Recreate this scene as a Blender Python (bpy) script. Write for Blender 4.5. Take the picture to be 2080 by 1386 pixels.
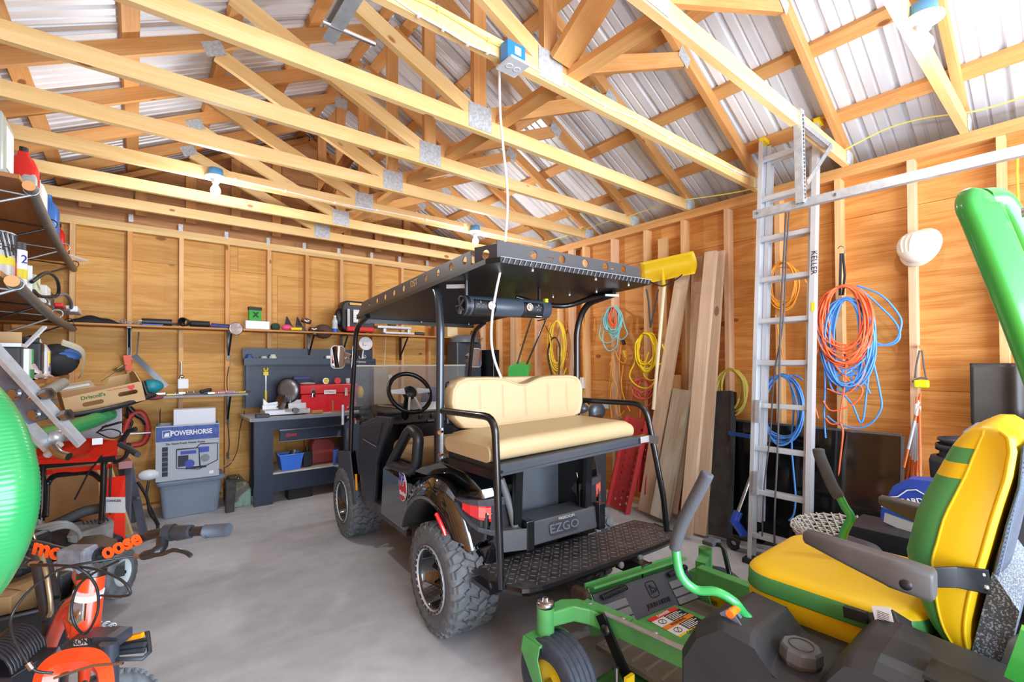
import bpy, bmesh, math, random
from mathutils import Vector, Matrix
for o in list(bpy.data.objects): bpy.data.objects.remove(o)
scene = bpy.context.scene
V = Vector
rnd = random.Random(7)
# ---------------------------------------------------------------- camera
FPX, YAW, PITCH, ROLL, PCY, CAMH = 949.8, 0.6774, 0.0136, -0.0041, 726.7, 1.4046
_F0 = V((math.sin(YAW), math.cos(YAW), 0)); _R = V((math.cos(YAW), -math.sin(YAW), 0)); _Z = V((0, 0, 1))
CF = _F0*math.cos(PITCH) + _Z*math.sin(PITCH); _U = -_F0*math.sin(PITCH) + _Z*math.cos(PITCH)
CR = _R*math.cos(ROLL) + _U*math.sin(ROLL); CU = -_R*math.sin(ROLL) + _U*math.cos(ROLL)
CP = V((0, 0, CAMH))
cam = bpy.data.cameras.new('camera'); cam_o = bpy.data.objects.new('camera', cam)
scene.collection.objects.link(cam_o); scene.camera = cam_o
cam.sensor_width = 36; cam.lens = 36*FPX/2080; cam.shift_y = (PCY-693)/2080; cam.clip_start = 0.02; cam.clip_end = 200
m4 = Matrix((CR, CU, -CF)).transposed().to_4x4(); m4.translation = CP; cam_o.matrix_world = m4
# ---------------------------------------------------------------- light
scene.view_settings.view_transform = 'Standard'; scene.view_settings.look = 'None'
scene.view_settings.exposure = 0.1; scene.view_settings.gamma = 1; scene.view_settings.use_curve_mapping = False
w = bpy.data.worlds.new('daylight'); scene.world = w; w.use_nodes = True
w.node_tree.nodes['Background'].inputs[0].default_value = (0.80, 0.88, 1.0, 1); w.node_tree.nodes['Background'].inputs[1].default_value = 2.2
def area(name, loc, rot, sx, sy, e, col=(1, 1, 1)):
    l = bpy.data.lights.new(name, 'AREA'); l.shape = 'RECTANGLE'; l.size = sx; l.size_y = sy; l.energy = e; l.color = col
    o = bpy.data.objects.new(name, l); scene.collection.objects.link(o); o.location = loc; o.rotation_euler = rot; return o
area('garage_door_daylight', (1.6, -2.35, 1.25), (math.radians(88), 0, 0), 4.4, 2.3, 400, (0.75, 0.87, 1.0))
def bulb_light(p, e=36, r=0.035, col=(0.94, 0.96, 1.0)):
    l = bpy.data.lights.new('bulb_light', 'POINT'); l.energy = e; l.shadow_soft_size = r; l.color = col
    o = bpy.data.objects.new('bulb_light', l); scene.collection.objects.link(o); o.location = p; return o
# ---------------------------------------------------------------- pixel -> point on a plane of the room
def at(u, v, x=None, y=None, z=None, n=None, o=None, t=None):
    d = CF + CR*((u-1040)/FPX) + CU*((PCY-v)/FPX)
    if n is not None: t = (V(o)-CP).dot(V(n))/d.dot(V(n))
    elif x is not None: t = x/d.x
    elif y is not None: t = y/d.y
    elif z is not None: t = (z-CAMH)/d.z
    return CP + d*t
# ---------------------------------------------------------------- mesh builder
def frame(ez, up=None):
    ez = V(ez).normalized(); up = V(up) if up is not None else V((0, 0, 1))
    if abs(ez.dot(up.normalized())) > 0.99: up = V((0, 1, 0)) if abs(ez.y) < 0.9 else V((1, 0, 0))
    ex = up.cross(ez).normalized(); ey = ez.cross(ex)
    return ex, ey, ez
def smooth_path(P, k=6, closed=False):
    P = [V(p) for p in P]; n = len(P); out = []
    if n < 3: return P
    rng = range(n) if closed else range(n-1)
    for i in rng:
        if closed: a, b, c, d = P[(i-1) % n], P[i], P[(i+1) % n], P[(i+2) % n]
        else: a, b, c, d = P[max(i-1, 0)], P[i], P[i+1], P[min(i+2, n-1)]
        for j in range(k):
            t = j/k
            out.append(0.5*((2*b) + (c-a)*t + (2*a-5*b+4*c-d)*t*t + (3*b-a-3*c+d)*t**3))
    if not closed: out.append(P[-1])
    return out
def fillet(P, r, k=5):
    P = [V(p) for p in P]; out = [P[0]]
    for i in range(1, len(P)-1):
        a, b, c = P[i-1], P[i], P[i+1]; rr = r[i] if isinstance(r, (list, tuple)) else r
        rr = min(rr, (a-b).length*.49, (c-b).length*.49)
        p0 = b+(a-b).normalized()*rr; p1 = b+(c-b).normalized()*rr
        for j in range(k+1):
            t = j/k; out.append(p0*(1-t)**2 + b*2*t*(1-t) + p1*t*t)
    out.append(P[-1]); return out
class MB:
    def __init__(s): s.bm = bmesh.new(); s.uv = s.bm.loops.layers.uv.new('UVMap'); s.mi = 0
    def face(s, vs, smooth=False, uvs=None):
        try: f = s.bm.faces.new(vs)
        except ValueError: return None
        f.smooth = smooth; f.material_index = s.mi
        if uvs:
            for l, q in zip(f.loops, uvs): l[s.uv].uv = q
        return f
    def bar(s, p0, p1, w, h, up=None, w1=None, h1=None, off=None):
        p0 = V(p0); p1 = V(p1); L = (p1-p0).length
        if L < 1e-6: return s
        ex, ey, ez = frame(p1-p0, up); w1 = w if w1 is None else w1; h1 = h if h1 is None else h1
        A = [s.bm.verts.new(p0+ex*a*w/2+ey*b*h/2) for a, b in ((-1, -1), (1, -1), (1, 1), (-1, 1))]
        B = [s.bm.verts.new(p1+ex*a*w1/2+ey*b*h1/2) for a, b in ((-1, -1), (1, -1), (1, 1), (-1, 1))]
        ou, ov = (rnd.random()*9, rnd.random()*9) if off is None else off
        c = [0, w, w+h, 2*w+h, 2*w+2*h]
        for i in range(4):
            j = (i+1) % 4
            s.face([A[i], A[j], B[j], B[i]], False, [(ou, ov+c[i]), (ou, ov+c[i+1]), (ou+L, ov+c[i+1]), (ou+L, ov+c[i])])
        e = [(ou, ov), (ou+w, ov), (ou+w, ov+h), (ou, ov+h)]
        s.face(A[::-1], False, e); s.face(B, False, e); return s
    def box(s, c, d, ax=None):
        c = V(c); ax = ax or (V((1, 0, 0)), V((0, 1, 0)), V((0, 0, 1))); i = max(range(3), key=lambda k: d[k]); j = (i+1) % 3; k = (i+2) % 3
        return s.bar(c-ax[i]*d[i]/2, c+ax[i]*d[i]/2, d[j], d[k], up=ax[k]) if True else s
    def tube(s, P, r, n=8, closed=False, caps=True, sx=1.0):
        P = [V(p) for p in P]; m = len(P); rr = r if isinstance(r, (list, tuple)) else [r]*m
        t = (P[1]-P[0]).normalized(); ex, ey, _ = frame(t); rings = []; L = 0; ls = []
        for i in range(m):
            if closed: d = (P[(i+1) % m]-P[i-1])
            else: d = P[min(i+1, m-1)]-P[max(i-1, 0)]
            d = d.normalized() if d.length > 1e-9 else t
            q = t.rotation_difference(d); ex = q @ ex; ey = q @ ey; t = d
            if i: L += (P[i]-P[i-1]).length
            ls.append(L)
            rings.append([s.bm.verts.new(P[i]+(ex*math.cos(a)*sx+ey*math.sin(a))*rr[i]) for a in [2*math.pi*k/n for k in range(n)]])
        R = r if not isinstance(r, (list, tuple)) else max(r)
        for i in range(m if closed else m-1):
            a, b = rings[i], rings[(i+1) % m]; l0 = ls[i]; l1 = ls[(i+1) % m]
            for k in range(n):
                c = 2*math.pi*R
                s.face([a[k], a[(k+1) % n], b[(k+1) % n], b[k]], n > 4, [(l0, c*k/n), (l0, c*(k+1)/n), (l1, c*(k+1)/n), (l1, c*k/n)])
        if caps and not closed:
            for ring, rev in ((rings[0], True), (rings[-1], False)):
                vs = [s.bm.verts.new(v.co) for v in ring]; s.face(vs[::-1] if rev else vs)
        return s
    def cyl(s, p0, p1, r, r1=None, n=16): return s.tube([p0, p1], [r, r if r1 is None else r1], n)
    def lathe(s, prof, o, ez=(0, 0, 1), n=24, a0=0, a1=2*math.pi, up=None, smooth=True):
        ex, ey, ez = frame(ez, up); o = V(o); full = abs(a1-a0-2*math.pi) < 1e-6; rings = []; k2 = n if full else n+1
        for (r, z) in prof:
            if r < 1e-6: rings.append([s.bm.verts.new(o+ez*z)])
            else: rings.append([s.bm.verts.new(o+ez*z+(ex*math.cos(a)+ey*math.sin(a))*r) for a in [a0+(a1-a0)*k/n for k in range(k2)]])
        for i in range(len(prof)-1):
            a, b = rings[i], rings[i+1]
            for k in range(n):
                q = (k+1) % k2
                if len(a) == 1 and len(b) == 1: continue
                if len(a) == 1: s.face([a[0], b[q], b[k]], smooth)
                elif len(b) == 1: s.face([a[k], a[q], b[0]], smooth)
                else: s.face([a[k], a[q], b[q], b[k]], smooth, [(k/n, i), ((k+1)/n, i), ((k+1)/n, i+1), (k/n, i+1)])
        return s
    def ball(s, c, r, n=14, sc=(1, 1, 1), ax=None):
        c = V(c); ax = ax or (V((1, 0, 0)), V((0, 1, 0)), V((0, 0, 1))); m = n//2; rings = []
        for i in range(m+1):
            th = math.pi*i/m
            if i in (0, m): rings.append([s.bm.verts.new(c+ax[2]*r*sc[2]*math.cos(th))])
            else: rings.append([s.bm.verts.new(c+ax[0]*r*sc[0]*math.sin(th)*math.cos(a)+ax[1]*r*sc[1]*math.sin(th)*math.sin(a)+ax[2]*r*sc[2]*math.cos(th)) for a in [2*math.pi*k/n for k in range(n)]])
        for i in range(m):
            a, b = rings[i], rings[i+1]
            for k in range(n):
                q = (k+1) % n
                if len(a) == 1: s.face([a[0], b[k], b[q]], True)
                elif len(b) == 1: s.face([a[k], b[0], a[q]], True)
                else: s.face([a[k], b[k], b[q], a[q]], True)
        return s
    def prism(s, poly, o, ex, ey, d, smooth=False, ez=None):
        o = V(o); ex = V(ex); ey = V(ey); ez = V(ez) if ez is not None else ex.cross(ey).normalized()
        A = [s.bm.verts.new(o+ex*p[0]+ey*p[1]) for p in poly]; B = [s.bm.verts.new(v.co+ez*d) for v in A]; n = len(poly)
        s.face(A[::-1], False, [(p[0], p[1]) for p in poly[::-1]]); s.face(B, False, [(p[0], p[1]) for p in poly])
        A2 = A; B2 = B
        if smooth: A2 = [s.bm.verts.new(v.co) for v in A]; B2 = [s.bm.verts.new(v.co) for v in B]
        L = 0
        for i in range(n):
            j = (i+1) % n; e = (A[j].co-A[i].co).length
            s.face([A2[i], A2[j], B2[j], B2[i]], smooth, [(L, 0), (L+e, 0), (L+e, d), (L, d)]); L += e
        return s
    def loft(s, sections, caps=True, smooth=True, closed=True):
        rings = [[s.bm.verts.new(V(p)) for p in sec] for sec in sections]; n = len(rings[0])
        for i in range(len(rings)-1):
            a, b = rings[i], rings[i+1]
            for k in range(n if closed else n-1): s.face([a[k], a[(k+1) % n], b[(k+1) % n], b[k]], smooth, [(i, k/n), (i, (k+1)/n), (i+1, (k+1)/n), (i+1, k/n)])
        if caps and closed:
            for ring, rev in ((rings[0], True), (rings[-1], False)):
                vs = [s.bm.verts.new(v.co) for v in ring]; s.face(vs[::-1] if rev else vs)
        return s
    def grid(s, fn, nu, nv, smooth=True):
        G = [[s.bm.verts.new(V(fn(i/nu, j/nv))) for j in range(nv+1)] for i in range(nu+1)]
        for i in range(nu):
            for j in range(nv): s.face([G[i][j], G[i+1][j], G[i+1][j+1], G[i][j+1]], smooth, [(i/nu, j/nv), ((i+1)/nu, j/nv), ((i+1)/nu, (j+1)/nv), (i/nu, (j+1)/nv)])
        return s
    def build(s, name, mat, parent=None, bevel=0, solid=0, sub=0, xf=None, seg=2, **tags):
        if xf is not None: bmesh.ops.transform(s.bm, matrix=xf, verts=s.bm.verts)
        bmesh.ops.recalc_face_normals(s.bm, faces=s.bm.faces)
        me = bpy.data.meshes.new(name); s.bm.to_mesh(me); s.bm.free()
        o = bpy.data.objects.new(name, me); scene.collection.objects.link(o)
        for m in (mat if isinstance(mat, (list, tuple)) else [mat]): me.materials.append(m)
        if solid: q = o.modifiers.new('s', 'SOLIDIFY'); q.thickness = solid; q.offset = 0
        if bevel: q = o.modifiers.new('b', 'BEVEL'); q.width = bevel; q.segments = seg; q.limit_method = 'ANGLE'; q.angle_limit = 0.6; q.harden_normals = False
        if sub: q = o.modifiers.new('u', 'SUBSURF'); q.levels = sub; q.render_levels = sub
        if parent is not None: put(o, parent)
        for k, v_ in tags.items(): o[k] = v_
        return o
def put(o, parent):
    o.parent = parent
    if parent.type == 'EMPTY' or True: o.matrix_parent_inverse = parent_matrix(parent).inverted()
def parent_matrix(p):
    m = Matrix.LocRotScale(p.location, p.rotation_euler, p.scale)
    if p.parent: m = parent_matrix(p.parent) @ p.matrix_parent_inverse @ m
    return m
def tag(o, label, cat, group=None):
    o['label'] = label; o['category'] = cat
    if group: o['group'] = group
    return o
def thing(name, label, cat, loc=(0, 0, 0), group=None):
    o = bpy.data.objects.new(name, None); scene.collection.objects.link(o); o.location = loc; o.empty_display_size = .05
    return tag(o, label, cat, group)
def struct(o): o['kind'] = 'structure'; return o
def copy_tree(o, parent=None):
    c = o.copy(); scene.collection.objects.link(c)
    if parent is not None: c.parent = parent
    for ch in list(o.children): copy_tree(ch, c)
    return c
def lab(o, s): o['label'] = s; return o
def text(s, o, ex, ey, size, mat, parent=None, depth=0.001, name='lettering', align='CENTER', bold=0.0, shear=0.0, sx=1.0):
    c = bpy.data.curves.new(name, 'FONT'); c.body = s; c.size = size; c.extrude = depth/2; c.align_x = align; c.align_y = 'CENTER'; c.offset = bold; c.shear = shear
    c.resolution_u = 3
    t = bpy.data.objects.new(name, c); scene.collection.objects.link(t); bpy.context.view_layer.update()
    me = bpy.data.meshes.new_from_object(t.evaluated_get(bpy.context.evaluated_depsgraph_get()))
    bpy.data.objects.remove(t); bpy.data.curves.remove(c)
    ex = V(ex).normalized(); ey = V(ey); ey = (ey-ex*ey.dot(ex)).normalized(); ez = ex.cross(ey)
    m = Matrix((ex*sx, ey, ez)).transposed().to_4x4(); m.translation = V(o)
    me.transform(m); me.name = name; me.materials.clear(); me.materials.append(mat)
    r = bpy.data.objects.new(name, me); scene.collection.objects.link(r)
    if parent is not None: put(r, parent)
    return r
def holed(outer, holes, o, ex, ey, d, name, mat, parent=None, bevel=0):
    c = bpy.data.curves.new(name, 'CURVE'); c.dimensions = '2D'; c.fill_mode = 'BOTH'; c.extrude = d/2
    for P in [outer]+holes:
        sp = c.splines.new('POLY'); sp.points.add(len(P)-1); sp.use_cyclic_u = True
        for q, p in zip(sp.points, P): q.co = (p[0], p[1], 0, 1)
    t = bpy.data.objects.new(name, c); scene.collection.objects.link(t); bpy.context.view_layer.update()
    me = bpy.data.meshes.new_from_object(t.evaluated_get(bpy.context.evaluated_depsgraph_get()))
    bpy.data.objects.remove(t); bpy.data.curves.remove(c)
    ex = V(ex).normalized(); ey = V(ey); ey = (ey-ex*ey.dot(ex)).normalized(); ez = ex.cross(ey)
    m = Matrix((ex, ey, ez)).transposed().to_4x4(); m.translation = V(o)
    me.transform(m); me.name = name; me.materials.clear(); me.materials.append(mat)
    r = bpy.data.objects.new(name, me); scene.collection.objects.link(r)
    if parent is not None: put(r, parent)
    return r
def circ(cx, cy, r, n=16, ry=None): return [(cx+r*math.cos(2*math.pi*k/n), cy+(ry or r)*math.sin(2*math.pi*k/n)) for k in range(n)]
def rrect(w, h, r, n=4, cx=0, cy=0):
    out = []
    for (sx, sy, a) in ((1, -1, -90), (1, 1, 0), (-1, 1, 90), (-1, -1, 180)):
        for k in range(n+1):
            t = math.radians(a+90*k/n); out.append((cx+sx*(w/2-r)+r*math.cos(t), cy+sy*(h/2-r)+r*math.sin(t)))
    return out
# ---------------------------------------------------------------- materials
def srgb(c): return tuple((x/12.92 if x <= .04045 else ((x+.055)/1.055)**2.4) for x in [q/255 for q in c])
_M = {}
def mat(name, rgb, rough=0.5, metal=0.0, noise=0.0, nscale=20, emit=0, bump=0.0, bscale=60, rgb2=None, coat=0, trans=0, alpha=1, mask=None, spec=None):
    if name in _M: return _M[name]
    m = bpy.data.materials.new(name); m.use_nodes = True; nt = m.node_tree; b = nt.nodes['Principled BSDF']; _M[name] = m
    c = srgb(rgb); b.inputs['Base Color'].default_value = (*c, 1); b.inputs['Roughness'].default_value = rough; b.inputs['Metallic'].default_value = metal
    if spec is not None: b.inputs['Specular IOR Level'].default_value = spec
    if coat: b.inputs['Coat Weight'].default_value = coat; b.inputs['Coat Roughness'].default_value = .06
    if trans: b.inputs['Transmission Weight'].default_value = trans
    if alpha < 1: b.inputs['Alpha'].default_value = alpha
    if emit: b.inputs['Emission Color'].default_value = (*c, 1); b.inputs['Emission Strength'].default_value = emit
    if noise or rgb2 or bump:
        tc = nt.nodes.new('ShaderNodeTexCoord'); n = nt.nodes.new('ShaderNodeTexNoise'); n.inputs['Scale'].default_value = nscale; n.inputs['Detail'].default_value = 5
        nt.links.new(tc.outputs['Object'], n.inputs['Vector'])
        if noise or rgb2:
            r = nt.nodes.new('ShaderNodeValToRGB'); r.color_ramp.elements[0].position = .35; r.color_ramp.elements[1].position = .65
            if rgb2: c2 = srgb(rgb2)
            else: c2 = tuple(x*(1-noise) for x in c)
            if mask: r.color_ramp.elements[0].position, r.color_ramp.elements[1].position = mask
            r.color_ramp.elements[0].color = (*c, 1); r.color_ramp.elements[1].color = (*c2, 1)
            nt.links.new(n.outputs['Fac'], r.inputs[0]); nt.links.new(r.outputs[0], b.inputs['Base Color'])
        if bump:
            n2 = nt.nodes.new('ShaderNodeTexNoise'); n2.inputs['Scale'].default_value = bscale; n2.inputs['Detail'].default_value = 4
            nt.links.new(tc.outputs['Object'], n2.inputs['Vector'])
            bp = nt.nodes.new('ShaderNodeBump'); bp.inputs['Strength'].default_value = bump; bp.inputs['Distance'].default_value = .01
            nt.links.new(n2.outputs['Fac'], bp.inputs['Height']); nt.links.new(bp.outputs[0], b.inputs['Normal'])
    return m
def wood(name, light, dark, knot=(90, 45, 15), scale=1.0, rough=.6, knots=True, kd=1.0, band=1.0, stretch=1.0):
    if name in _M: return _M[name]
    m = bpy.data.materials.new(name); m.use_nodes = True; nt = m.node_tree; b = nt.nodes['Principled BSDF']; _M[name] = m; N = nt.nodes.new; Lk = nt.links.new
    b.inputs['Roughness'].default_value = rough; b.inputs['Specular IOR Level'].default_value = .3
    uv = N('ShaderNodeUVMap'); uv.uv_map = 'UVMap'
    def mp(sx, sy):
        q = N('ShaderNodeMapping'); q.inputs['Scale'].default_value = (sx*scale, sy*scale, 1); Lk(uv.outputs[0], q.inputs['Vector']); return q
    q1 = mp(.9*stretch, 7); n1 = N('ShaderNodeTexNoise'); n1.inputs['Scale'].default_value = 1; n1.inputs['Detail'].default_value = 3; n1.inputs['Distortion'].default_value = .6; Lk(q1.outputs[0], n1.inputs['Vector'])
    q2 = mp(3*stretch, 130); n2 = N('ShaderNodeTexNoise'); n2.inputs['Scale'].default_value = 1; n2.inputs['Detail'].default_value = 3; Lk(q2.outputs[0], n2.inputs['Vector'])
    # knots
    q3 = mp(2.2*kd, 4.4*kd); vo = N('ShaderNodeTexVoronoi'); vo.inputs['Scale'].default_value = 1; vo.inputs['Randomness'].default_value = 1; Lk(q3.outputs[0], vo.inputs['Vector'])
    # bands: sin of noise field -> cathedral grain
    mul = N('ShaderNodeMath'); mul.operation = 'MULTIPLY'; mul.inputs[1].default_value = 34*band; Lk(n1.outputs['Fac'], mul.inputs[0])
    kf = N('ShaderNodeMath'); kf.operation = 'DIVIDE'; kf.inputs[0].default_value = .22; Lk(vo.outputs['Distance'], kf.inputs[1])
    kf2 = N('ShaderNodeMath'); kf2.operation = 'MINIMUM'; kf2.inputs[1].default_value = 6; Lk(kf.outputs[0], kf2.inputs[0])
    ad = N('ShaderNodeMath'); ad.operation = 'ADD'; Lk(mul.outputs[0], ad.inputs[0]); Lk(kf2.outputs[0], ad.inputs[1])
    sn = N('ShaderNodeMath'); sn.operation = 'SINE'; Lk(ad.outputs[0], sn.inputs[0])
    mr = N('ShaderNodeMapRange'); mr.inputs['From Min'].default_value = -1; mr.inputs['From Max'].default_value = 1; mr.inputs['To Max'].default_value = .34; Lk(sn.outputs[0], mr.inputs['Value'])
    a2 = N('ShaderNodeMath'); a2.operation = 'MULTIPLY_ADD'; a2.inputs[1].default_value = 1.0; Lk(n2.outputs['Fac'], a2.inputs[0]); Lk(mr.outputs[0], a2.inputs[2])
    rp = N('ShaderNodeValToRGB'); e = rp.color_ramp.elements; e[0].position = .25; e[0].color = (*srgb(light), 1); e[1].position = 1.0; e[1].color = (*srgb(dark), 1); Lk(a2.outputs[0], rp.inputs[0])
    # slow tone variation per board
    oi = N('ShaderNodeObjectInfo'); q4 = mp(.35, .9); n4 = N('ShaderNodeTexNoise'); n4.inputs['Scale'].default_value = 1; Lk(q4.outputs[0], n4.inputs['Vector'])
    hv = N('ShaderNodeHueSaturation'); mv = N('ShaderNodeMapRange'); mv.inputs['From Min'].default_value = .3; mv.inputs['From Max'].default_value = .7; mv.inputs['To Min'].default_value = .84; mv.inputs['To Max'].default_value = 1.12
    Lk(n4.outputs['Fac'], mv.inputs['Value']); Lk(mv.outputs[0], hv.inputs['Value']); Lk(rp.outputs[0], hv.inputs['Color'])
    out = hv.outputs[0]
    if knots:
        se = N('ShaderNodeSeparateColor'); Lk(vo.outputs['Color'], se.inputs[0])
        th = N('ShaderNodeMath'); th.operation = 'MULTIPLY'; th.inputs[1].default_value = .115; Lk(se.outputs[0], th.inputs[0])
        sb = N('ShaderNodeMath'); sb.operation = 'SUBTRACT'; Lk(th.outputs[0], sb.inputs[0]); Lk(vo.outputs['Distance'], sb.inputs[1])
        km = N('ShaderNodeMapRange'); km.inputs['From Min'].default_value = -.02; km.inputs['From Max'].default_value = .02; km.inputs['To Max'].default_value = .8; Lk(sb.outputs[0], km.inputs['Value'])
        mx = N('ShaderNodeMix'); mx.data_type = 'RGBA'; Lk(km.outputs[0], mx.inputs[0]); Lk(out, mx.inputs[6]); mx.inputs[7].default_value = (*srgb(knot), 1); out = mx.outputs[2]
    Lk(out, b.inputs['Base Color']); return m
PLY = wood('plywood', (226, 166, 94), (190, 118, 50), (110, 58, 24), kd=1.0, band=.8)
PLYB = wood('plywood_back', (230, 182, 108), (204, 144, 68), (110, 60, 26), kd=1.0, band=.8)
PLYR = wood('plywood_gable', (206, 154, 106), (172, 120, 74), (90, 45, 18), kd=.6)
LUM = wood('truss_lumber', (240, 208, 152), (226, 182, 116), (150, 80, 28), band=.5, kd=1.3)
LUM2 = wood('rafter_lumber', (226, 174, 114), (206, 144, 80), (120, 60, 20), band=.5, kd=1.3)
STUD = wood('stud_lumber', (234, 194, 142), (216, 164, 108), (140, 80, 40), band=.5, kd=1.3)
STUDP = wood('stud_lumber_pink', (230, 194, 158), (212, 164, 124), (150, 85, 50), band=.5, kd=1.3)
OLDW = wood('weathered_board', (224, 200, 174), (196, 162, 130), (120, 80, 55), band=.4, kd=1.2)
OLDG = wood('grey_board', (222, 214, 196), (176, 158, 132), (110, 80, 50), band=.7, kd=1.2)
SHELFW = wood('shelf_board', (214, 160, 98), (176, 120, 66), (100, 60, 30), band=.4, kd=.6)
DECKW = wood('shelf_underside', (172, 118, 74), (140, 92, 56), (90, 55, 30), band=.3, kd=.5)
BLK = mat('black_plastic', (30, 32, 36), .42); BLKG = mat('black_gloss', (10, 12, 15), .08, coat=1.0); BLKM = mat('black_metal', (20, 21, 24), .28, coat=.4)
RUB = mat('tyre_rubber', (112, 117, 122), .62, noise=.35, nscale=30); RUB2 = mat('tyre_sidewall', (54, 52, 48), .7)
GRYP = mat('grey_plastic', (128, 138, 152), .45); DGRY = mat('dark_grey', (62, 64, 70), .5); MGRY = mat('mid_grey', (110, 112, 116), .5)
ALU = mat('aluminium', (214, 217, 222), .36, .45); STEEL = mat('zinc_steel', (190, 194, 198), .38, .5, noise=.2, nscale=30); CHR = mat('chrome', (225, 225, 228), .08, 1.0); CHRD = mat('dull_chrome', (170, 170, 172), .25, 1.0)
WHT = mat('white', (235, 236, 238), .45); WHTP = mat('white_plastic', (225, 228, 232), .3); PAPER = mat('paper_white', (230, 230, 226), .7)
TAN = mat('tan_vinyl', (198, 174, 132), .42, bump=.06, bscale=40); RED = mat('red_paint', (205, 28, 30), .35); REDL = mat('red_lens', (225, 30, 36), .12, coat=1)
ORG = mat('orange_red_paint', (240, 72, 32), .28, coat=.4); ORANGE = mat('orange', (245, 128, 22), .4); YEL = mat('yellow', (240, 204, 24), .4); YELV = mat('yellow_vinyl', (238, 196, 18), .42, bump=.05, bscale=12)
GRNV = mat('green_vinyl', (76, 150, 84), .42); GRN = mat('green_paint', (52, 158, 62), .3, coat=.5); GRND = mat('green_dusty', (88, 168, 92), .45, noise=.2, nscale=9); GRNH = mat('green_hose', (44, 150, 84), .3, coat=.3)
BLU = mat('blue', (48, 92, 190), .4); BLUC = mat('blue_cord', (84, 148, 222), .45); LBLU = mat('light_blue', (96, 156, 205), .45); NAVY = mat('navy_steel', (40, 52, 74), .38, noise=.2, nscale=6)
CARD = mat('cardboard', (206, 168, 120), .75, noise=.1, nscale=8); CARDD = mat('cardboard_inside', (160, 125, 84), .8); PINK = mat('pink', (232, 84, 130), .45)
ORC = mat('orange_cord', (240, 108, 60), .5); YELC = mat('yellow_cord', (238, 200, 60), .5); ORY = mat('amber_cord', (240, 158, 50), .5); TEAL = mat('teal_cord', (140, 205, 205), .5)
BULB = mat('bulb_glass', (255, 250, 240), .3, emit=14)
# ================================================================ the room
XR, XL, YB, ZT, ZP = 3.91, -0.97, 5.82, 2.795, 2.72
YF = -2.4; XC = 1.6; SL = .515; ZPK = 4.06
def floor_mat():
    m = bpy.data.materials.new('concrete_floor'); m.use_nodes = True; nt = m.node_tree; b = nt.nodes['Principled BSDF']; N = nt.nodes.new; Lk = nt.links.new
    tc = N('ShaderNodeTexCoord'); n = N('ShaderNodeTexNoise'); n.inputs['Scale'].default_value = .8; n.inputs['Detail'].default_value = 8; n.inputs['Roughness'].default_value = .6; n.inputs['Distortion'].default_value = .5
    mp = N('ShaderNodeMapping'); mp.inputs['Scale'].default_value = (1, 2.4, 1); mp.inputs['Rotation'].default_value = (0, 0, .6); Lk(tc.outputs['Object'], mp.inputs[0]); Lk(mp.outputs[0], n.inputs['Vector'])
    r = N('ShaderNodeValToRGB'); e = r.color_ramp.elements; e[0].position = .3; e[0].color = (*srgb((172, 177, 183)), 1); e[1].position = .7; e[1].color = (*srgb((216, 219, 223)), 1); Lk(n.outputs['Fac'], r.inputs[0])
    n3 = N('ShaderNodeTexNoise'); n3.inputs['Scale'].default_value = 9; n3.inputs['Detail'].default_value = 6; Lk(tc.outputs['Object'], n3.inputs['Vector'])
    r3 = N('ShaderNodeValToRGB'); r3.color_ramp.elements[0].position = .3; r3.color_ramp.elements[0].color = (.9, .9, .9, 1); r3.color_ramp.elements[1].position = .6; r3.color_ramp.elements[1].color = (1, 1, 1, 1); Lk(n3.outputs['Fac'], r3.inputs[0])
    mx = N('ShaderNodeMix'); mx.data_type = 'RGBA'; mx.blend_type = 'MULTIPLY'; mx.inputs[0].default_value = 1; Lk(r.outputs[0], mx.inputs[6]); Lk(r3.outputs[0], mx.inputs[7]); Lk(mx.outputs[2], b.inputs['Base Color'])
    rr = N('ShaderNodeMapRange'); rr.inputs['To Min'].default_value = .38; rr.inputs['To Max'].default_value = .62; Lk(n.outputs['Fac'], rr.inputs['Value']); Lk(rr.outputs[0], b.inputs['Roughness'])
    bp = N('ShaderNodeBump'); bp.inputs['Strength'].default_value = .12; bp.inputs['Distance'].default_value = .01; Lk(n3.outputs['Fac'], bp.inputs['Height']); Lk(bp.outputs[0], b.inputs['Normal'])
    return m
m = MB(); m.box((1.5, 1.2, -.06), (9, 10.4, .12)); struct(m.build('floor', floor_mat()))
def ply_wall(name, axis, a0, a1, face, matl, z0=0.0, z1=ZT, t=.012):
    """plywood sheets 2.44 x 1.22 laid sideways; returns the structure"""
    m = MB(); g = .0015; z = z0
    while z < z1-.01:
        ze = min(z+1.22, z1); a = a0-(rnd.random()*1.2 if z > 0 else 0)
        while a < a1-.01:
            s0 = max(a, a0); s1 = min(a+2.44, a1)
            if s1-s0 > .02:
                if axis == 'x': m.bar((s0+g, face+t/2, (z+ze)/2), (s1-g, face+t/2, (z+ze)/2), t, ze-z-2*g, up=(0, 0, 1))
                else: m.bar((face+t/2, s0+g, (z+ze)/2), (face+t/2, s1-g, (z+ze)/2), t, ze-z-2*g, up=(0, 0, 1))
            a += 2.44
        z = ze
    if axis == 'x': m.box(((a0+a1)/2, face+t+.01, (z0+z1)/2), (a1-a0, .02, z1-z0))
    else: m.box((face+t+.01, (a0+a1)/2, (z0+z1)/2), (.02, a1-a0, z1-z0))
    return struct(m.build(name, matl))
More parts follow.
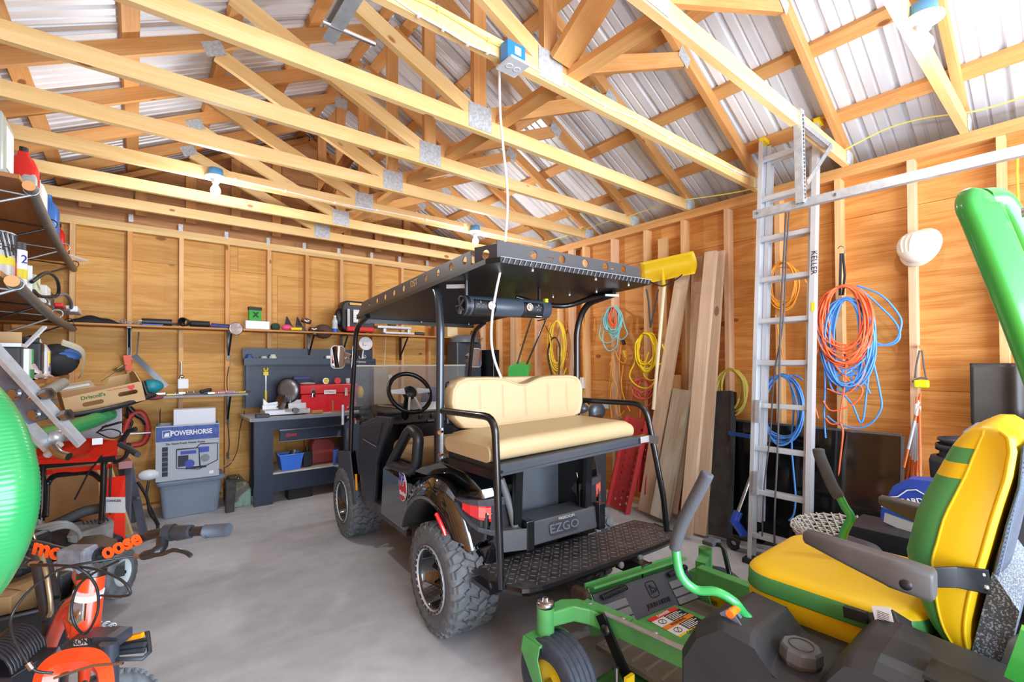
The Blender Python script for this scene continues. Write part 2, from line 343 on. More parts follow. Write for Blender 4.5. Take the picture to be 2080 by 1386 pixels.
# right wall
WR = ply_wall('wall_right', 'y', YF, YB+.09, XR+.089, PLY)
for k in range(-8, 13):
    y = .709+.4064*k
    if y > YF+.1 and y < 5.7:
        MB().bar((XR+.0445, y+.019, .038), (XR+.0445, y+.019, ZP), .038, .089, up=(1, 0, 0)).build('stud', STUD if k % 3 else STUDP, WR)
MB().bar((XR+.0445, YF, .019), (XR+.0445, YB, .019), .089, .038, up=(0, 0, 1)).build('bottom_plate', STUD, WR)
for z in (ZP+.019, ZP+.057): MB().bar((XR+.0445, YF, z), (XR+.0445, YB+.09, z), .089, .0375, up=(0, 0, 1)).build('top_plate', LUM2, WR)
# doubled studs and blocking that show on the right wall
for y, mm in ((4.83, STUDP), (3.75, STUDP), (2.55, STUD)): MB().bar((XR+.02, y+.019, .04), (XR+.02, y+.019, ZP-.12 if y < 3 else ZP), .089, .038, up=(1, 0, 0)).build('stud', mm, WR)
# back wall
WB = ply_wall('wall_back', 'x', XL-.1, XR+.1, YB+.089, PLYB)
k = 0
for x in [-.475-.4064+.4064*i for i in range(12)]:
    MB().bar((x+.019, YB+.0445, .038), (x+.019, YB+.0445, ZP-.017), .038, .089, up=(0, 1, 0)).build('stud', STUD if k % 2 else LUM2, WB); k += 1
MB().bar((XL, YB+.0445, .019), (XR, YB+.0445, .019), .038, .089, up=(0, 1, 0)).build('bottom_plate', STUD, WB)
for z in (ZP+.002, ZP+.04): MB().bar((XL, YB+.0445, z), (XR, YB+.0445, z), .089, .0375, up=(0, 0, 1)).build('top_plate', LUM, WB)
# left wall
WL = ply_wall('wall_left', 'y', YF, YB+.09, XL-.089-.012, PLY)
WL.location.x = 0
for k in range(-8, 13):
    y = .709+.4064*k
    if YF+.1 < y < 5.7: MB().bar((XL-.0445, y+.019, .038), (XL-.0445, y+.019, ZP), .038, .089, up=(1, 0, 0)).build('stud', STUD, WL)
for z in (ZP+.019, ZP+.057): MB().bar((XL-.0445, YF, z), (XL-.0445, YB+.09, z), .089, .0375, up=(0, 0, 1)).build('top_plate', LUM2, WL)
# gable wall above the back wall: plywood between the plate and the roof, with studs
m = MB(); gx0, gx1 = XL-.1, XR+.1
poly = [(gx0, ZT-.01), (gx1, ZT-.01), (gx1, ZPK-SL*(gx1-XC)+.1), (XC, ZPK+.1), (gx0, ZPK-SL*(XC-gx0)+.1)]
m.prism(poly, (0, YB+.101, 0), (1, 0, 0), (0, 0, 1), -.012)
WG = struct(m.build('wall_back_gable', PLYR))
MB().prism([(gx0, -.05+ZT), (gx1, ZT-.05), (gx1, ZPK-SL*(gx1-XC)+.16), (XC, ZPK+.16), (gx0, ZPK-SL*(XC-gx0)+.16)], (0, YB+.13, 0), (1, 0, 0), (0, 0, 1), -.02).build('siding', PLYR, WG)
for i in range(12):
    x = -.475-.4064+.4064*i+.1; zt = ZPK-SL*abs(x-XC)-.01
    if zt > ZT+.12 and abs(x-XC) > .1: MB().bar((x, YB+.05, ZT+.085), (x, YB+.05, zt), .089, .038, up=(0, 1, 0)).build('gable_stud', LUM2, WG)
for z in (3.2, 3.55):
    dx = (ZPK+.08-z)/SL; MB().bar((XC-dx, YB+.085, z), (XC+dx, YB+.085, z), .004, .004).build('sheet_seam', mat('seam', (96, 60, 36), .8), WG)
for sgn in (-1, 1): MB().bar((XC, YB+.06, ZPK+.045), (XC+sgn*2.42, YB+.06, ZPK+.045-SL*2.42), .09, .05, up=(0, 0, 1)).build('gable_rafter', LUM2, WG)
# ---------------------------------------------------------------- roof: steel panels on purlins
def roof_mat():
    m = bpy.data.materials.new('roof_steel'); m.use_nodes = True; nt = m.node_tree; b = nt.nodes['Principled BSDF']; N = nt.nodes.new; Lk = nt.links.new
    b.inputs['Metallic'].default_value = .1; b.inputs['Roughness'].default_value = .38
    tc = N('ShaderNodeTexCoord'); n = N('ShaderNodeTexNoise'); n.inputs['Scale'].default_value = 2.2; n.inputs['Detail'].default_value = 3
    mp = N('ShaderNodeMapping'); mp.inputs['Scale'].default_value = (.5, 2, .5); Lk(tc.outputs['Object'], mp.inputs[0]); Lk(mp.outputs[0], n.inputs['Vector'])
    r = N('ShaderNodeValToRGB'); e = r.color_ramp.elements; e[0].position = .35; e[0].color = (*srgb((206, 208, 214)), 1); e[1].position = .65; e[1].color = (*srgb((236, 237, 240)), 1); Lk(n.outputs['Fac'], r.inputs[0]); Lk(r.outputs[0], b.inputs['Base Color'])
    return m
ROOFM = roof_mat()
CE = MB().bar((XC, YF-.3, ZPK+.2), (XC, YB+.25, ZPK+.2), .3, .012).build('ceiling', ROOFM); struct(CE)
for sgn in (-1, 1):
    m = MB(); prof = []; y = YF-.3; i = 0
    while y < YB+.25:
        # major rib every 0.229 m, two low ribs between
        prof += [(y, 0), (y+.010, .024), (y+.03, .024), (y+.040, 0), (y+.098, 0), (y+.102, .009), (y+.113, .009), (y+.118, 0), (y+.165, 0), (y+.169, .009), (y+.18, .009), (y+.185, 0)]
        y += .2286
    x1 = 2.75; nrm = V((sgn*SL, 0, 1)).normalized(); z0 = ZPK+.1+.045
    a = V((XC, 0, z0+.0)); bb = V((XC+sgn*x1, 0, z0-SL*x1))
    R0 = [m.bm.verts.new(a+V((0, p, 0))+nrm*q) for p, q in prof]; R1 = [m.bm.verts.new(bb+V((0, p, 0))+nrm*q) for p, q in prof]
    for i in range(len(prof)-1): m.face([R0[i], R0[i+1], R1[i+1], R1[i]])
    m.build('roof_panel', ROOFM, CE, solid=.0008)
    for i, off in enumerate((.1, .62, 1.13, 1.64, 2.13)):
        x = XC+sgn*off; z = ZPK+.1-SL*off+.02
        MB().bar((x, YF-.3, z), (x, YB+.2, z), .09, .038, up=nrm).build('purlin', LUM2, CE)
    MB().bar((XC+sgn*2.72, YF-.3, 2.74), (XC+sgn*2.72, YB+.2, 2.74), .02, .14).build('fascia_light_stop', DGRY, CE)  # unseen board added outside the eave to keep light out
    MB().bar((XC+sgn*2.62, YF-.3, 2.66), (XC+sgn*2.62, YB+.2, 2.66), .24, .012).build('soffit_light_stop', DGRY, CE)  # also added out of view, closes the eave gap against light
# ---------------------------------------------------------------- trusses
T0 = 1.063; TS = .6096
PLATE = mat('gusset_steel', (206, 208, 210), .5, .25, noise=.3, nscale=60)
def gusset(p, ex, w, h, parent, y):
    """toothed connector plate: ribbed sheet on the near face"""
    ex = V(ex).normalized(); ez = V((0, 1, 0)).cross(ex)*-1; m = MB(); n = max(4, int(w/.011))
    A = []
    for i in range(2*n+1):
        q = V(p)+ex*(-w/2+w*i/(2*n))+V((0, y-.002-(.0025 if i % 2 else 0), 0)); A.append((m.bm.verts.new(q-ez*h/2), m.bm.verts.new(q+ez*h/2)))
    for i in range(2*n): m.face([A[i][0], A[i+1][0], A[i+1][1], A[i][1]])
    return m.build('gusset_plate', PLATE, parent, solid=.001)
names = {-1: 'roof truss across the top right corner, the nearest one, carrying the large bulb', 0: 'roof truss from the frame top down to the garage door track hanger',
 1: 'roof truss carrying the blue junction box and the white drop cord', 2: 'roof truss right behind the junction box truss', 3: 'roof truss second behind the junction box truss',
 4: 'roof truss third behind the junction box truss, in front of the left bulb truss', 5: 'roof truss with the two far bulbs and white cable stapled along it', 6: 'roof truss just behind the truss with the two far bulbs', 7: 'roof truss nearest the back gable wall'}
def truss(n):
    y = T0+TS*n; t = thing('roof_truss', names[n], 'truss', (XC, y, ZT), 'roof trusses'); yc = y+.019
    MB().bar((XL-.09, yc, ZT+.0445), (XR+.09, yc, ZT+.0445), .038, .089, up=(0, 0, 1)).build('bottom_chord', LUM, t)
    for s in (-1, 1):
        MB().bar((XC+s*.005, yc, ZPK+.05), (XC+s*2.68, yc, ZPK+.05-SL*2.68), .038, .089, up=(0, 0, 1)).build('top_chord', LUM2, t)
        xe = XC+s*1.2; MB().bar((XC+s*.07, yc, ZT+.12), (xe, yc, ZPK-SL*1.2-.03), .037, .089, up=(0, 0, 1)).build('diagonal_web', LUM if s < 0 else LUM2, t)
        gusset((XC+s*1.22, 0, ZPK-SL*1.22+.0), (1, 0, -s*SL), .12, .09, t, y)
        gusset((XC+s*2.33, 0, ZT+.055), (1, 0, 0), .14, .1, t, y)
        MB().bar((XC+s*2.24, yc, ZT+.089), (XC+s*2.24, yc, ZPK-SL*2.24+.01), .038, .06).build('heel_block', LUM2, t)
    MB().bar((XC, yc, ZT+.089), (XC, yc, ZPK-.02), .089, .037, up=(0, 1, 0)).build('king_post', LUM2, t)
    gusset((XC, 0, ZT+.085), (1, 0, 0), .165, .15, t, y); gusset((XC, 0, ZPK-.02), (1, 0, 0), .12, .1, t, y)
for n in range(-1, 8): truss(n)
# longitudinal lateral bracing on top of the bottom chords, beside the posts
b = MB().bar((XC+.16, T0+.1, ZT+.108), (XC+.16, YB-.1, ZT+.108), .089, .037, up=(0, 0, 1)).build('ceiling_brace', LUM2); tag(b, 'long flat board lying on the truss chords beside the king posts', 'brace')
b = MB().bar((XC-.1, YB-.1, ZT+.22), (XC-.1, T0+TS*5-.2, 3.35), .038, .14, up=(0, 0, 1)).build('gable_brace', wood('dark_lumber', (160, 100, 50), (120, 70, 34), band=.5)); tag(b, 'dark diagonal board bracing the back gable behind the trusses', 'brace')
b = MB().bar((XC+.06, T0+TS-.01, ZT+.13), (XC+.12, T0-.55, ZPK-.3), .04, .14, up=(1, 0, 0)).build('ridge_brace', LUM2); tag(b, 'wide diagonal board rising from the junction box truss toward the ridge', 'brace')

for (u, v) in ((266, 443), (367, 463), (460, 478), (545, 490), (618, 500), (688, 511), (755, 519), (812, 527), (868, 535)):
    p = at(u, v, y=YB-.002); M = MB(); M.box(p, (.036, .003, .075)); M.box(p+V((0, -.002, -.012)), (.036, .003, .006)); M.build('tie_plate', PLATE, WG)
# ================================================================ things along the right wall
NAIL = mat('nail_steel', (150, 150, 150), .4, .8)
def coil(name, label, m, c, ry, rz, loops, r=.0045, jit=.14, tails=(), cat='cord', group=None, x=None, seed=1, top=None, extra=None):
    """cord wound in loops hanging on the wall plane x, centre c (pixel)"""
    q = random.Random(seed); x = x or XR-.03; C0 = at(c[0], c[1], x=x); P = []
    topz = C0.z+rz
    for i in range(loops):
        a = ry*(1-jit*q.random()*1.6); b = rz*(1-jit*q.random()); dz = (topz-b)-C0.z; ph = q.uniform(-.12, .12)
        for k in range(12):
            th = 2*math.pi*k/12+math.pi/2
            P.append(C0+V((-abs(q.gauss(0, .012))-.004*i % .03, -a*math.cos(th)*-1+ph*b*math.sin(th)*.3, dz+b*math.sin(th)+q.gauss(0, .004))))
    M = MB(); M.tube(smooth_path(P, 3), r, 6)
    for tl in tails: M.tube(smooth_path([at(u, v, x=x-.012-(d[0] if d else 0)) for (u, v, *d) in tl], 5), r, 6)
    if extra: extra(M)
    M.cyl(V((C0.x-.03, C0.y, topz-.006)), V((3.995, C0.y, topz-.006)), .004)
    o = M.build(name, m); tag(o, label, cat, group); return o
def plug(u, v, x, m, parent=None, r=.013):
    p = at(u, v, x=x); return p
# -- yellow coil far back
coil('rope_coil', 'yellow rope coil on the right wall just behind the cart roof post', YELC, (1135, 705), .13, .30, 11, .007, .2, x=3.86, seed=3, tails=[[(1118, 655), (1112, 700), (1120, 745), (1138, 772), (1150, 748)]], cat='rope')
M = MB(); M.tube(smooth_path([at(u, v, x=3.82) for u, v in ((1120, 690), (1112, 720), (1122, 765), (1128, 780))]+[at(u, v, x=3.82) for u, v in ((1134, 780), (1136, 745), (1137, 705), (1128, 686), (1120, 690))], 4), .009, 7)
tag(M.build('rubber_hose', BLK), 'black rubber hose loop hung in front of the yellow rope coil', 'hose')
# -- thin orange cord on stud
M = MB(); M.tube(smooth_path([at(u, v, x=3.885) for u, v in ((1184, 632), (1182, 650), (1188, 664), (1189, 640), (1185, 630), (1183, 655), (1187, 668), (1184, 700), (1187, 760), (1185, 820), (1188, 855))], 4), .005, 6)
tag(M.build('thin_orange_cord', ORY), 'thin orange cord hanging straight down a stud left of the teal coil', 'cord')
# -- teal coil and orange one under it
coil('teal_extension_cord', 'pale teal extension cord coil with an orange core on the right wall', TEAL, (1248, 655), .12, .16, 8, .006, .25, x=3.86, seed=5,
     tails=[[(1225, 640), (1220, 665), (1218, 685), (1232, 697), (1252, 688), (1262, 660)], [(1230, 660), (1224, 690), (1235, 712), (1252, 705), (1256, 680)], [(1262, 640), (1270, 665), (1274, 680), (1260, 690), (1240, 672)]])
coil('orange_rope_coil', 'small orange cord coil inside the teal extension cord', ORC, (1248, 645), .05, .11, 4, .006, .25, x=3.84, seed=6)
M = MB(); q = random.Random(4)
for j, path in enumerate([[(1252, 690), (1244, 720), (1240, 760), (1238, 800), (1244, 850)], [(1256, 690), (1262, 715), (1268, 730), (1270, 738)], [(1238, 742), (1246, 730), (1248, 752), (1240, 800), (1242, 850)],
    [(1262, 700), (1258, 740), (1262, 790), (1258, 830), (1262, 850)], [(1250, 712), (1256, 730), (1266, 738), (1272, 728), (1268, 712)], [(1243, 760), (1254, 790), (1250, 820), (1256, 845), (1268, 835)], [(1266, 742), (1262, 780), (1268, 810), (1280, 836)]]):
    M.tube(smooth_path([at(u, v, x=3.86-.006*j) for u, v in path], 5), .005, 6)
p = at(1268, 712, x=3.85); M.mi = 1; M.bar(p, p-V((0, .02, .07)), .03, .02); p = at(1265, 692, x=3.84); M.mi = 2; M.bar(p, p-V((0, .02, .04)), .03, .025)
tag(M.build('tangled_cord', [ORY, YELC, BLK]), 'tangle of thin amber cords hanging below the teal coil', 'cord')
# -- snow pusher with yellow blade, bungee, yellow hose coil
t = thing('roof_rake', 'yellow bladed roof rake standing blade up against the right wall', 'roof rake', at(1325, 830, x=3.72))
pa, pb = at(1296, 566, x=3.74), at(1409, 545, x=3.74)
BL = [at(1296, 562, x=3.76), at(1409, 545, x=3.76), at(1411, 530, x=3.70), at(1408, 510, x=3.78), at(1300, 534, x=3.80), at(1295, 545, x=3.72)]
M = MB()
def blade(u, v):
    a = at(1300, 534, x=3.80).lerp(at(1408, 510, x=3.80), u); b = at(1295, 580, x=3.76).lerp(at(1411, 556, x=3.76), u)
    return a.lerp(b, v)+V((.05*math.sin(v*math.pi), 0, 0))
M.grid(blade, 10, 8); M.build('blade', YEL, t, solid=.004)
MB().tube([at(1346, 545, x=3.77), at(1349, 585, x=3.74)], [.006, .02], 8).build('blade_socket', YEL, t)
MB().cyl(at(1349, 583, x=3.74), at(1327, 832, x=3.72), .016).build('pole', mat('pale_pole', (232, 214, 178), .5), t)
MB().tube(smooth_path([at(1320, 572, x=3.71), at(1338, 580, x=3.72), at(1350, 580, x=3.70), at(1370, 570, x=3.71), at(1386, 558, x=3.72)], 4), .006).build('brace_rod', BLK, t)
M = MB(); M.tube([at(1313, 588, x=3.76), at(1317, 610, x=3.77), at(1321, 666, x=3.78)], .008); M.tube([at(1337, 588, x=3.76), at(1329, 630, x=3.77), at(1321, 666, x=3.78)], .008); M.tube([at(1312, 576, x=3.76), at(1313, 590, x=3.76)], .002)
tag(M.build('bungee_strap', DGRY), 'dark V shaped strap under the yellow blade, holding the yellow coil', 'strap')
coil('air_hose', 'bright yellow air hose coil hanging from the dark strap under the yellow blade', YEL, (1315, 718), .12, .19, 7, .0075, .22, x=3.80, seed=8,
     tails=[[(1300, 700), (1290, 735), (1279, 760), (1284, 775), (1300, 787), (1318, 788), (1330, 775)], [(1345, 700), (1352, 720), (1345, 738), (1325, 742), (1308, 735)], [(1318, 715), (1310, 740), (1308, 762), (1322, 773), (1337, 768)]], cat='hose')
coil('faded_red_cord', 'faded red cord loop on the right wall under the yellow air hose', mat('red_cord', (222, 92, 84), .5), (1308, 795), .13, .12, 5, .007, .5, x=3.83, seed=9,
     tails=[[(1290, 800), (1282, 815), (1296, 828), (1316, 826), (1328, 812)], [(1300, 830), (1300, 850), (1296, 880), (1310, 900)]])
# -- boards leaning on the wall
def board(label, foot, top, w, t, m, xf=3.62, xt=3.885, dy=0):
    """foot/top = pixel (u, v) of the middle of the board's visible face"""
    a = at(foot[0], foot[1], x=xf); a.z = max(a.z, .0); b = at(top[0], top[1], x=xt)
    o = MB().bar(a, b, w, t, up=(1, 0, 0)).build('leaning_board', m); return tag(o, label, 'board', 'boards leaning on the right wall')
board('tall brown plank left of the pole of the yellow rake, reaching behind the blade', (1310, 1040), (1390, 540), .13, .03, OLDW, 3.68, 3.86)
board('narrow plank behind the long grey plank, its tip below the blade', (1338, 1030), (1378, 570), .05, .038, wood('fresh_stick', (238, 190, 130), (214, 158, 96), band=.4), 3.78, 3.87)
board('short pale splintered grey board with a flat sawn top', (1340, 1052), (1387, 792), .17, .045, OLDG, 3.6, 3.80)
board('short brown board behind the splintered grey board', (1362, 1040), (1398, 800), .12, .03, OLDW, 3.68, 3.84)
board('pointed stake standing behind the splintered grey board', (1370, 1000), (1376, 762), .07, .02, STUD, 3.78, 3.87)
board('longest knotty plank left of the dark beam, leaning from the wall top', (1393, 1085), (1445, 512), .10, .04, OLDW, 3.42, 3.78)
board('plank directly behind the longest knotty plank, leaning right', (1420, 1085), (1458, 512), .12, .035, OLDW, 3.56, 3.87)
board('thin plank standing between the yellow blade and the longest plank', (1405, 1000), (1418, 522), .10, .03, OLDW, 3.80, 3.885)
o = MB().bar(at(1463, 1090, x=3.6)*1, at(1473, 796, x=3.83), .15, .09, up=(1, 0, 0)).build('timber_beam', mat('dark_timber', (62, 58, 56), .8, noise=.4, nscale=14, bump=.3)); tag(o, 'short dark charcoal timber beam leaning right of the planks', 'beam')
coil('olive_hose', 'olive yellow hose coil hanging behind the dark timber beam', mat('olive_cord', (206, 188, 88), .5), (1488, 800), .13, .20, 9, .008, .25, x=3.86, seed=12, cat='hose')
# -- red car ramps
RAMPM = mat('ramp_red', (196, 62, 62), .45, noise=.15, nscale=10)
def ramp(label, bl, br, tl, tr, x0, x1, group):
    a, b, c, d = at(*bl, x=x0), at(*br, x=x0-.02), at(*tl, x=x1), at(*tr, x=x1-.02); o0 = a; ex = (b-a); W = ex.length; ex = ex/W; ey = (c-a); H = ey.length; ey = (ey-ex*ey.dot(ex)).normalized()
    t = thing('car_ramp', label, 'car ramp', (a+b)/2, group); holes = []
    for r in range(int(H/.032)-2):
        for cc in ((.22, .78) if r % 2 else (.5,)): holes.append(circ(W*cc, .05+.032*r, .013, 8))
    holed([(0, 0), (W, 0), (W, H), (0, H)], holes, o0, ex, ey, .004, 'perforated_plate', RAMPM, t)
    n = ex.cross(ey)
    for k in (0, 1): M = MB(); M.bar(o0+ex*W*k+n*.02, o0+ex*W*k+ey*H+n*.02, .012, .06, up=n); M.build('side_flange', RAMPM, t)
    return t
ramp('nearer red perforated steel car ramp leaning on the right wall', (1238, 1026), (1277, 1045), (1252, 843), (1290, 848), 3.60, 3.78, 'red car ramps')
ramp('further red car ramp, mostly hidden behind the nearer one', (1302, 1000), (1318, 1005), (1296, 850), (1318, 862), 3.74, 3.84, 'red car ramps')
# -- black panels
t = MB().bar(at(1495, 1100, x=3.72)*1, at(1495, 860, x=3.86), .03, .03)
t.bm.free()
GLB = mat('black_gloss_panel', (14, 15, 17), .12, coat=.6)
def panel(label, y0, y1, h, xf, xt, bands=()):
    t = thing('sheet_panel', label, 'panel', (xf, (y0+y1)/2, 0), 'black sheet panels'); a = V((xf, y0, 0)); b = V((xt, y0, h)); ey = (b-a).normalized(); L = (b-a).length
    M = MB(); M.prism([(0, 0), (y0-y1, 0), (y0-y1, L), (0, L)], a, (0, -1, 0), ey, .018); M.build('sheet', GLB, t, bevel=.003)
    M = MB(); n = V((0, -1, 0)).cross(ey)
    for p, q in (((0, L), (y0-y1, L)), ((y0-y1, 0), (y0-y1, L))): M.bar(a+V((0, -p[0], 0))+ey*p[1]+n*.006, a+V((0, -q[0], 0))+ey*q[1]+n*.006, .02, .03)
    M.build('edge_strip', mat('edge_alu', (120, 124, 130), .35, .7), t); return t
panel('black glossy panel standing behind the ladder with a blue tool on its edge', 1.86, 1.28, .925, 3.74, 3.86)
panel('wide black glossy panel right of the ladder with an aluminium edge', 1.32, .775, .93, 3.70, 3.82)
M = MB(); M.bar(at(1480, 880, x=3.69), at(1560, 893, x=3.69), .022, .03); M.mi = 1; M.bar(at(1553, 892, x=3.69), at(1568, 894, x=3.69), .023, .031); tag(M.build('caulking_tool', [BLU, GRYP], bevel=.004), 'small blue and grey tool resting against the black panel top behind the ladder', 'tool')
# -- ladder
t = thing('extension_ladder', 'tall aluminium extension ladder leaning to the right wall plate', 'ladder', (3.4, 1.35, 0))
LB, LT = V((3.4, 0, .03)), V((3.66, 0, 3.05)); ld = (LT-LB).normalized(); ln = ld.cross(V((0, 1, 0))).normalized()
def lp(s, y, off=0): p = LB+ld*s; return V((p.x, y, p.z))+ln*off
LL = (LT-LB).length; YL, YR_ = 1.545, 1.165
nn = ln if ln.x < 0 else -ln
for (y0, y1, so, s0, s1, nm) in ((YL, YR_, 0, 0, LL, 'base_section'), (YL-.035, YR_+.035, .055, .25, LL-.02, 'fly_section')):
    for y in (y0, y1):
        M = MB(); c = nn*(-so); w = .072 if so == 0 else .06
        M.bar(lp(s0, y)+c, lp(s1, y)+c, .004, w, up=nn)
        sg = 1 if y == y0 else -1
        for e in (-1, 1): M.bar(lp(s0, y-sg*.012)+c+nn*e*w/2, lp(s1, y-sg*.012)+c+nn*e*w/2, .028, .004, up=nn)
        M.build('side_rail', ALU, t)
    k = 0; s = .16
    while s < s1-.05:
        M = MB(); a, b = lp(s, y0)-nn*so, lp(s, y1)-nn*so; M.bar(a, b, .036, .028, up=nn); o = M.build('rung', ALU, t, bevel=.006); s += .3048; k += 1
for y in (YL, YR_): MB().box(lp(0, y)+V((-.01, 0, -.012)), (.11, .05, .03)).build('foot', BLK, t)
for y in (YL-.02, YR_): MB().bar(lp(LL, y), lp(LL, y)+ld*.03, .04, .08, up=nn).build('end_cap', YEL, t)
for s in (.45, .95):
    M = MB(); M.bar(lp(s, YL-.05, 0)+nn*.05, lp(s+.16, YL-.05)+nn*.05, .03, .03); M.build('rung_lock', STEEL, t)
text('KELLER', lp(2.05, YR_)+nn*.041, ld*-1, V((0, -1, 0)), .05, BLK, t, .001)
M = MB(); M.bar(lp(1.72, YR_)+nn*.04, lp(1.78, YR_)+nn*.04, .02, .002, up=nn); M.build('yellow_sticker', YEL, t)
M = MB(); M.tube(smooth_path([at(1597, 425, x=3.56), at(1592, 520, x=3.53), at(1586, 640, x=3.5), at(1583, 760, x=3.48), at(1580, 900, x=3.44), at(1574, 1030, x=3.4), at(1573, 1108, x=3.39)], 5), .006, 6); M.tube(smooth_path([at(1603, 425, x=3.56), at(1597, 520, x=3.54), at(1590, 660, x=3.51), at(1573, 760, x=3.5), at(1565, 880, x=3.46), at(1552, 990, x=3.44), at(1548, 1090, x=3.4)], 5), .005, 6)
M.build('rope', mat('dark_rope', (84, 80, 84), .8), t)
# -- coils behind the ladder
coil('amber_cord_coil', 'amber orange extension cord coil hanging behind the upper ladder rungs', ORY, (1592, 585), .115, .19, 8, .0055, .22, x=3.84, seed=21, tails=[[(1560, 560), (1572, 545), (1620, 550), (1648, 600), (1640, 640), (1620, 655)], [(1575, 640), (1582, 680), (1590, 725)]])
coil('blue_cord_coil', 'tidy blue extension cord coil hanging behind the middle ladder rungs', BLUC, (1590, 835), .15, .26, 10, .0062, .16, x=3.68, seed=22, tails=[[(1600, 760), (1612, 820), (1608, 900), (1612, 960), (1616, 1010), (1612, 1045), (1602, 1058)], [(1610, 762), (1625, 768), (1631, 772)]])
# -- big red-orange and blue tangle
x0 = 3.84
M = MB(); M.tube([at(1708, 515, x=x0), at(1707, 560, x=x0-.01), at(1706, 600, x=x0-.04)], .009, 6, sx=.4); M.tube([at(1712, 515, x=x0), at(1716, 560, x=x0-.01), at(1712, 600, x=x0-.04)], .009, 6, sx=.4)
tag(M.build('black_strap', BLK), 'black strap loop holding the big red and blue cord tangle', 'strap')
M = MB(); M.tube(smooth_path([at(1702, 505, x=3.86), at(1708, 500, x=3.82), at(1716, 506, x=3.82), at(1713, 518, x=3.84), at(1706, 516, x=3.85)], 4), .003); tag(M.build('hook', NAIL), 'wire hook on the stud above the black strap', 'hook')
coil('orange_extension_cord', 'coral orange extension cord wound round the blue cord right of the ladder', ORC, (1716, 665), .17, .28, 15, .0058, .3, x=3.78, seed=31,
     tails=[[(1720, 700), (1716, 780), (1706, 850), (1712, 880), (1704, 960), (1700, 1040)], [(1670, 690), (1652, 740), (1650, 800), (1662, 850)], [(1680, 720), (1720, 770), (1752, 790), (1735, 820), (1690, 835), (1672, 815)], [(1675, 740), (1700, 700), (1745, 720), (1755, 760), (1720, 800), (1680, 790)], [(1676, 850), (1690, 862), (1712, 858)]])
coil('blue_extension_cord', 'long tangled blue extension cord hanging with the coral cord right of the ladder', BLUC, (1722, 700), .16, .31, 13, .0062, .35, x=3.80, seed=32,
     tails=[[(1740, 580), (1790, 600), (1826, 640), (1830, 665), (1815, 695), (1770, 700), (1760, 660), (1750, 610)], [(1745, 585), (1790, 625), (1822, 660), (1826, 690), (1800, 702), (1765, 690)],
            [(1760, 690), (1775, 740), (1788, 800), (1790, 830), (1770, 860), (1740, 870), (1700, 860), (1680, 845)], [(1740, 690), (1765, 730), (1760, 800), (1750, 860), (1730, 820), (1700, 790)], [(1672, 700), (1676, 780), (1674, 840), (1677, 890)],
            [(1690, 690), (1680, 740), (1690, 790), (1715, 800), (1730, 760), (1715, 720)], [(1700, 740), (1740, 750), (1770, 720)], [(1695, 760), (1730, 730), (1752, 745)], [(1680, 770), (1720, 760), (1750, 770), (1768, 800)]])
# -- hard hat
t = thing('hard_hat', 'white hard hat with colored streaks hanging on the right wall', 'hard hat', at(1868, 505, x=3.9))
hc = at(1868, 503, x=3.87); hz = V((-.88, .42, .22)).normalized(); hx, hy, _ = frame(hz)
M = MB(); M.lathe([(0, .115), (.035, .112), (.07, .097), (.092, .065), (.101, .028), (.104, 0)], hc, hz, 28); M.build('shell', mat('hat_white', (232, 224, 208), .35, rgb2=(214, 150, 120), mask=(.66, .74), nscale=9), t)
M = MB(); M.lathe([(.103, .012), (.122, .002), (.126, -.004), (.103, -.002)], hc, hz, 28); M.build('brim', mat('hat_rim', (236, 228, 212), .4), t)
M = MB()
for s in (-.035, 0, .035): M.tube(smooth_path([hc+hz*.100+hy*.05+hx*s*.8, hc+hz*(.114)+hx*s*.8, hc+hz*.098-hy*.055+hx*s*.6], 4), .008)
M.build('crown_ridge', mat('hat_white', (0, 0, 0)), t)
# -- headlamp on a strap, marker stakes
t = thing('headlamp', 'yellow green headlamp hanging by its grey strap on a stud', 'headlamp', at(1870, 780, x=3.9)); p = at(1872, 780, x=3.86)
MB().box(p, (.03, .075, .05)).build('lamp_body', mat('lime', (214, 222, 30), .4), t, bevel=.01)
M = MB(); M.tube(smooth_path([at(1868, 712, x=3.87), at(1861, 745, x=3.87), at(1859, 768, x=3.87)], 4), .005, sx=.5); M.tube(smooth_path([at(1873, 712, x=3.87), at(1877, 745, x=3.87), at(1881, 768, x=3.87)], 4), .005); M.tube(smooth_path([at(1853, 776, x=3.86), at(1870, 768, x=3.86), at(1884, 770, x=3.86)], 4), .006); M.build('strap', mat('grey_strap', (96, 90, 92), .7), t)
M = MB(); M.bar(at(1870, 705, x=3.91), at(1870, 705, x=3.85), .022, .02); M.build('clip', CHR, t)
q = random.Random(2)
for i in range(7):
    tp = at(1866+q.uniform(-4, 4), 800+i*3, x=3.86); bt = at([1832, 1842, 1850, 1858, 1862, 1868, 1836][i], [965, 975, 985, 990, 985, 960, 950][i], x=3.84-.01*i)
    t = thing('marker_stake', ['leftmost', 'second leftmost', 'middle left', 'middle', 'middle right', 'rightmost bare orange', 'front slanting'][i]+' orange driveway marker rod in the bundle under the headlamp', 'marker rod', bt, 'orange marker rods under the headlamp')
    MB().cyl(bt, tp, .0065, n=8).build('rod', mat('orange_rod', (226, 110, 44), .4), t)
    if i < 5 or i == 6:
        MB().cyl(tp.lerp(bt, .08), tp.lerp(bt, .2), .0075, n=8).build('reflective_band', WHT, t); MB().cyl(tp.lerp(bt, .28), tp.lerp(bt, .72), .0075, n=8).build('white_sleeve', mat('sleeve', (200, 200, 206), .4), t)
M = MB()
for i in range(2):
    M.tube(smooth_path([at(1866+4*i, 860, x=3.88), at(1864+3*i, 900, x=3.87), at(1867+3*i, 920, x=3.87), at(1863+5*i, 980, x=3.86)], 4), .004)
tag(M.build('hanging_twine', ORY), 'knotted orange twine hanging beside the marker rods', 'twine')
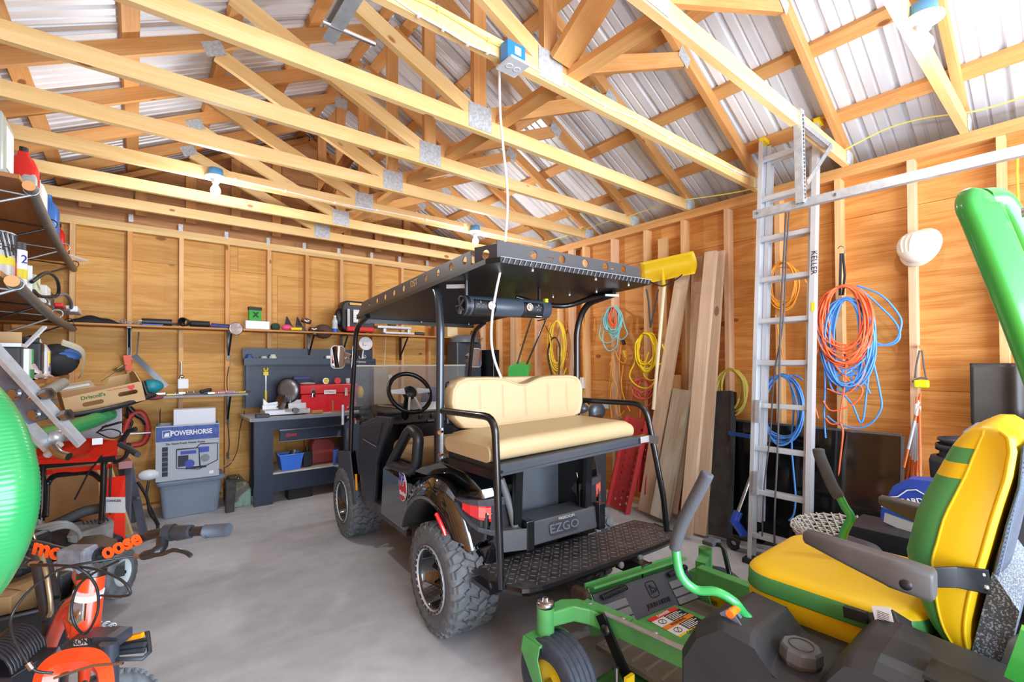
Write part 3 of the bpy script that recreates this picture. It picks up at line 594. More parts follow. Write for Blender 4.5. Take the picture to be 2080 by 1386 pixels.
# -- scoop shovel
t = thing('scoop_shovel', 'dark scoop shovel blade standing up behind the buckets at the right wall', 'shovel', (3.82, .3, .0))
c0 = at(1972, 738, x=3.84); 
def scoop(u, v):
    y = c0.y-.42*u; z = c0.z-.40*v; r = .03
    if v > .85: y = c0.y-.42*(.5+(u-.5)*(1-.12*((v-.85)/.15)**2))
    return V((3.80+.035*math.sin(u*math.pi)-.02*math.exp(-((u-.42)/.05)**2)*(v < .75)+.03*v*0, y, z))
M = MB(); M.grid(scoop, 24, 14); M.build('blade', mat('shovel_black', (48, 42, 38), .4, noise=.4, nscale=8), t, solid=.004)
MB().cyl(V((3.82, c0.y-.2, c0.z-.35)), V((3.82, c0.y-.2, .02)), .018).build('shaft', OLDW, t)
# -- electrical boxes on the wall
for i, (u, v, lb) in enumerate([(1181, 778, 'white outlet cover on the right wall studs above the grinder'), (1175, 808, 'grey junction box on the right wall just above the grinder')]):
    p = at(u, v, x=3.88); M = MB(); M.box(p, (.05, .075, .12)); tag(M.build('outlet_box', WHT if i == 0 else mat('box_grey', (176, 196, 190), .4), bevel=.004), lb, 'outlet')
p = at(1230, 820, x=3.88); M = MB(); M.box(p, (.05, .12, .1)); tag(M.build('outlet_box', mat('box_grey', (176, 196, 190), .4), bevel=.004), 'grey outlet box on the right wall between the grinder and the red ramps', 'outlet')
# -- yellow cable along the eave
M = MB(); P = []
for (u, v) in [(2080, 197), (1980, 226), (1880, 240), (1800, 262), (1715, 305)]: P.append(at(u, v, x=3.82))
M.tube(smooth_path(P, 5), .005)
tag(M.build('cable', mat('yellow_cable', (232, 214, 112), .5)), 'yellow and white cable along the right eave near the large bulb', 'cable')
for i, (a, b, c) in enumerate([((1565, 372), (1500, 390), (1400, 405)), ((1395, 405), (1340, 418), (1282, 438)), ((1280, 438), (1240, 448), (1190, 465)), ((1192, 466), (1160, 476), (1115, 490)), ((1112, 490), (1080, 500), (1046, 512))]):
    M = MB(); M.tube(smooth_path([at(*a, x=3.78), at(*b, x=3.82), at(*c, x=3.78)], 5), .005); tag(M.build('cable', mat('yellow_cable', (0, 0, 0))), 'yellow cable span over the right wall plate, ' + ['just left of the ladder top', 'first further from the ladder', 'second further from the ladder', 'third further from the ladder', 'furthest, at the wall corner'][i], 'cable', 'yellow cable spans over the wall plate')
M = MB(); M.tube(smooth_path([at(2068, 300, x=3.9), at(2066, 350, x=3.895), at(2069, 420, x=3.9), at(2068, 500, x=3.9)], 4), .006); tag(M.build('cable', YELC), 'yellow cable stapled down the stud at the right picture edge', 'cable')
# -- garage door tracks
def track(nm, label, p0, p1, side):
    t = thing('garage_door_track', label, 'door track', p0); M = MB(); a, b = V(p0), V(p1)
    M.bar(a, b, .003, .048, up=(0, 0, 1)); M.bar(a+V((side*.018, 0, .023)), b+V((side*.018, 0, .023)), .036, .003, up=(0, 0, 1)); M.bar(a+V((side*.018, 0, -.023)), b+V((side*.018, 0, -.023)), .036, .003, up=(0, 0, 1)); M.bar(a+V((side*.036, 0, .016)), b+V((side*.036, 0, .016)), .003, .014)
    M.build('rail', STEEL, t)
    M = MB()
    for k in (0.03, .26, .45): M.cyl(a+V((-side*.012, 0, 0))+(b-a).normalized()*k, a+V((side*.004, 0, 0))+(b-a).normalized()*k, .007, n=6)
    M.build('bolt', CHRD, t); return t
t = track('r', 'long galvanised garage door track reaching in from the right edge', (3.04, 1.34, 2.345), (3.04, YF+.1, 2.33), 1)
M = MB(); a = V((3.04, 1.045, 2.34)); b = V((3.02, 1.045, 2.885)); M.bar(a, b, .05, .003, up=(0, 1, 0)); M.bar(a+V((-.024, .02, 0)), b+V((-.024, .02, 0)), .003, .04, up=(0, 1, 0)); M.build('hanger_angle', STEEL, t)
M = MB()
for k in range(22): p = a.lerp(b, .05+k*.042); M.box(p+V((.002, -.003, 0)), (.009, .003, .012))
M.build('slot', mat('dark_hole', (60, 60, 62), .8), t)
M = MB(); M.bar((3.03, 1.04, 2.80), (3.50, 1.04, 2.80), .003, .035, up=(0, 0, 1)); M.bar((3.03, 1.055, 2.787), (3.50, 1.055, 2.787), .03, .003, up=(0, 0, 1)); M.build('header_angle', STEEL, t)
M = MB(); M.bar((3.47, 1.035, 2.80), (3.06, 1.035, 2.46), .03, .004, up=(0, 1, 0)); M.build('brace', STEEL, t)
t = track('l', 'garage door track end hanging at the top left of the ceiling', (.455, 1.40, 2.38), (.455, YF+.1, 2.36), -1)
M = MB(); M.bar((.455, 1.2, 2.4), (.455, 1.2, 2.79), .04, .004, up=(0, 1, 0)); M.bar((.455, 1.2, 2.79), (.455, 1.06, 2.80), .04, .004); M.build('hanger_angle', STEEL, t)
M = MB(); M.cyl((.40, 1.33, 2.36), (.55, 1.33, 2.36), .007); M.build('stop_bolt', CHR, t)
# -- bulbs and boxes on the trusses
BXB = mat('box_blue', (96, 160, 210), .4)
def bulb_fixture(label, x, n, e=36, drop=0.0):
    y = T0+TS*n-.035; z = ZT+.05-drop; t = thing('ceiling_light', label, 'light bulb', (x, y, z), 'bare bulb lights on the trusses')
    MB().lathe([(.045, .02), (.05, -.03), (.052, -.035)], (x, y, z), (0, 0, 1), 20).build('junction_box', BXB, t, solid=.003)
    M = MB(); M.lathe([(0, -.035), (.068, -.036), (.07, -.045), (.04, -.058), (.026, -.062), (.025, -.085), (0, -.085)], (x, y, z), (0, 0, 1), 24); M.build('lampholder', WHTP, t)
    M = MB(); M.lathe([(.013, -.085), (.016, -.1), (.03, -.125), (.034, -.145), (.028, -.165), (.013, -.177), (0, -.179)], (x, y, z), (0, 0, 1), 20); M.build('bulb', BULB, t)
    bulb_light((x, y, z-.215), e); return t
bulb_fixture('lit bare bulb in a blue box on the left of the back trusses', .455, 5)
bulb_fixture('lit bare bulb in a blue box above the cart roof', 2.79, 5)
bulb_fixture('lit bare bulb in a blue box at the top right, the nearest one', 2.50, -1, 24)
t = thing('electrical_box', 'blue junction box with a grey receptacle on the second truss', 'junction box', at(1042, 118, y=1.63)); p = at(1042, 112, y=1.63)
MB().box(p, (.105, .055, .085)).build('box', mat('box_blue2', (38, 126, 205), .4), t, bevel=.005)
M = MB(); M.box(p-V((0, 0, .052)), (.11, .115, .012)); M.build('cover', mat('cover_grey', (205, 205, 210), .4), t, bevel=.003)
M = MB(); M.box(p+V((.005, -.029, .005)), (.035, .002, .035)); M.build('label', WHT, t)
M = MB()
for dx in (-.022, .022): M.lathe([(.013, 0), (.017, -.002), (.017, 0)], p-V((dx, 0, .058)), (0, 0, 1), 14)
M.build('receptacle', WHT, t)
M = MB(); pp = [(1012, 118), (1014, 150), (1016, 230), (1022, 300), (1030, 380), (1030, 440), (1022, 520), (1008, 590), (1000, 640), (998, 690), (1004, 730), (1018, 768)]
M.tube(smooth_path([at(u, v, t=t_) for (u, v), t_ in zip(pp, [2.3, 2.31, 2.3, 2.29, 2.28, 2.28, 2.27, 2.26, 2.25, 2.25, 2.26, 2.28])], 5), .0065, 8)
tag(M.build('drop_cord', WHT), 'white cord dropping from the blue junction box past the cart roof', 'cord')
def staple_cable(label, n, pts, m, dz=0):
    y = T0+TS*n-.006; M = MB(); P = [at(u, v, y=y) for u, v in pts]; M.tube(smooth_path(P, 6), .0045, 6)
    for p in P[1:-1]: M.box(p, (.012, .012, .02))
    tag(M.build('cable', m), label, 'cable')
staple_cable('white cable stapled along the truss from the junction box to the ladder', 1, [(1066, 128), (1100, 146), (1150, 170), (1229, 215), (1300, 245), (1360, 280), (1425, 313), (1493, 347), (1528, 362)], WHT)
staple_cable('white cable stapled along the truss up to the junction box', 1, [(800, -5), (850, 30), (900, 58), (950, 88), (990, 105), (1008, 112)], WHT)
staple_cable('yellow cable stapled along the truss top up to the junction box', 1, [(830, -8), (890, 20), (992, 82), (1018, 95)], mat('yellow_cable', (0, 0, 0)))
staple_cable('white cable stapled along the truss between the two far bulbs', 5, [(455, 360), (478, 365), (580, 388), (680, 412), (765, 427), (866, 446), (945, 463)], WHT)
staple_cable('white cable running right from the far bulb over the cart', 5, [(975, 470), (1057, 488), (1100, 498), (1128, 506)], WHT)
# ================================================================ the golf cart (built in its own frame: x right, y forward, z up)
CART = thing('golf_cart', 'black lifted golf cart with tan rear seat and chunky off-road tyres', 'golf cart')
DIA = mat('diamond_plate', (88, 86, 88), .36, .3, noise=.6, nscale=14, bump=.5, bscale=90)
BODYM = mat('body_black', (9, 11, 15), .06, coat=1.0, spec=.6)
KICK = mat('kick_panel', (38, 42, 50), .38); BAG = mat('bag_panel', (88, 94, 102), .5, noise=.25, nscale=5); TINT = mat('tinted_glass', (150, 150, 150), .05, alpha=.35)
MIRROR = mat('mirror', (230, 230, 232), .02, 1.0)
def tyre_mesh(R=.285, W=.265, r0=.163):
    m = MB(); prof = [(r0, .012), (r0+.03, .0), (.245, -.002), (.262, .01), (.270, .03), (.272, W-.03), (.262, W-.01), (.245, W+.002), (r0+.03, W), (r0, W-.012)]
    m.lathe(prof, (0, 0, 0), (1, 0, 0), 60)
    def block(pts, r0_, r1_, th0):
        A = []; B = []
        for (x, a) in pts:
            t = th0+a; A.append(m.bm.verts.new((x, math.cos(t)*r0_, math.sin(t)*r0_))); B.append(m.bm.verts.new((x*.94+W/2*.06, math.cos(t)*r1_, math.sin(t)*r1_)))
        m.face(B); n = len(pts)
        for i in range(n): m.face([A[i], A[(i+1) % n], B[(i+1) % n], B[i]])
    NP = 26; p = 2*math.pi/NP
    for k in range(NP):
        t = k*p
        for s in (0, 1):
            X = (lambda x: x) if s == 0 else (lambda x: W-x)
            h = (t if s == 0 else t+p/2)
            block([(X(.085), .0*p), (X(.132), .38*p), (X(.132), .80*p), (X(.085), .42*p)], .268, .286, h)      # centre chevron
            block([(X(.012), .1*p), (X(.05), -.12*p), (X(.078), .22*p), (X(.052), .58*p), (X(.012), .62*p)], .262, .284, h)   # shoulder diamond
            block([(X(.052), .64*p), (X(.078), .50*p), (X(.082), .78*p), (X(.058), .82*p)], .266, .283, h)
            block([(X(-.004), .15*p), (X(.008), .15*p), (X(.008), .6*p), (X(-.004), .6*p)], .235, .268, h)
    return m
def cart_wheel(px, py, mirror, mesh_cache={}):
    W = bpy.data.objects.new('wheel', None); scene.collection.objects.link(W); put(W, CART); parts = []
    if not mesh_cache:
        mesh_cache['t'] = tyre_mesh().build('tyre', RUB, W)
        m = MB(); m.lathe([(.168, -.004), (.170, .008), (.150, .010), (.148, .0), (.168, -.004)], (0, 0, 0), (1, 0, 0), 40); mesh_cache['l'] = m.build('rim_lip', ALU, W)
        m = MB(); m.lathe([(.152, .004), (.140, .02), (.138, .11), (.06, .135), (0, .135)], (0, 0, 0), (1, 0, 0), 40); m.lathe([(.163, .24), (.1, .25), (0, .25)], (0, 0, 0), (1, 0, 0), 30); mesh_cache['b'] = m.build('rim', BLKG, W)
        m = MB()
        for k in range(10):
            a = 2*math.pi*k/10; c = V((0, math.cos(a), math.sin(a))); m.bar(V((.105, 0, 0))+c*.03, V((.1, 0, 0))+c*.138, .012, .03, up=(1, 0, 0))
        mesh_cache['s'] = m.build('spokes', BLKM, W)
        m = MB(); m.lathe([(0, .075), (.028, .078), (.032, .09), (.034, .12)], (0, 0, 0), (1, 0, 0), 16)
        for k in range(5): a = 2*math.pi*k/5; m.cyl((.085, math.cos(a)*.036, math.sin(a)*.036), (.12, math.cos(a)*.036, math.sin(a)*.036), .008, n=6)
        mesh_cache['h'] = m.build('hub_cap', CHRD, W)
        m = MB()
        for k in range(28):
            a = 2*math.pi*k/28; c = V((0, math.cos(a), math.sin(a))); d = V((0, -math.sin(a), math.cos(a))); m.box(V((-.006, 0, 0))+c*.159, (.004, .012, .02), ax=(V((1, 0, 0)), c, d))
        mesh_cache['n'] = m.build('lip_notches', BLKM, W); parts = list(mesh_cache.values())
    else:
        for o in mesh_cache.values(): c = o.copy(); scene.collection.objects.link(c); c.parent = W; c.matrix_parent_inverse = Matrix(); parts.append(c)
    W.location = (px, py, .285)
    if mirror: W.rotation_euler = (0, 0, math.pi)
    return W
cart_wheel(0.0, 0, False); cart_wheel(1.14, 0, True); cart_wheel(0.02, 1.70, False); cart_wheel(1.13, 1.70, True)
# -- chassis
M = MB(); M.box((.6, .85, .37), (.72, 1.9, .09)); M.cyl((.2, 0, .285), (1.0, 0, .285), .04); M.cyl((.2, 1.7, .285), (1.0, 1.7, .285), .03); M.box((.6, 0, .34), (.3, .3, .2))
for x in (.35, .85): M.box((x, -.2, .36), (.05, .7, .05))
M.build('chassis', BLKM, CART)
CL_ = V((-1.060, -2.249, 1.4046))
def warp(o):
    # the rear corners of the shell taper inward behind the wheels
    for v in o.data.vertices:
        if v.co.y < -.05: k = 2.429/(1.11+.6*(v.co.y+2.249)); v.co = CL_+(v.co-CL_)*k
    return o
def mirrored(o, parent=None):
    c = o.copy(); c.data = o.data.copy(); scene.collection.objects.link(c)
    for v in c.data.vertices: v.co.x = 1.14-v.co.x
    c.data.flip_normals(); c.parent = parent or o.parent; return c
# -- rear body shell: side profile with wheel arch
def arc(cy, cz, r, a0, a1, n=12): return [(cy+r*math.cos(math.radians(a0+(a1-a0)*k/n)), cz+r*math.sin(math.radians(a0+(a1-a0)*k/n))) for k in range(n+1)]
ar = arc(.03, .31, .37, 155, 22, 16)  # rear -> front over the wheel
side = [(-.49, .62), (-.44, .60), (-.33, .52)]+[q for q in ar if q[1] > .44]+[(.43, .40), (.84, .40), (.80, .72), (.72, .76), (.30, .80), (-.05, .90), (-.30, .90), (-.45, .84), (-.50, .74)]
def side_panel(x, d, parent, name='rear_body_side', matl=None):
    M = MB(); M.prism([(p[0], p[1]) for p in side], (x, 0, 0), (0, 1, 0), (0, 0, 1), d, smooth=False); return M.build(name, matl or BODYM, parent, bevel=.012, seg=3)
mirrored(warp(side_panel(.04, .16, CART)))
M = MB(); M.box((.57, .45, .66), (.7, .72, .2)); M.build('seat_base', BODYM, CART, bevel=.02)
# flare around the rear arch (gloss band standing proud)
for x0, x1 in ((.005, .10),):
    secs = []
    for a in range(150, 14, -8):
        t = math.radians(a); c = V((0, .03+math.cos(t)*.375, .31+math.sin(t)*.375)); n = V((0, math.cos(t), math.sin(t))); wv = .07+.05*max(0, math.cos(math.radians(a-115)))
        secs.append([c+V((x0, 0, 0)), c+V((x0, 0, 0))+n*.02, c+n*wv+V(((x0*2+x1)/3, 0, 0)), c+n*(wv+.01)+V((x1, 0, 0)), c+V((x1, 0, 0))])
    M = MB(); M.loft(secs); mirrored(warp(M.build('fender_flare', BODYM, CART)))
    M = MB(); M.loft([[V((x0, .03+math.cos(math.radians(a))*.37, .31+math.sin(math.radians(a))*.37)), V(((x0+x1*2)/3*1.0+(.2 if x0 < .5 else -.2), .03+math.cos(math.radians(a))*.36, .31+math.sin(math.radians(a))*.36))] for a in range(150, 14, -8)], caps=False, closed=False); mirrored(warp(M.build('wheel_well', BLK, CART, solid=.004)))
# side reflector on the flare
M = MB(); M.tube(smooth_path([V((.0, -.085, .645)), V((-.002, -.13, .62)), V((-.002, -.175, .585)), V((0, -.205, .545))], 4), [.006]+[.012]*11+[.006] if False else .011, 8, sx=1); mirrored(warp(M.build('side_reflector', REDL, CART)))
# sticker
t_ = V((.036, .44, .665)); A_ = (V((0, -1, 0)), V((0, 0, 1)))
st = MB().prism(circ(0, 0, .062, 24, .085), t_, *A_, -.002, ez=V((1, 0, 0))).build('sticker', WHT, CART)
MB().prism(circ(0, -.01, .054, 24, .068), t_-V((.003, 0, 0)), *A_, -.001, ez=V((1, 0, 0))).build('red_disc', mat('decal_red', (200, 36, 48), .4), st)
text('VP', t_+V((-.006, .005, .045)), *A_, .10, WHT, st, .002, bold=.006, sx=.8); text('VP', t_+V((-.008, .005, .045)), *A_, .10, mat('decal_blue', (44, 52, 150), .4), st, .002, bold=.001, sx=.8)
text('Racing', t_+V((-.006, -.008, -.035)), *A_, .035, WHT, st, .002, bold=.001)
# -- tail lights
LGR = mat('lamp_housing', (66, 68, 76), .35)
def tail(sx):
    P = bpy.data.objects.new('tail_light', None); scene.collection.objects.link(P); put(P, CART); X = (lambda x: x) if sx > 0 else (lambda x: 1.23-x)
    path = [(.030, -.25), (.022, -.33), (.024, -.40), (.034, -.455), (.065, -.498), (.11, -.515), (.155, -.518), (.19, -.515)]
    zt = [.765, .775, .79, .80, .81, .815, .81, .80]; zb = [.735, .70, .675, .66, .65, .645, .645, .65]
    def strip(i0, i1, ft, fb, dep, nm, m, lift=0.0):
        secs = []
        for i in range(i0, i1+1):
            (x, y) = path[i]; a = path[max(i-1, 0)]; c = path[min(i+1, 7)]; n = V((-(a[1]-c[1]), (a[0]-c[0]), 0)).normalized(); n = n if n.dot(V((-1, -1, 0))) > 0 else -n; h = zt[i]-zb[i]; z1 = zt[i]-h*ft; z0 = zb[i]+h*fb
            o_ = V((x, y, 0))+n*(dep+lift); q_ = V((x, y, 0))-n*.02; secs.append([V((X(v.x), v.y, z)) for v, z in ((o_, z0), (o_, z1), (q_, z1), (q_, z0))])
        M = MB(); M.loft(secs, smooth=False); return M.build(nm, m, P, bevel=.003)
    strip(0, 7, 0, .80, .016, 'lamp_surround', LGR); strip(0, 7, .86, 0, .016, 'lamp_surround_top', LGR); strip(0, 7, 0, 0, .001, 'lamp_recess', mat('lamp_recess', (44, 44, 52), .4)); strip(1, 4, .16, .36, .010, 'lens', REDL); strip(3, 4, .24, .44, .013, 'lens_pale_strip', mat('lens_bright', (255, 110, 96), .2, coat=1))  # last strip is a paler red piece set on the lens
    M = MB(); M.box((X(.17), -.505, .615), (.05, .02, .045)); M.build('lower_reflector', REDL, P); return P
tl_ = tail(1)
for o in tl_.children: warp(o)
tr_ = bpy.data.objects.new('tail_light', None); scene.collection.objects.link(tr_); put(tr_, CART)
for o in list(tl_.children): mirrored(o, tr_)
# lower rear corner body
M = MB(); M.prism([(-.50, .61), (-.33, .53), (-.33, .42), (-.42, .42)], (.06, 0, 0), (0, 1, 0), (0, 0, 1), .1); mirrored(warp(M.build('rear_valance', BLKG, CART, bevel=.01)))
# -- bag well: grey recessed panels
M = MB(); M.box((.58, -.10, .70), (.46, .02, .44)); M.box((.58, -.22, .50), (.46, .26, .02)); M.build('bag_well_back', BAG, CART, bevel=.004)
for x, x2 in ((.80, .835), (.36, .325)): MB().bar((x, -.10, .69), (x2, -.31, .69), .02, .38).build('bag_well_side', BLK, CART)
M = MB(); M.prism([(.37, .88), (.72, .88), (.72, .81), (.56, .795), (.37, .81)], (0, -.112, 0), (1, 0, 0), (0, 0, 1), -.01, ez=V((0, 1, 0))); M.build('access_cover', mat('cover_panel', (96, 102, 110), .45), CART)
for P_ in (((.27, -.27, .82), (.30, -.31, .68), (.33, -.32, .54)), ((.87, -.27, .82), (.84, -.31, .68), (.82, -.32, .54))): MB().tube(smooth_path(P_, 4), .02).build('well_trim', MGRY, CART)
M = MB(); M.box((.44, -.24, .56), (.012, .16, .05)); M.build('divider', BLK, CART)
# bumper with moulded lettering
bo = V((.26, -.35, .535))
M = MB(); M.prism(rrect(.55, .12, .03, cx=.37, cy=0), bo, (1, 0, 0), (0, .12, 1), .16, ez=V((0, 1, 0))); bmp = M.build('bumper', mat('bumper_grey', (78, 80, 86), .42, noise=.15, nscale=8), CART, bevel=.008)
M = MB(); M.prism(rrect(.20, .07, .02, cx=.36, cy=0), bo-V((0, .001, 0)), (1, 0, 0), (0, .12, 1), -.003, ez=V((0, 1, 0))); M.build('badge', mat('badge', (58, 60, 68), .35), bmp)
text('EZGO', bo+V((.36, -.006, 0)), (1, 0, 0), (0, .12, 1), .062, mat('badge_letters', (104, 108, 118), .35), bmp, .006, sx=1.25, bold=.001)
text('FREEDOM', bo+V((.38, -.002, .045)), (1, 0, 0), (0, .12, 1), .020, mat('badge_white', (200, 200, 200), .4), bmp, .002, sx=1.3)
for x in (.36, .87): MB().box((x+.02, -.35, .54), (.05, .05, .15)).build('bumper_bracket', BLKM, CART, bevel=.006)
M = MB(); M.loft([[V((x, y, z)) for x, y, z in ((.23, -.34, .48), (.35, -.38, .48), (.35, -.38, .585), (.23, -.34, .585))], [V((x, y, z)) for x, y, z in ((.21, -.2, .48), (.35, -.2, .48), (.35, -.2, .585), (.21, -.2, .585))]]); M.build('bumper_end', mat('bumper_end', (84, 86, 90), .4), CART, bevel=.02)
# -- foot platform
P = [(.10, -.24), (.115, -.42), (.16, -.53), (.27, -.60), (.9, -.60), (1.22, -.585), (1.33, -.52), (1.36, -.36), (1.32, -.24)]
fp = MB().prism(P, (0, 0, .395), (1, 0, 0), (0, 1, 0), .006).build('foot_platform', DIA, CART)
M = MB(); M.tube(smooth_path([V((x, y, .39)) for x, y in P[1:-1]], 4), .016, 4, sx=.35); M.build('platform_edge', BLKM, fp)
M = MB(); ii = 0
for i in range(34):
    for j in range(9):
        x = .17+i*.034; y = -.27-j*.036
        if x > 1.3 or (y < -.5 and (x < .25 or x > 1.24)): continue
        a = math.radians(45 if (i+j) % 2 else -45); d = V((math.cos(a), math.sin(a), 0))*.011; M.bar(V((x, y, .4015))-d, V((x, y, .4015))+d, .004, .003)
M.build('tread_pattern', mat('worn_plate', (150, 148, 150), .35, .5), fp)
M = MB(); M.box((.11, -.40, .385), (.09, .16, .02)); M.build('platform_bracket', BLKM, CART)
M = MB()
for x in (.78, .93): M.cyl((x, -.615, .375), (x, -.60, .375), .016, n=12)
M.build('round_bolt', STEEL, CART)
M = MB(); 
for a, b in (((-.032, 0), (.006, .07)), ((.032, 0), (.006, .07)), ((0, -.032), (.07, .006)), ((0, .032), (.07, .006))): M.box((.90+a[0]*.98, -.58, .335+a[1]), (b[0], .18, b[1]))
M.build('receiver_hitch', BLKM, CART)
M = MB(); M.tube([V((.90+x, -.672, .335+z)) for x, z in ((-.035, -.035), (.035, -.035), (.035, .035), (-.035, .035))], .007, 6, closed=True); M.build('hitch_collar', BLKM, CART)
# -- rear seat frame, tubes, cushion
M = MB(); M.tube(fillet([V((.065, .04, .87)), V((.065, .035, 1.16)), V((.09, -.49, 1.165)), V((.115, -.50, .40))], .08), .0175, 10); M.build('arm_rail', BLKM, CART)
M = MB(); M.tube(fillet([V((1.07, .02, .88)), V((1.08, .04, 1.165)), V((1.19, -.44, 1.165)), V((1.27, -.50, .62)), V((1.30, -.50, .41))], [0, .06, .09, .03, 0]), .0175, 10); M.build('arm_rail', BLKM, CART)
M = MB(); M.bar((.09, .05, .90), (.105, -.50, .905), .045, .04); M.build('side_beam', BLKM, CART)
M = MB(); M.bar((.10, -.43, .935), (1.06, -.43, .975), .10, .03, up=(0, 0, 1)); M.bar((.10, -.485, .925), (1.07, -.485, .965), .012, .05); M.bar((.10, -.495, .945), (1.07, -.495, .985), .012, .012); M.bar((.10, -.495, .905), (1.07, -.495, .945), .012, .012); M.build('seat_rail', mat('rail_metal', (92, 98, 108), .35, .7), CART)
M = MB(); M.bar((.13, -.02, .93), (.13, -.42, .935), .05, .03); M.build('seat_slide', mat('dusty_black', (72, 74, 78), .5), CART)
M = MB(); M.bar((.15, -.2, .92), (1.02, -.2, .95), .45, .02); M.build('seat_pan', BLK, CART)
M = MB(); M.bar((1.07, -.48, .97), (1.13, -.49, .975), .05, .035); M.bar((1.12, -.49, .972), (1.23, -.495, .955), .012, .045); M.build('latch_arm', CHRD, CART)
for x, z1 in ((.315, .93), (.80, .955)): MB().bar((x+.01, -.33, .60), (x, -.36, z1-.02), .045, .025, up=(0, 1, 0)).build('seat_support', BLKM, CART)
def cushion(name, x0, x1, y0, y1, z0, z1, dz=0.0, r=.045):
    M = MB(); n = 24; secs = []
    for i in range(n+1):
        u = i/n; x = x0+(x1-x0)*u; e = min(1, min(u, 1-u)*n/3.0); k = math.sqrt(1-(1-e)**2) if e < 1 else 1; k = .72+.28*k; zz = dz*u
        w = (y1-y0)*(.9+.1*k); h = (z1-z0)*k; cy = (y0+y1)/2; sec = []
        for (a, b) in rrect(w, h, min(r, h*.45), 5, cy, z0+h/2+zz): sec.append(V((x, a, b)))
        secs.append(sec)
    M.loft(secs); return M.build(name, TAN, CART)
cushion('seat_cushion', .075, 1.05, -.475, -.03, .955, 1.055, .03)
M = MB()
for x in (.2, .36, .55, .74, .92): M.bar((x, -.47, 1.03), (x, -.06, 1.055), .002, .002)
# backrest: rounded outline, dip in the middle
out = []; W_ = .95
def brz(x): u = (x-.09)/W_; return 1.335-.045*math.exp(-((u-.5)/.11)**2)
bx = [(.09+W_*u) for u in [i/30 for i in range(31)]]
top = [(x, brz(x)) for x in bx if .17 < x < .96]
out = [(.97+.07*math.sin(math.radians(a)), 1.245+.085*math.cos(math.radians(a))) for a in (15, 40, 65, 90)]+[(1.035, 1.16), (1.01, 1.09), (.95, 1.072)]+[(.6, 1.06), (.25, 1.05), (.16, 1.062), (.105, 1.12), (.09, 1.2), (.10, 1.27), (.13, 1.315)]+top
cc = V((.57, 0, 1.2)); secs = []
for (dy, s) in ((-.075, .86), (-.085, .93), (-.078, .975), (-.05, 1.0), (-.01, 1.0), (.01, .97), (.012, .9)):
    secs.append([V((cc.x+(x-cc.x)*(1-(1-s)*.35), dy+.10*(z-1.06)*.6, cc.z+(z-cc.z)*s)) for x, z in out])
M = MB(); M.loft(secs); br = M.build('rear_backrest', TAN, CART)
for x in (.27, .42, .58, .75, .9): MB().tube([V((x, -.086+.06*(z-1.06), z)) for z in (1.11, 1.2, 1.29)], .001, 5).build('seam', mat('tan_seam', (196, 172, 130), .5), br)
M = MB(); M.box((.56, .03, 1.19), (.90, .03, .24)); M.build('backrest_shell', BLK, CART, bevel=.02)
M = MB(); M.box((.57, .0, 1.03), (.86, .03, .07)); 
for x in (.28, .78): M.bar((x, .02, .9), (x, .02, 1.1), .05, .02, up=(0, 1, 0))
M.build('backrest_bracket', BLKM, CART)
# front seat
M = MB(); M.prism(rrect(.96, .13, .05, cx=.6, cy=.83), (0, .42, 0), (1, 0, 0), (0, 0, 1), -.42, ez=V((0, -1, 0))); M.build('front_seat_cushion', TAN, CART, bevel=.03, seg=3)
M = MB(); M.prism(rrect(.90, .28, .09, cx=.6, cy=1.19), (0, .14, 0), (1, 0, 0), (0, -.1, 1), -.07, ez=V((0, -1, 0))); M.build('front_backrest', TAN, CART, bevel=.02)
# hip restraint loop
M = MB(); M.tube(fillet([V((.05, .66, .77)), V((.05, .36, 1.03)), V((.05, .24, 1.00)), V((.05, .28, .80)), V((.05, .45, .77)), V((.05, .68, .76))], .05, 6), [.03]*1+[.03]*25 if False else .028, 10, sx=1.2); M.build('hip_restraint', BLK, CART)
M = MB(); M.box((.06, .50, .775), (.07, .34, .05)); M.build('restraint_base', BLK, CART, bevel=.02)
# rocker
M = MB(); M.box((.075, .85, .40), (.035, .82, .075)); M.build('rocker_panel', DIA, CART)
M = MB(); M.box((.13, .95, .44), (.10, .62, .012)); M.build('sill_mat', BLK, CART); MB().box((.6, 1.05, .42), (1.0, .6, .02)).build('floor_mat', BLK, CART)
# -- front body
fside = [(1.22, .40), (1.30, .42), (1.38, .70), (1.36, .93), (1.30, .965), (.95, 1.045), (.70, 1.06), (.72, 1.0), (.86, .86), (.98, .70), (1.02, .42)]
for x in (.055, 1.06):
    M = MB(); M.prism(fside, (x, 0, 0), (0, 1, 0), (0, 0, 1), .03); kp = M.build('kick_panel', KICK, CART, bevel=.008)
M = MB(); M.prism([(1.25, .86), (1.27, .945), (.93, 1.015), (.83, 1.015), (.93, .85)], (.05, 0, 0), (0, 1, 0), (0, 0, 1), .008); M.build('pocket_panel', mat('pocket', (30, 34, 42), .35), kp, bevel=.004)
M = MB(); M.bar((.048, 1.24, .85), (.048, .95, .835), .003, .006); M.build('pocket_edge', GRYP, kp)
M = MB(); M.box((.57, 1.36, .70), (1.0, .03, .55)); M.build('front_bulkhead', KICK, CART)
M = MB(); M.loft([[V((.06, y, z)) for y, z in ((1.36, .5), (1.36, .97), (1.6, .97), (1.95, .82), (2.12, .62), (2.12, .50))], [V((1.09, y, z)) for y, z in ((1.36, .5), (1.36, .97), (1.6, .97), (1.95, .82), (2.12, .62), (2.12, .50))]]); M.build('front_cowl', BODYM, CART, bevel=.04, seg=4)
M = MB(); M.prism([(1.20, .93), (1.62, .98), (1.62, 1.06), (1.35, 1.09), (1.22, 1.03)], (.13, 0, 0), (0, 1, 0), (0, 0, 1), .94); M.build('dashboard', mat('dash', (24, 22, 24), .3), CART, bevel=.02)
M = MB()
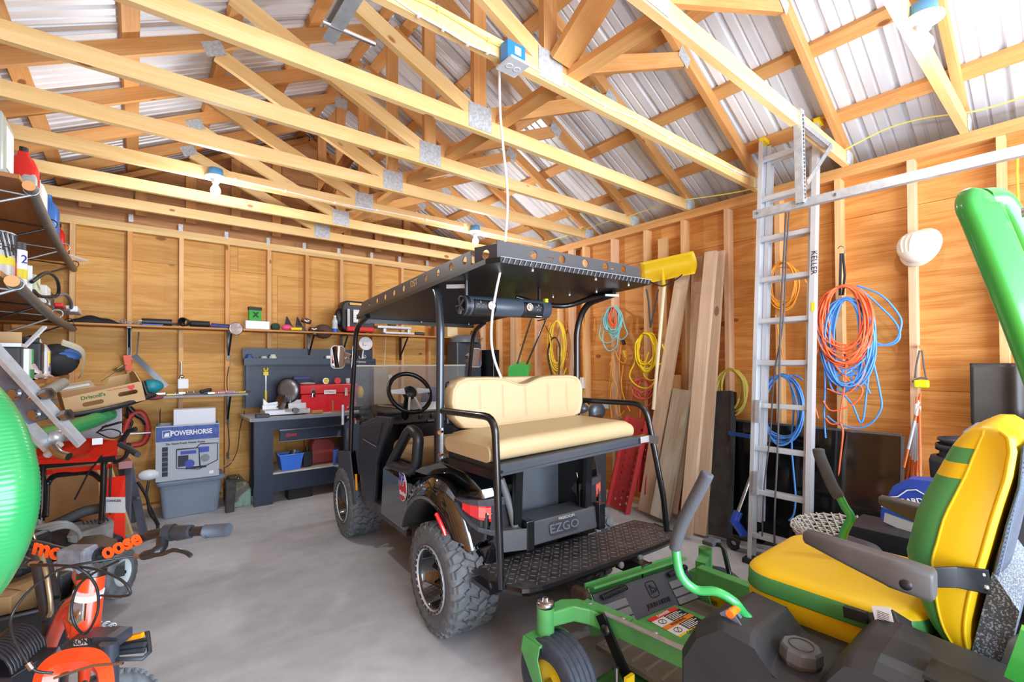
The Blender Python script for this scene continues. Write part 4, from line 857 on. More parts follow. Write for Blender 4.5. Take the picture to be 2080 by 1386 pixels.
for x in (.50, .60, .68, .76, .84): M.cyl((x, 1.19, .99), (x, 1.215, .995), .018, n=12)
M.build('dash_gauge', CHRD, CART); MB().box((.75, 1.19, .955), (.40, .01, .012)).build('dash_trim', GRYP, CART)
M = MB(); M.prism([(1.52, .72), (1.88, .67), (1.72, .29), (1.60, .27), (1.36, .34)], (.03, 0, 0), (0, 1, 0), (0, 0, 1), .012); M.build('mud_flap', mat('flap', (70, 74, 84), .5), CART, bevel=.003)
M = MB(); M.bar((.045, 1.40, .56), (.045, 1.385, .44), .012, .022); M.build('front_reflector', mat('amber_lens', (250, 160, 20), .2), CART)
M = MB(); M.prism(circ(1.62, .84, .045, 16), (.05, 0, 0), (0, 1, 0), (0, 0, 1), -.012, ez=V((-1, 0, 0))); M.build('head_light', CHR, CART)
# steering
sc_ = V((.37, 1.12, 1.19)); sa = V((0, -.86, .52)).normalized(); sx_, sy_, _ = frame(sa)
sw = bpy.data.objects.new('steering_wheel', None); scene.collection.objects.link(sw); put(sw, CART)
M = MB(); M.tube([sc_+(sx_*math.cos(a)+sy_*math.sin(a))*.165 for a in [2*math.pi*k/40 for k in range(40)]], .017, 10, closed=True); M.build('rim', mat('wheel_rim', (26, 26, 28), .3), sw)
M = MB(); M.lathe([(0, .02), (.045, .018), (.055, -.005), (.05, -.03)], sc_, sa, 20); M.build('hub', BLK, sw)
M = MB()
for k in range(6): a = k*math.pi/3; M.cyl(sc_+(sx_*math.cos(a)+sy_*math.sin(a))*.036+sa*.015, sc_+(sx_*math.cos(a)+sy_*math.sin(a))*.036+sa*.024, .005, n=8)
M.build('hub_bolts', CHRD, sw)
up_ = V((0, .52, .86)); rt = V((1, 0, 0))
M = MB()
for s in (-1, 1): M.bar(sc_+rt*s*.05+sa*.022, sc_+rt*s*.155+sa*.018, .05, .006, up=sa, w1=.03); M.bar(sc_-up_*.05+rt*s*.02+sa*.02, sc_-up_*.155+rt*s*.05+sa*.016, .016, .006, up=sa)
M.build('spokes', mat('bright_alu', (225, 226, 230), .3, .2), sw)
M = MB(); M.cyl(sc_-sa*.02, V((.37, 1.42, .60)), .03); M.build('steering_column', BLKM, CART)
M = MB(); M.cyl((.30, 1.2, 1.07), (.18, 1.28, 1.09), .008); M.build('turn_stalk', CHRD, CART)
# front roof posts, windshield
for x, s in ((.06, 1), (1.12, -1)):
    M = MB(); M.tube(fillet([V((x, 1.60, .58)), V((x, 1.56, 1.06)), V((x, 1.44, 1.70)), V((x+s*.02, 1.22, 1.765))], [0, .06, .10, 0], 5), .019, 10); M.build('front_post', BLKM, CART)
    M = MB()
    M.cyl((x-s*.05, 1.63, .92), (x-s*.05, 1.63, 1.08), .012); M.build('hinge_pin', STEEL, CART)
    for z in (.60, .70, .98, 1.06): MB().cyl((x-s*.028, 1.585, z), (x-s*.015, 1.585, z), .012, n=8).build('post_bolt', CHR, CART)
M = MB(); M.prism([(.08, 0), (1.10, 0), (1.10, .335), (.08, .335)], (0, 1.585, 1.06), (1, 0, 0), (0, -.10, 1), .005); ws = M.build('windshield', TINT, CART)
M = MB(); M.bar((.08, 1.55, 1.395), (1.10, 1.55, 1.395), .012, .012); M.build('edge_trim', mat('trim_tan', (190, 176, 150), .4), ws)
M = MB(); M.bar((.07, 1.60, 1.05), (1.11, 1.60, 1.05), .05, .03); M.bar((.07, 1.62, .99), (1.11, 1.62, .99), .03, .03); M.build('cross_bar', BLKM, CART)
for x, rx in ((-.035, .75), (1.245, -.05)):
    mp = bpy.data.objects.new('side_mirror', None); scene.collection.objects.link(mp); put(mp, CART)
    ex_ = V((1, rx*.4, 0)).normalized(); mc = V((x, 1.60, 1.465))
    M = MB(); M.prism(rrect(.125, .185, .035), mc, ex_, (0, 0, 1), .022, ez=V((0, 1, 0))); M.build('housing', mat('mirror_rim', (200, 196, 190), .3), mp, bevel=.006)
    M = MB(); M.prism(rrect(.112, .172, .03), mc-V((0, .002, 0)), ex_, (0, 0, 1), -.001, ez=V((0, 1, 0))); M.build('glass', MIRROR, mp)
    M = MB(); s = 1 if x < .5 else -1; M.bar(mc+V((s*.055, .035, -.03)), (x+s*.1, 1.60, 1.43), .03, .03); M.bar(mc+V((s*.055, .035, .03)), (x+s*.1, 1.60, 1.47), .03, .03); M.build('bracket', CHRD, mp)
# rear roof posts
M = MB(); M.tube(fillet([V((.062, .0, .89)), V((.062, -.01, 1.62)), V((.075, .04, 1.80)), V((.10, .20, 1.86))], [0, .08, .08, 0], 6), .021, 12); M.build('rear_post', mat('post_metal', (74, 82, 92), .22, .6), CART)
M = MB(); M.bar((.062, -.012, .91), (.062, -.012, 1.07), .012, .035); M.build('post_plate', STEEL, CART)
for z in (.93, 1.05): MB().cyl((.04, -.04, z), (.062, -.02, z), .012, n=8).build('post_bolt', CHR, CART)
M = MB(); M.tube(fillet([V((1.085, .04, .89)), V((1.10, .05, 1.65)), V((1.12, -.02, 1.80)), V((1.10, -.28, 1.83))], [0, .1, .08, 0], 6), .021, 12); M.build('rear_post', BLKM, CART)
M = MB(); M.tube(smooth_path([V((.60, .05, 1.81)), V((.75, .0, 1.775)), V((.95, -.02, 1.775)), V((1.05, -.15, 1.82)), V((1.08, -.3, 1.83))], 4), .016); M.build('roof_conduit', BLKM, CART)
# roof: plate sloping down to the front, with a rack fence of punched plate
za, zf = 1.865, 1.775; ya, yf = -.52, 1.50; sl = (zf-za)/(yf-ya)
rz_ = lambda y: za+sl*(y-ya)
rf = bpy.data.objects.new('roof', None); scene.collection.objects.link(rf); put(rf, CART)
M = MB(); P = [(.09, ya-.02), (1.12, ya-.02), (1.13, ya+.05), (1.14, yf-.1), (1.10, yf), (.10, yf), (.05, yf-.1), (.05, ya+.04)]
vs = [M.bm.verts.new((x, y, rz_(y)-.012)) for x, y in P]; v2 = [M.bm.verts.new((x, y, rz_(y)+.012)) for x, y in P]
M.face(vs); M.face(v2)
for i in range(len(P)): M.face([vs[i], vs[(i+1) % len(P)], v2[(i+1) % len(P)], v2[i]])
M.build('roof_panel', mat('roof_underside', (16, 19, 19), .38), rf)
M = MB()
for i in range(34): x = .10+i*.03; M.bar((x, ya-.023, za-.012), (x+.012, ya-.023, za+.012), .006, .003)
M.bar((.09, ya-.022, za+.014), (1.12, ya-.022, za+.014), .006, .004); M.build('ribbed_edge', mat('edge_grey', (130, 134, 142), .4), rf)
RK = mat('rack_plate', (62, 62, 66), .42)
# left fence
Lf = 1.22+.42; o_ = V((.06, -.34, rz_(-.34)+.01)); eyl = V((0, 1, sl)).normalized()
hol = [circ(d, .045, .018, 14) for d in (.075, .22, .38, .53, .68, 1.02, 1.17, 1.32, 1.47)] if False else [circ(d, .042, .02, 14) for d in (.06, .20, .35, .50, .82, .98, 1.14, 1.30, 1.46)]
lettering = [[(.62, .02), (.62, .065), (.612, .065), (.612, .02)], ]
holed([(0, 0), (1.62, 0), (1.72, -.03), (1.78, -.03), (1.62, .082), (0, .075)], hol, o_, eyl, (0, 0, 1), .004, 'side_fence', RK, rf)
text('DST', o_+eyl*.66+V((-.004, 0, .042)), -eyl, (0, 0, 1), .055, mat('cut_letters', (222, 178, 110), .5), rf, .002)
holed([(0, 0), (1.62, 0), (1.62, .082), (0, .075)], hol, o_+V((1.04, 0, 0)), eyl, (0, 0, 1), .004, 'side_fence', RK, rf)
# rear corner gusset and rear fence
holed([(0, 0), (.13, 0), (.13, .078), (0, .078)], [circ(.065, .038, .022, 14)], V((.06, -.37, za+.006)), (.35, -.94, 0), (0, 0, 1), .004, 'corner_fence', RK, rf)
hr = [circ(d, .05, .021, 16) for d in (.21, .39, .55, .70, .84)]+[rrect(.035, .007, .003, 2, .315, .045), rrect(.03, .007, .003, 2, .755, .045)]
holed([(0, 0), (.98, 0), (.98, .078), (0, .088)], hr, V((.105, ya+.03, za+.012)), (1, 0, 0), (0, 0, 1), .004, 'rear_fence', RK, rf)
M = MB(); M.cyl((.22, -.33, za-.018), (.22, -.33, za-.012), .018, n=14); M.build('roof_plug', mat('plug', (190, 220, 208), .4), rf)
M = MB()
for x, y in ((.3, -.5), (.72, -.5), (1.0, -.48), (.98, -.25), (.9, -.1), (.85, 0.0), (.6, 1.42), (.12, 1.35), (1.05, 1.4)): M.cyl((x, y, rz_(y)-.022), (x, y, rz_(y)-.01), .007, n=8)
M.bar((.08, -.05, rz_(0)-.03), (.16, -.12, rz_(0)-.03), .02, .02); M.bar((1.0, -.3, rz_(0)-.03), (1.08, -.33, rz_(0)-.03), .02, .012); M.build('roof_bolts', STEEL, rf)
MB().bar((.08, 1.44, 1.75), (1.12, 1.44, 1.75), .03, .03).build('front_roof_bar', BLKM, rf)
# sound bar
sp = bpy.data.objects.new('sound_bar', None); scene.collection.objects.link(sp); put(sp, CART); SBM = mat('sound_bar', (66, 74, 86), .35)
a, b = V((.11, -.15, 1.705)), V((.68, -.15, 1.72)); M = MB(); M.lathe([(.044, 0), (.052, .006), (.052, .564), (.044, .57), (0, .57)], a, b-a, 28); M.build('housing', SBM, sp)
M = MB(); M.lathe([(.0, .004), (.043, .002), (.050, -.004), (.052, .012), (.054, .03)], a, b-a, 24); M.build('end_grille', BLK, sp)
M = MB()
for k in range(5): an = 2*math.pi*k/5; M.bar(a+V((-.006, 0, 0)), a+V((-.006, math.cos(an)*.044, math.sin(an)*.044)), .01, .006)
M.build('grille_spokes', DGRY, sp)
for u in (.2, .76):
    c = a.lerp(b, u); M = MB()
    def pat(s, t_, c=c): ang = math.radians(-60+100*t_-10); return c+V(((s-.5)*.135, -.0535*math.cos(ang), .0535*math.sin(ang)))
    M.grid(pat, 6, 10); M.build('speaker_panel', BLK, sp, solid=.003)
    sg = 1 if u < .5 else -1
    M = MB(); M.lathe([(.024, .004), (.026, 0), (.018, .006), (.01, .002), (0, .006)], c+V((sg*.035, -.054, 0)), (0, -1, 0), 18); M.build('tweeter', CHRD, sp)
    M = MB()
    for k in range(5): an = 2*math.pi*k/5+.3; cc_ = c+V((-sg*.03, -.056, 0)); M.bar(cc_+V((math.cos(an)*.008, 0, math.sin(an)*.008)), cc_+V((math.cos(an)*.02, .004, math.sin(an)*.02)), .008, .003)
    M.build('woofer_vents', mat('vent_grey', (120, 124, 130), .4), sp)
M = MB(); M.bar((.14, -.15, 1.75), (.14, -.15, 1.85), .012, .012); M.bar((.62, -.15, 1.76), (.62, -.15, 1.85), .012, .012); M.build('clamp_pair', BLKM, sp)
M = MB(); M.box((.64, -.185, 1.765), (.02, .02, .02)); M.build('yellow_tag', mat('lime', (0, 0, 0)), sp); M = MB(); M.box((.59, -.18, 1.675), (.04, .01, .008)); M.build('white_tag', WHT, sp)
CA = math.radians(3.5); CART.location = (1.195, 2.18, 0); CART.rotation_euler = (0, 0, -CA)
bpy.context.view_layer.update()
# ================================================================ back wall: shelves, bench and what stands there
def bx(name, label, cat, c, d, m, bevel=.004, group=None, rz=0, parent=None):
    ax = (V((math.cos(rz), math.sin(rz), 0)), V((-math.sin(rz), math.cos(rz), 0)), V((0, 0, 1)))
    o = MB().box(c, d, ax).build(name, m, parent, bevel=bevel)
    return tag(o, label, cat, group) if label else o
SZ = 1.782
t = thing('long_shelf', 'long plywood shelf running the whole back wall', 'shelf', (1.5, 5.66, SZ)); MB().bar((XL, 5.67, SZ-.009), (XR, 5.67, SZ-.009), .30, .018).build('shelf_board', SHELFW, t)
for x in (-.05, .77, 1.585, 1.97, 2.75, 3.56):
    M = MB(); M.bar((x, 5.80, SZ-.02), (x, 5.80, SZ-.32), .03, .02, up=(0, 1, 0)); M.bar((x, 5.81, SZ-.026), (x, 5.55, SZ-.026), .03, .012); M.bar((x, 5.80, SZ-.28), (x, 5.58, SZ-.03), .018, .01); M.build('bracket', BLKM, t)
# things on the long shelf
M = MB(); M.grid(lambda u, v: V((-.46+.40*u+.0*v, 5.56+.2*v, SZ+.002+.085*math.sin(math.pi*min(1, u*1.15))**.7*(math.sin(math.pi*v)**.4)*(1-.5*u)+.006*math.sin(u*17+v*5))), 24, 10)
tag(M.build('folded_tarp', mat('black_fabric', (24, 24, 26), .8), solid=.003), 'crumpled black cloth at the left end of the long shelf', 'cloth')
M = MB(); q = random.Random(5)
for i in range(34):
    c = V((-.04+q.uniform(-.10, .14), 5.58+q.uniform(-.02, .10), SZ+.012+q.random()*.03)); a = q.random()*3.14; M.tube([c+V((math.cos(a)*.016*math.cos(k), math.sin(a)*.016*math.cos(k), .009*math.sin(k)*(1 if i % 2 else .3))) for k in [2*math.pi*j/8 for j in range(8)]], .003, 5, closed=True)
tag(M.build('chain_pile', STEEL), 'small heap of steel chain on the long shelf beside the black cloth', 'chain')
t = thing('hand_pump', 'black cylindrical air pump lying on the long shelf left of the spotlight', 'pump', (.2, 5.6, SZ)); MB().cyl((.04, 5.60, SZ+.035), (.27, 5.60, SZ+.035), .033).build('barrel', BLK, t); MB().cyl((.27, 5.60, SZ+.025), (.36, 5.59, SZ+.025), .012).build('rod', DGRY, t)
M = MB(); M.lathe([(.03, 0), (.042, .08), (.044, .1), (.036, .1)], (.40, 5.60, SZ+.043), (-.5, -.85, 0), 18); M.cyl((.42, 5.66, SZ+.04), (.58, 5.62, SZ+.036), .032); M.cyl((.58, 5.62, SZ+.02), (.72, 5.60, SZ+.018), .012); tag(M.build('black_torch', BLK), 'black flashlight lying between the air pump and the spotlight', 'flashlight')
bx('blue_rag', 'flat blue card lying on the long shelf in front of the pump', 'card', (.12, 5.55, SZ+.006), (.16, .06, .012), BLU)
t = thing('spotlight', 'handheld spotlight with a round chrome face hanging over the shelf edge', 'spotlight', (.80, 5.5, SZ)); sp_ = at(480, 668, y=5.44)
M = MB(); M.lathe([(.03, -.12), (.04, -.09), (.062, -.03), (.066, 0), (.060, 0)], sp_, (.25, -.95, 0), 24); M.build('reflector_housing', CHRD, t); M = MB(); M.lathe([(0, -.006), (.03, -.004), (.060, -.001)], sp_, (.25, -.95, 0), 24); M.build('lens', mat('lens_glass', (215, 215, 220), .1, .6), t)
MB().cyl(sp_+V((-.05, .10, .02)), sp_+V((-.20, .14, .03)), .028).build('body', mat('navy_plastic', (52, 60, 120), .4), t)
t = thing('metal_case', 'silver metal case lying on the long shelf right of the spotlight', 'case', (1.0, 5.6, SZ)); MB().box((1.0, 5.60, SZ+.045), (.23, .16, .09)).build('body', ALU, t, bevel=.006); M = MB(); M.bar((.96, 5.515, SZ+.05), (1.04, 5.515, SZ+.05), .012, .02); M.build('latch', CHRD, t)
t = bx('green_carton', 'small green and black carton standing on the silver metal case', 'carton', (.985, 5.60, SZ+.163), (.12, .05, .14), mat('carton_green', (46, 160, 52), .4), rz=.15)
MB().box((.985, 5.60, SZ+.222), (.124, .054, .035), (V((math.cos(.15), math.sin(.15), 0)), V((-math.sin(.15), math.cos(.15), 0)), V((0, 0, 1)))).build('black_band', BLK, t); text('X', V((.99, 5.572, SZ+.155)), (math.cos(.15), math.sin(.15), 0), (0, 0, 1), .07, BLK, t, .002, bold=.004)
bx('green_bag', 'small dark green pouch on the long shelf right of the silver case', 'pouch', (1.19, 5.62, SZ+.04), (.09, .09, .08), mat('pouch', (40, 64, 50), .8), bevel=.03)
M = MB(); M.ball((1.30, 5.59, SZ+.035), .045, sc=(1.3, 1, .8)); tag(M.build('pink_ball', PINK), 'pink rounded chalk bottle lying on the long shelf', 'chalk bottle')
M = MB(); M.cyl((1.33, 5.54, SZ+.02), (1.44, 5.54, SZ+.022), .017); tag(M.build('yellow_tube', YEL), 'yellow screwdriver handle lying in front of the pink bottle', 'tool')
M = MB()
for x in (1.31, 1.42): M.loft([[V((x-.01, 5.62, SZ+.16)), V((x+.0, 5.62, SZ+.165)), V((x+.0, 5.63, SZ+.16))], [V((x-.03, 5.60, SZ+.06)), V((x+.05, 5.60, SZ+.06)), V((x+.05, 5.64, SZ+.06))], [V((x-.02, 5.6, SZ+.002)), V((x+.10, 5.6, SZ+.002)), V((x+.10, 5.66, SZ+.002))]], smooth=False)
tag(M.build('glue_nozzle', BLK), 'pair of black pointed glue nozzles on the long shelf', 'nozzle')
for i, (c, ax_, l) in enumerate([((1.50, 5.60, SZ+.10), (.2, -.3, 1), 'grey tape roll leaning on top of the other tape roll'), ((1.58, 5.58, SZ+.001), (0, 0, 1), 'grey tape roll lying flat beside the cap')]):
    M = MB(); M.lathe([(.03, 0), (.055, 0), (.055, .048), (.03, .048), (.03, 0)], c, ax_, 24); tag(M.build('tape_roll', CHRD), l, 'tape', 'grey tape rolls on the long shelf')
M = MB(); M.ball((1.70, 5.62, SZ+.01), .10, sc=(1.1, .9, .85)); M.ball((1.62, 5.56, SZ+.015), .07, sc=(1.2, .8, .12)); tag(M.build('cap', mat('brown_cap', (84, 62, 52), .8)), 'brown cap lying on the long shelf beside the tape rolls', 'cap')
t = thing('water_bottle', 'clear water bottle with a blue label on the long shelf', 'bottle', (1.82, 5.58, SZ)); MB().lathe([(0, 0), (.032, 0), (.034, .06), (.03, .08), (.033, .13), (.014, .175), (.014, .185)], (1.82, 5.58, SZ+.001), (0, 0, 1), 18).build('body', mat('pet', (206, 216, 226), .15, alpha=.8), t); MB().lathe([(.035, .005), (.035, .045)], (1.82, 5.58, SZ), (0, 0, 1), 18).build('label', BLU, t); MB().lathe([(.015, .185), (.015, .2), (0, .2)], (1.82, 5.58, SZ), (0, 0, 1), 12).build('cap', WHT, t)
t = thing('space_heater', 'black portable propane heater with a red base on the long shelf', 'heater', (2.08, 5.62, SZ))
MB().prism(rrect(.40, .37, .07, cx=0, cy=.20), (2.09, 5.53, SZ), (1, 0, 0), (0, 0, 1), -.18, ez=V((0, -1, 0))).build('shell', BLK, t, bevel=.02); M = MB(); M.box((2.12, 5.515, SZ+.20), (.22, .02, .16)); M.build('reflector', ALU, t, bevel=.01)
M = MB(); M.box((2.10, 5.51, SZ+.045), (.34, .06, .06)); M.build('red_base', RED, t, bevel=.015); M = MB()
for i in range(6): M.bar((2.01, 5.503, SZ+.14+.024*i), (2.23, 5.503, SZ+.14+.024*i), .004, .004)
M.build('guard', CHR, t); M = MB(); M.box((2.09, 5.515, SZ+.345), (.24, .012, .03)); M.build('handle_slot', mat('slot_wood', (230, 180, 110), .6), t, bevel=.008); M = MB(); M.bar((1.95, 5.50, SZ+.02), (1.95, 5.50, SZ+.28), .03, .02); M.build('side_rail', CHRD, t)
MB().ball((1.88, 5.62, SZ+.18), .06, sc=(.9, .9, 1.9)).build('side_tank', BLK, t)
t = thing('router_table', 'silver benchtop power tool with folded legs on the long shelf', 'power tool', (2.6, 5.6, SZ)); M = MB(); M.box((2.55, 5.60, SZ+.09), (.46, .16, .035)); M.box((2.42, 5.58, SZ+.045), (.04, .1, .06)); M.box((2.75, 5.58, SZ+.045), (.04, .1, .06)); M.box((2.62, 5.58, SZ+.02), (.4, .12, .03)); M.build('frame', ALU, t, bevel=.008); MB().ball((2.55, 5.62, SZ+.15), .06).build('motor', mat('olive_dark', (92, 84, 44), .5), t); MB().cyl((2.85, 5.57, SZ+.03), (2.98, 5.56, SZ+.025), .02).build('knob_rod', DGRY, t)
bx('brown_carton', 'small brown carton on the long shelf near the cart roof', 'carton', (3.22, 5.64, SZ+.09), (.14, .1, .18), mat('carton_brown', (150, 90, 48), .7)); bx('pale_carton', 'pale cream carton beside the small brown carton', 'carton', (3.42, 5.62, SZ+.11), (.16, .12, .22), mat('cream', (226, 204, 160), .7))
M = MB(); M.prism([(0, 0), (.12, 0), (.10, .08), (.02, .10)], (3.70, 5.56, SZ), (1, 0, 0), (0, 0, 1), -.1, ez=V((0, 1, 0))); tag(M.build('wood_clamp', mat('rusty', (110, 72, 48), .7)), 'rusty clamp at the right end of the long shelf', 'clamp')
# lower shelf left of the bench
t = thing('lower_shelf', 'narrow lower shelf heaped with hand tools left of the pegboard', 'shelf', (.3, 5.65, 1.1)); MB().bar((-.6, 5.70, 1.098), (.92, 5.70, 1.098), .23, .02).build('shelf_board', mat('zinc_grey', (142, 148, 156), .5), t)
for x in (-.06, .765): M = MB(); M.bar((x, 5.80, 1.08), (x, 5.80, .78), .03, .02, up=(0, 1, 0)); M.bar((x, 5.80, .82), (x, 5.62, 1.08), .018, .01); M.bar((x, 5.80, 1.08), (x, 5.62, 1.08), .03, .012); M.build('bracket', BLKM, t)
LZ = 1.109; q = random.Random(11); cols = [RED, BLK, YEL, CHRD, RED, BLK, DGRY, RED, YEL, CHRD]
names_ = ['red handled pliers at the right end of the lower tool shelf', 'black clamp beside the plug on the lower tool shelf', 'yellow handled screwdriver sticking out at the shelf end', 'chrome socket in the middle of the lower tool shelf', 'red tin snips near the middle of the lower tool shelf', 'black wrench lying along the lower tool shelf', 'grey file lying on the lower tool shelf', 'second red pliers near the shelf end', 'wooden handled chisel lying on the lower tool shelf', 'steel punch lying on the lower tool shelf']
for i, x in enumerate((.80, .52, .90, .40, .66, .45, .57, .73, .30, .22)):
    a = q.uniform(-.5, .5); c = V((x, 5.62, LZ+.012+.012*(i % 2))); d = V((math.cos(a), math.sin(a)*.5, 0)); M = MB(); M.bar(c-d*.07, c, .014, .014, w1=.02); M.mi = 1; M.bar(c, c+d*.06, .02, .012, w1=.008); M.cyl(c+V((0, 0, .004)), c+V((0, 0, .012)), .012)
    tag(M.build('hand_tool', [cols[i], CHRD]), names_[i], 'hand tool', 'tools on the lower shelf')
M = MB(); M.bar((.50, 5.60, LZ+.03), (.60, 5.62, LZ+.05), .05, .035); tag(M.build('air_tool', BLK, bevel=.012), 'black air tool lying among the pliers on the lower shelf', 'air tool')
bx('white_charger', 'white plug in charger standing on the lower tool shelf', 'charger', at(372, 780, y=5.6), (.09, .04, .10), WHT, .01)
M = MB(); p = at(368, 735, y=5.78); M.cyl(p, p-V((0, 0, .13)), .010); 
for k in range(6): a = k; M.ball(p-V((-.012*math.cos(a*2), .01, .15+.018*(k % 4))), .016, 8)
tag(M.build('door_knocker', CHR), 'chrome chain of rings hanging above the charger', 'hardware')
t = thing('power_tool', 'teal and black power tool lying left on the lower shelf', 'power tool', (.12, 5.6, LZ)); M = MB(); M.ball(at(308, 785, y=5.55), .075, sc=(1.2, .8, .9)); M.build('body', mat('teal_tool', (26, 140, 156), .4), t); M = MB(); M.tube([at(290, 775, y=5.5), at(298, 800, y=5.5), at(318, 806, y=5.5)], .022); M.build('grip', BLK, t)
M = MB(); M.ball(at(312, 808, y=5.52)-V((0, 0, .0)), .07, sc=(1.1, .6, .35)); tag(M.build('maroon_glove', mat('maroon', (140, 70, 76), .8)), 'maroon glove draped over the lower shelf edge', 'glove')
# speed square / saw hanging
t = thing('hand_saw', 'hand saw with an orange handle hanging above the fruit box', 'saw', at(250, 750, y=5.75)); M = MB(); a, b = at(256, 742, y=5.74), at(205, 775, y=5.72); M.bar(a, b, .005, .075, up=(1, 0, 1), h1=.05); M.build('blade', BLK, t); M = MB(); M.bar(at(257, 722, y=5.74), at(262, 752, y=5.74), .03, .05, up=(1, 0, 0)); M.bar(at(257, 727, y=5.74), at(275, 728, y=5.74), .025, .03); M.build('handle', mat('handle_orange', (235, 96, 62), .5), t); M = MB(); M.bar(at(250, 742, y=5.735), at(238, 750, y=5.735), .004, .045, up=(1, 0, 1)); M.build('lime_label', mat('lime', (0, 0, 0)), t)
M = MB(); M.bar(at(262, 672, y=5.76), at(262, 722, y=5.74), .035, .012, up=(1, 0, 0)); tag(M.build('pry_bar', BLKM), 'flat black pry bar hanging below the long shelf above the orange saw handle', 'pry bar')
M = MB(); M.bar(at(272, 722, y=5.73), at(338, 786, y=5.70), .012, .05, up=(1, 0, 1)); M.bar(at(282, 675, y=5.76), at(278, 720, y=5.74), .012, .02); tag(M.build('folding_square', BLKM), 'black folding square slanting right from the orange saw', 'square')
M = MB(); M.tube(smooth_path([at(465, 745, y=5.79), at(461, 775, y=5.80), at(464, 820, y=5.80), at(463, 860, y=5.79), at(466, 900, y=5.78), at(463, 925, y=5.77)], 5), .004); M.bar(at(463, 920, y=5.77), at(463, 932, y=5.77), .02, .02); tag(M.build('thin_cord', BLK), 'thin dark cord hanging down the stud left of the pegboard', 'cord')
M = MB(); M.tube(smooth_path([at(497, 835, y=5.7), at(488, 870, y=5.75), at(482, 915, y=5.76), at(470, 940, y=5.72), at(458, 950, y=5.6)], 5), .004); tag(M.build('thin_cord', BLK), 'thin dark cord curving from the bench to the grey tote', 'cord')
# bench
t = thing('workbench', 'navy steel workbench with a drawer and pegboard back', 'workbench', (1.9, 5.5, 0)); NV = NAVY
MB().box((2.075, 5.475, .862), (2.41, .62, .03)).build('worktop', mat('worktop', (206, 204, 196), .5, noise=.25, nscale=5), t, bevel=.003)
M = MB(); M.bar((.88, 5.163, .862), (3.27, 5.163, .862), .008, .034); M.build('edge_trim', GRYP, t)
for x, y in ((1.0, 5.235), (1.0, 5.70), (3.18, 5.235), (3.18, 5.70)): M = MB(); M.box((x, y, .423), (.17 if y < 5.5 else .08, .06, .846)); M.build('leg', NV, t)
M = MB(); M.box((2.09, 5.225, .795), (2.1, .03, .105)); M.build('apron', NV, t); M = MB(); M.box((2.09, 5.235, .205), (2.1, .03, .18)); M.build('lower_rail', NV, t)
MB().box((2.09, 5.47, .30), (2.1, .5, .015)).build('lower_shelf', mat('worktop', (0, 0, 0)), t)
dr = MB().box((1.95, 5.18, .685), (1.62, .03, .11)).build('drawer', NV, t); M = MB(); M.bar((1.13, 5.15, .745), (2.77, 5.15, .745), .02, .012); M.build('handle', CHRD, dr); MB().bar((1.13, 5.16, .628), (2.77, 5.16, .628), .012, .004).build('drawer_edge', GRYP, dr)
text('SEARS', V((1.24, 5.163, .685)), (1, 0, 0), (0, 0, 1), .04, mat('decal_red', (0, 0, 0)), dr, .002, shear=.3, bold=.001)
M = MB(); M.box((1.63, 5.775, 1.17), (1.44, .03, .46)); M.box((.935, 5.74, 1.17), (.03, .07, .46)); M.box((2.33, 5.74, 1.17), (.03, .07, .46)); M.build('back_panel', NV, t); M = MB(); M.box((1.63, 5.69, 1.44), (1.46, .02, .075)); M.box((1.63, 5.735, 1.405), (1.46, .11, .012)); M.box((1.63, 5.785, 1.51), (1.46, .01, .16)); M.build('tool_tray', NV, t)
text('CRAFTSMAN', V((2.14, 5.677, 1.435)), (1, 0, 0), (0, 0, 1), .032, WHT, t, .002)
# legs' wooden block and items on the lower bench shelf
bx('wood_block', 'black wooden block standing under the workbench', 'block', (1.36, 5.32, .06), (.24, .14, .12), mat('black_block', (30, 30, 32), .8))
t = thing('blue_bin', 'bright blue open bin with scraps on the lower bench shelf', 'bin', (1.27, 5.33, .31)); M = MB(); M.loft([[V((1.27+a*.085, 5.33+b*.07, .31)) for a, b in ((-1, -1), (1, -1), (1, 1), (-1, 1))], [V((1.27+a*.115, 5.33+b*.09, .47)) for a, b in ((-1, -1), (1, -1), (1, 1), (-1, 1))]], caps=False, smooth=False); M.box((1.27, 5.33, .315), (.17, .14, .006)); M.build('bin', mat('bin_blue', (58, 120, 232), .4), t, solid=.004); M = MB(); M.tube([V((1.27+a*.117, 5.33+b*.092, .47)) for a, b in ((-1, -1), (1, -1), (1, 1), (-1, 1))], .006, 6, closed=True); M.build('rim', mat('bin_rim', (120, 160, 240), .4), t)
for i, (x, y, a) in enumerate(((1.25, 5.33, .5), (1.29, 5.36, 1.0))): tag(MB().bar((x, y, .40), (x+.06*math.cos(a), y, .40+.10), .04, .02).build('wood_scrap', OLDG if i else DGRY), ['dark offcut sticking out of the blue bin', 'light wood offcut sticking out of the blue bin'][i], 'offcut')
t = thing('oil_bottle', 'black oil bottle standing beside the blue bin', 'bottle', (1.42, 5.3, .31)); MB().prism(rrect(.09, .17, .02, cy=.09), (1.44, 5.28, .308), (1, 0, 0), (0, 0, 1), .06, ez=V((0, 1, 0))).build('body', BLK, t, bevel=.01); MB().cyl((1.44, 5.31, .48), (1.44, 5.31, .53), .018).build('neck', BLK, t)
t = thing('gas_can', 'faded red fuel can standing behind the oil bottle under the bench', 'fuel can', (1.6, 5.45, .31)); MB().prism([(-.13, 0), (.13, 0), (.13, .2), (.06, .28), (-.10, .28), (-.13, .22)], (1.64, 5.38, .308), (1, 0, 0), (0, 0, 1), .16, ez=V((0, 1, 0))).build('body', mat('faded_red', (160, 70, 72), .6), t, bevel=.02); MB().cyl((1.56, 5.46, .58), (1.56, 5.46, .62), .03).build('cap', RED, t)
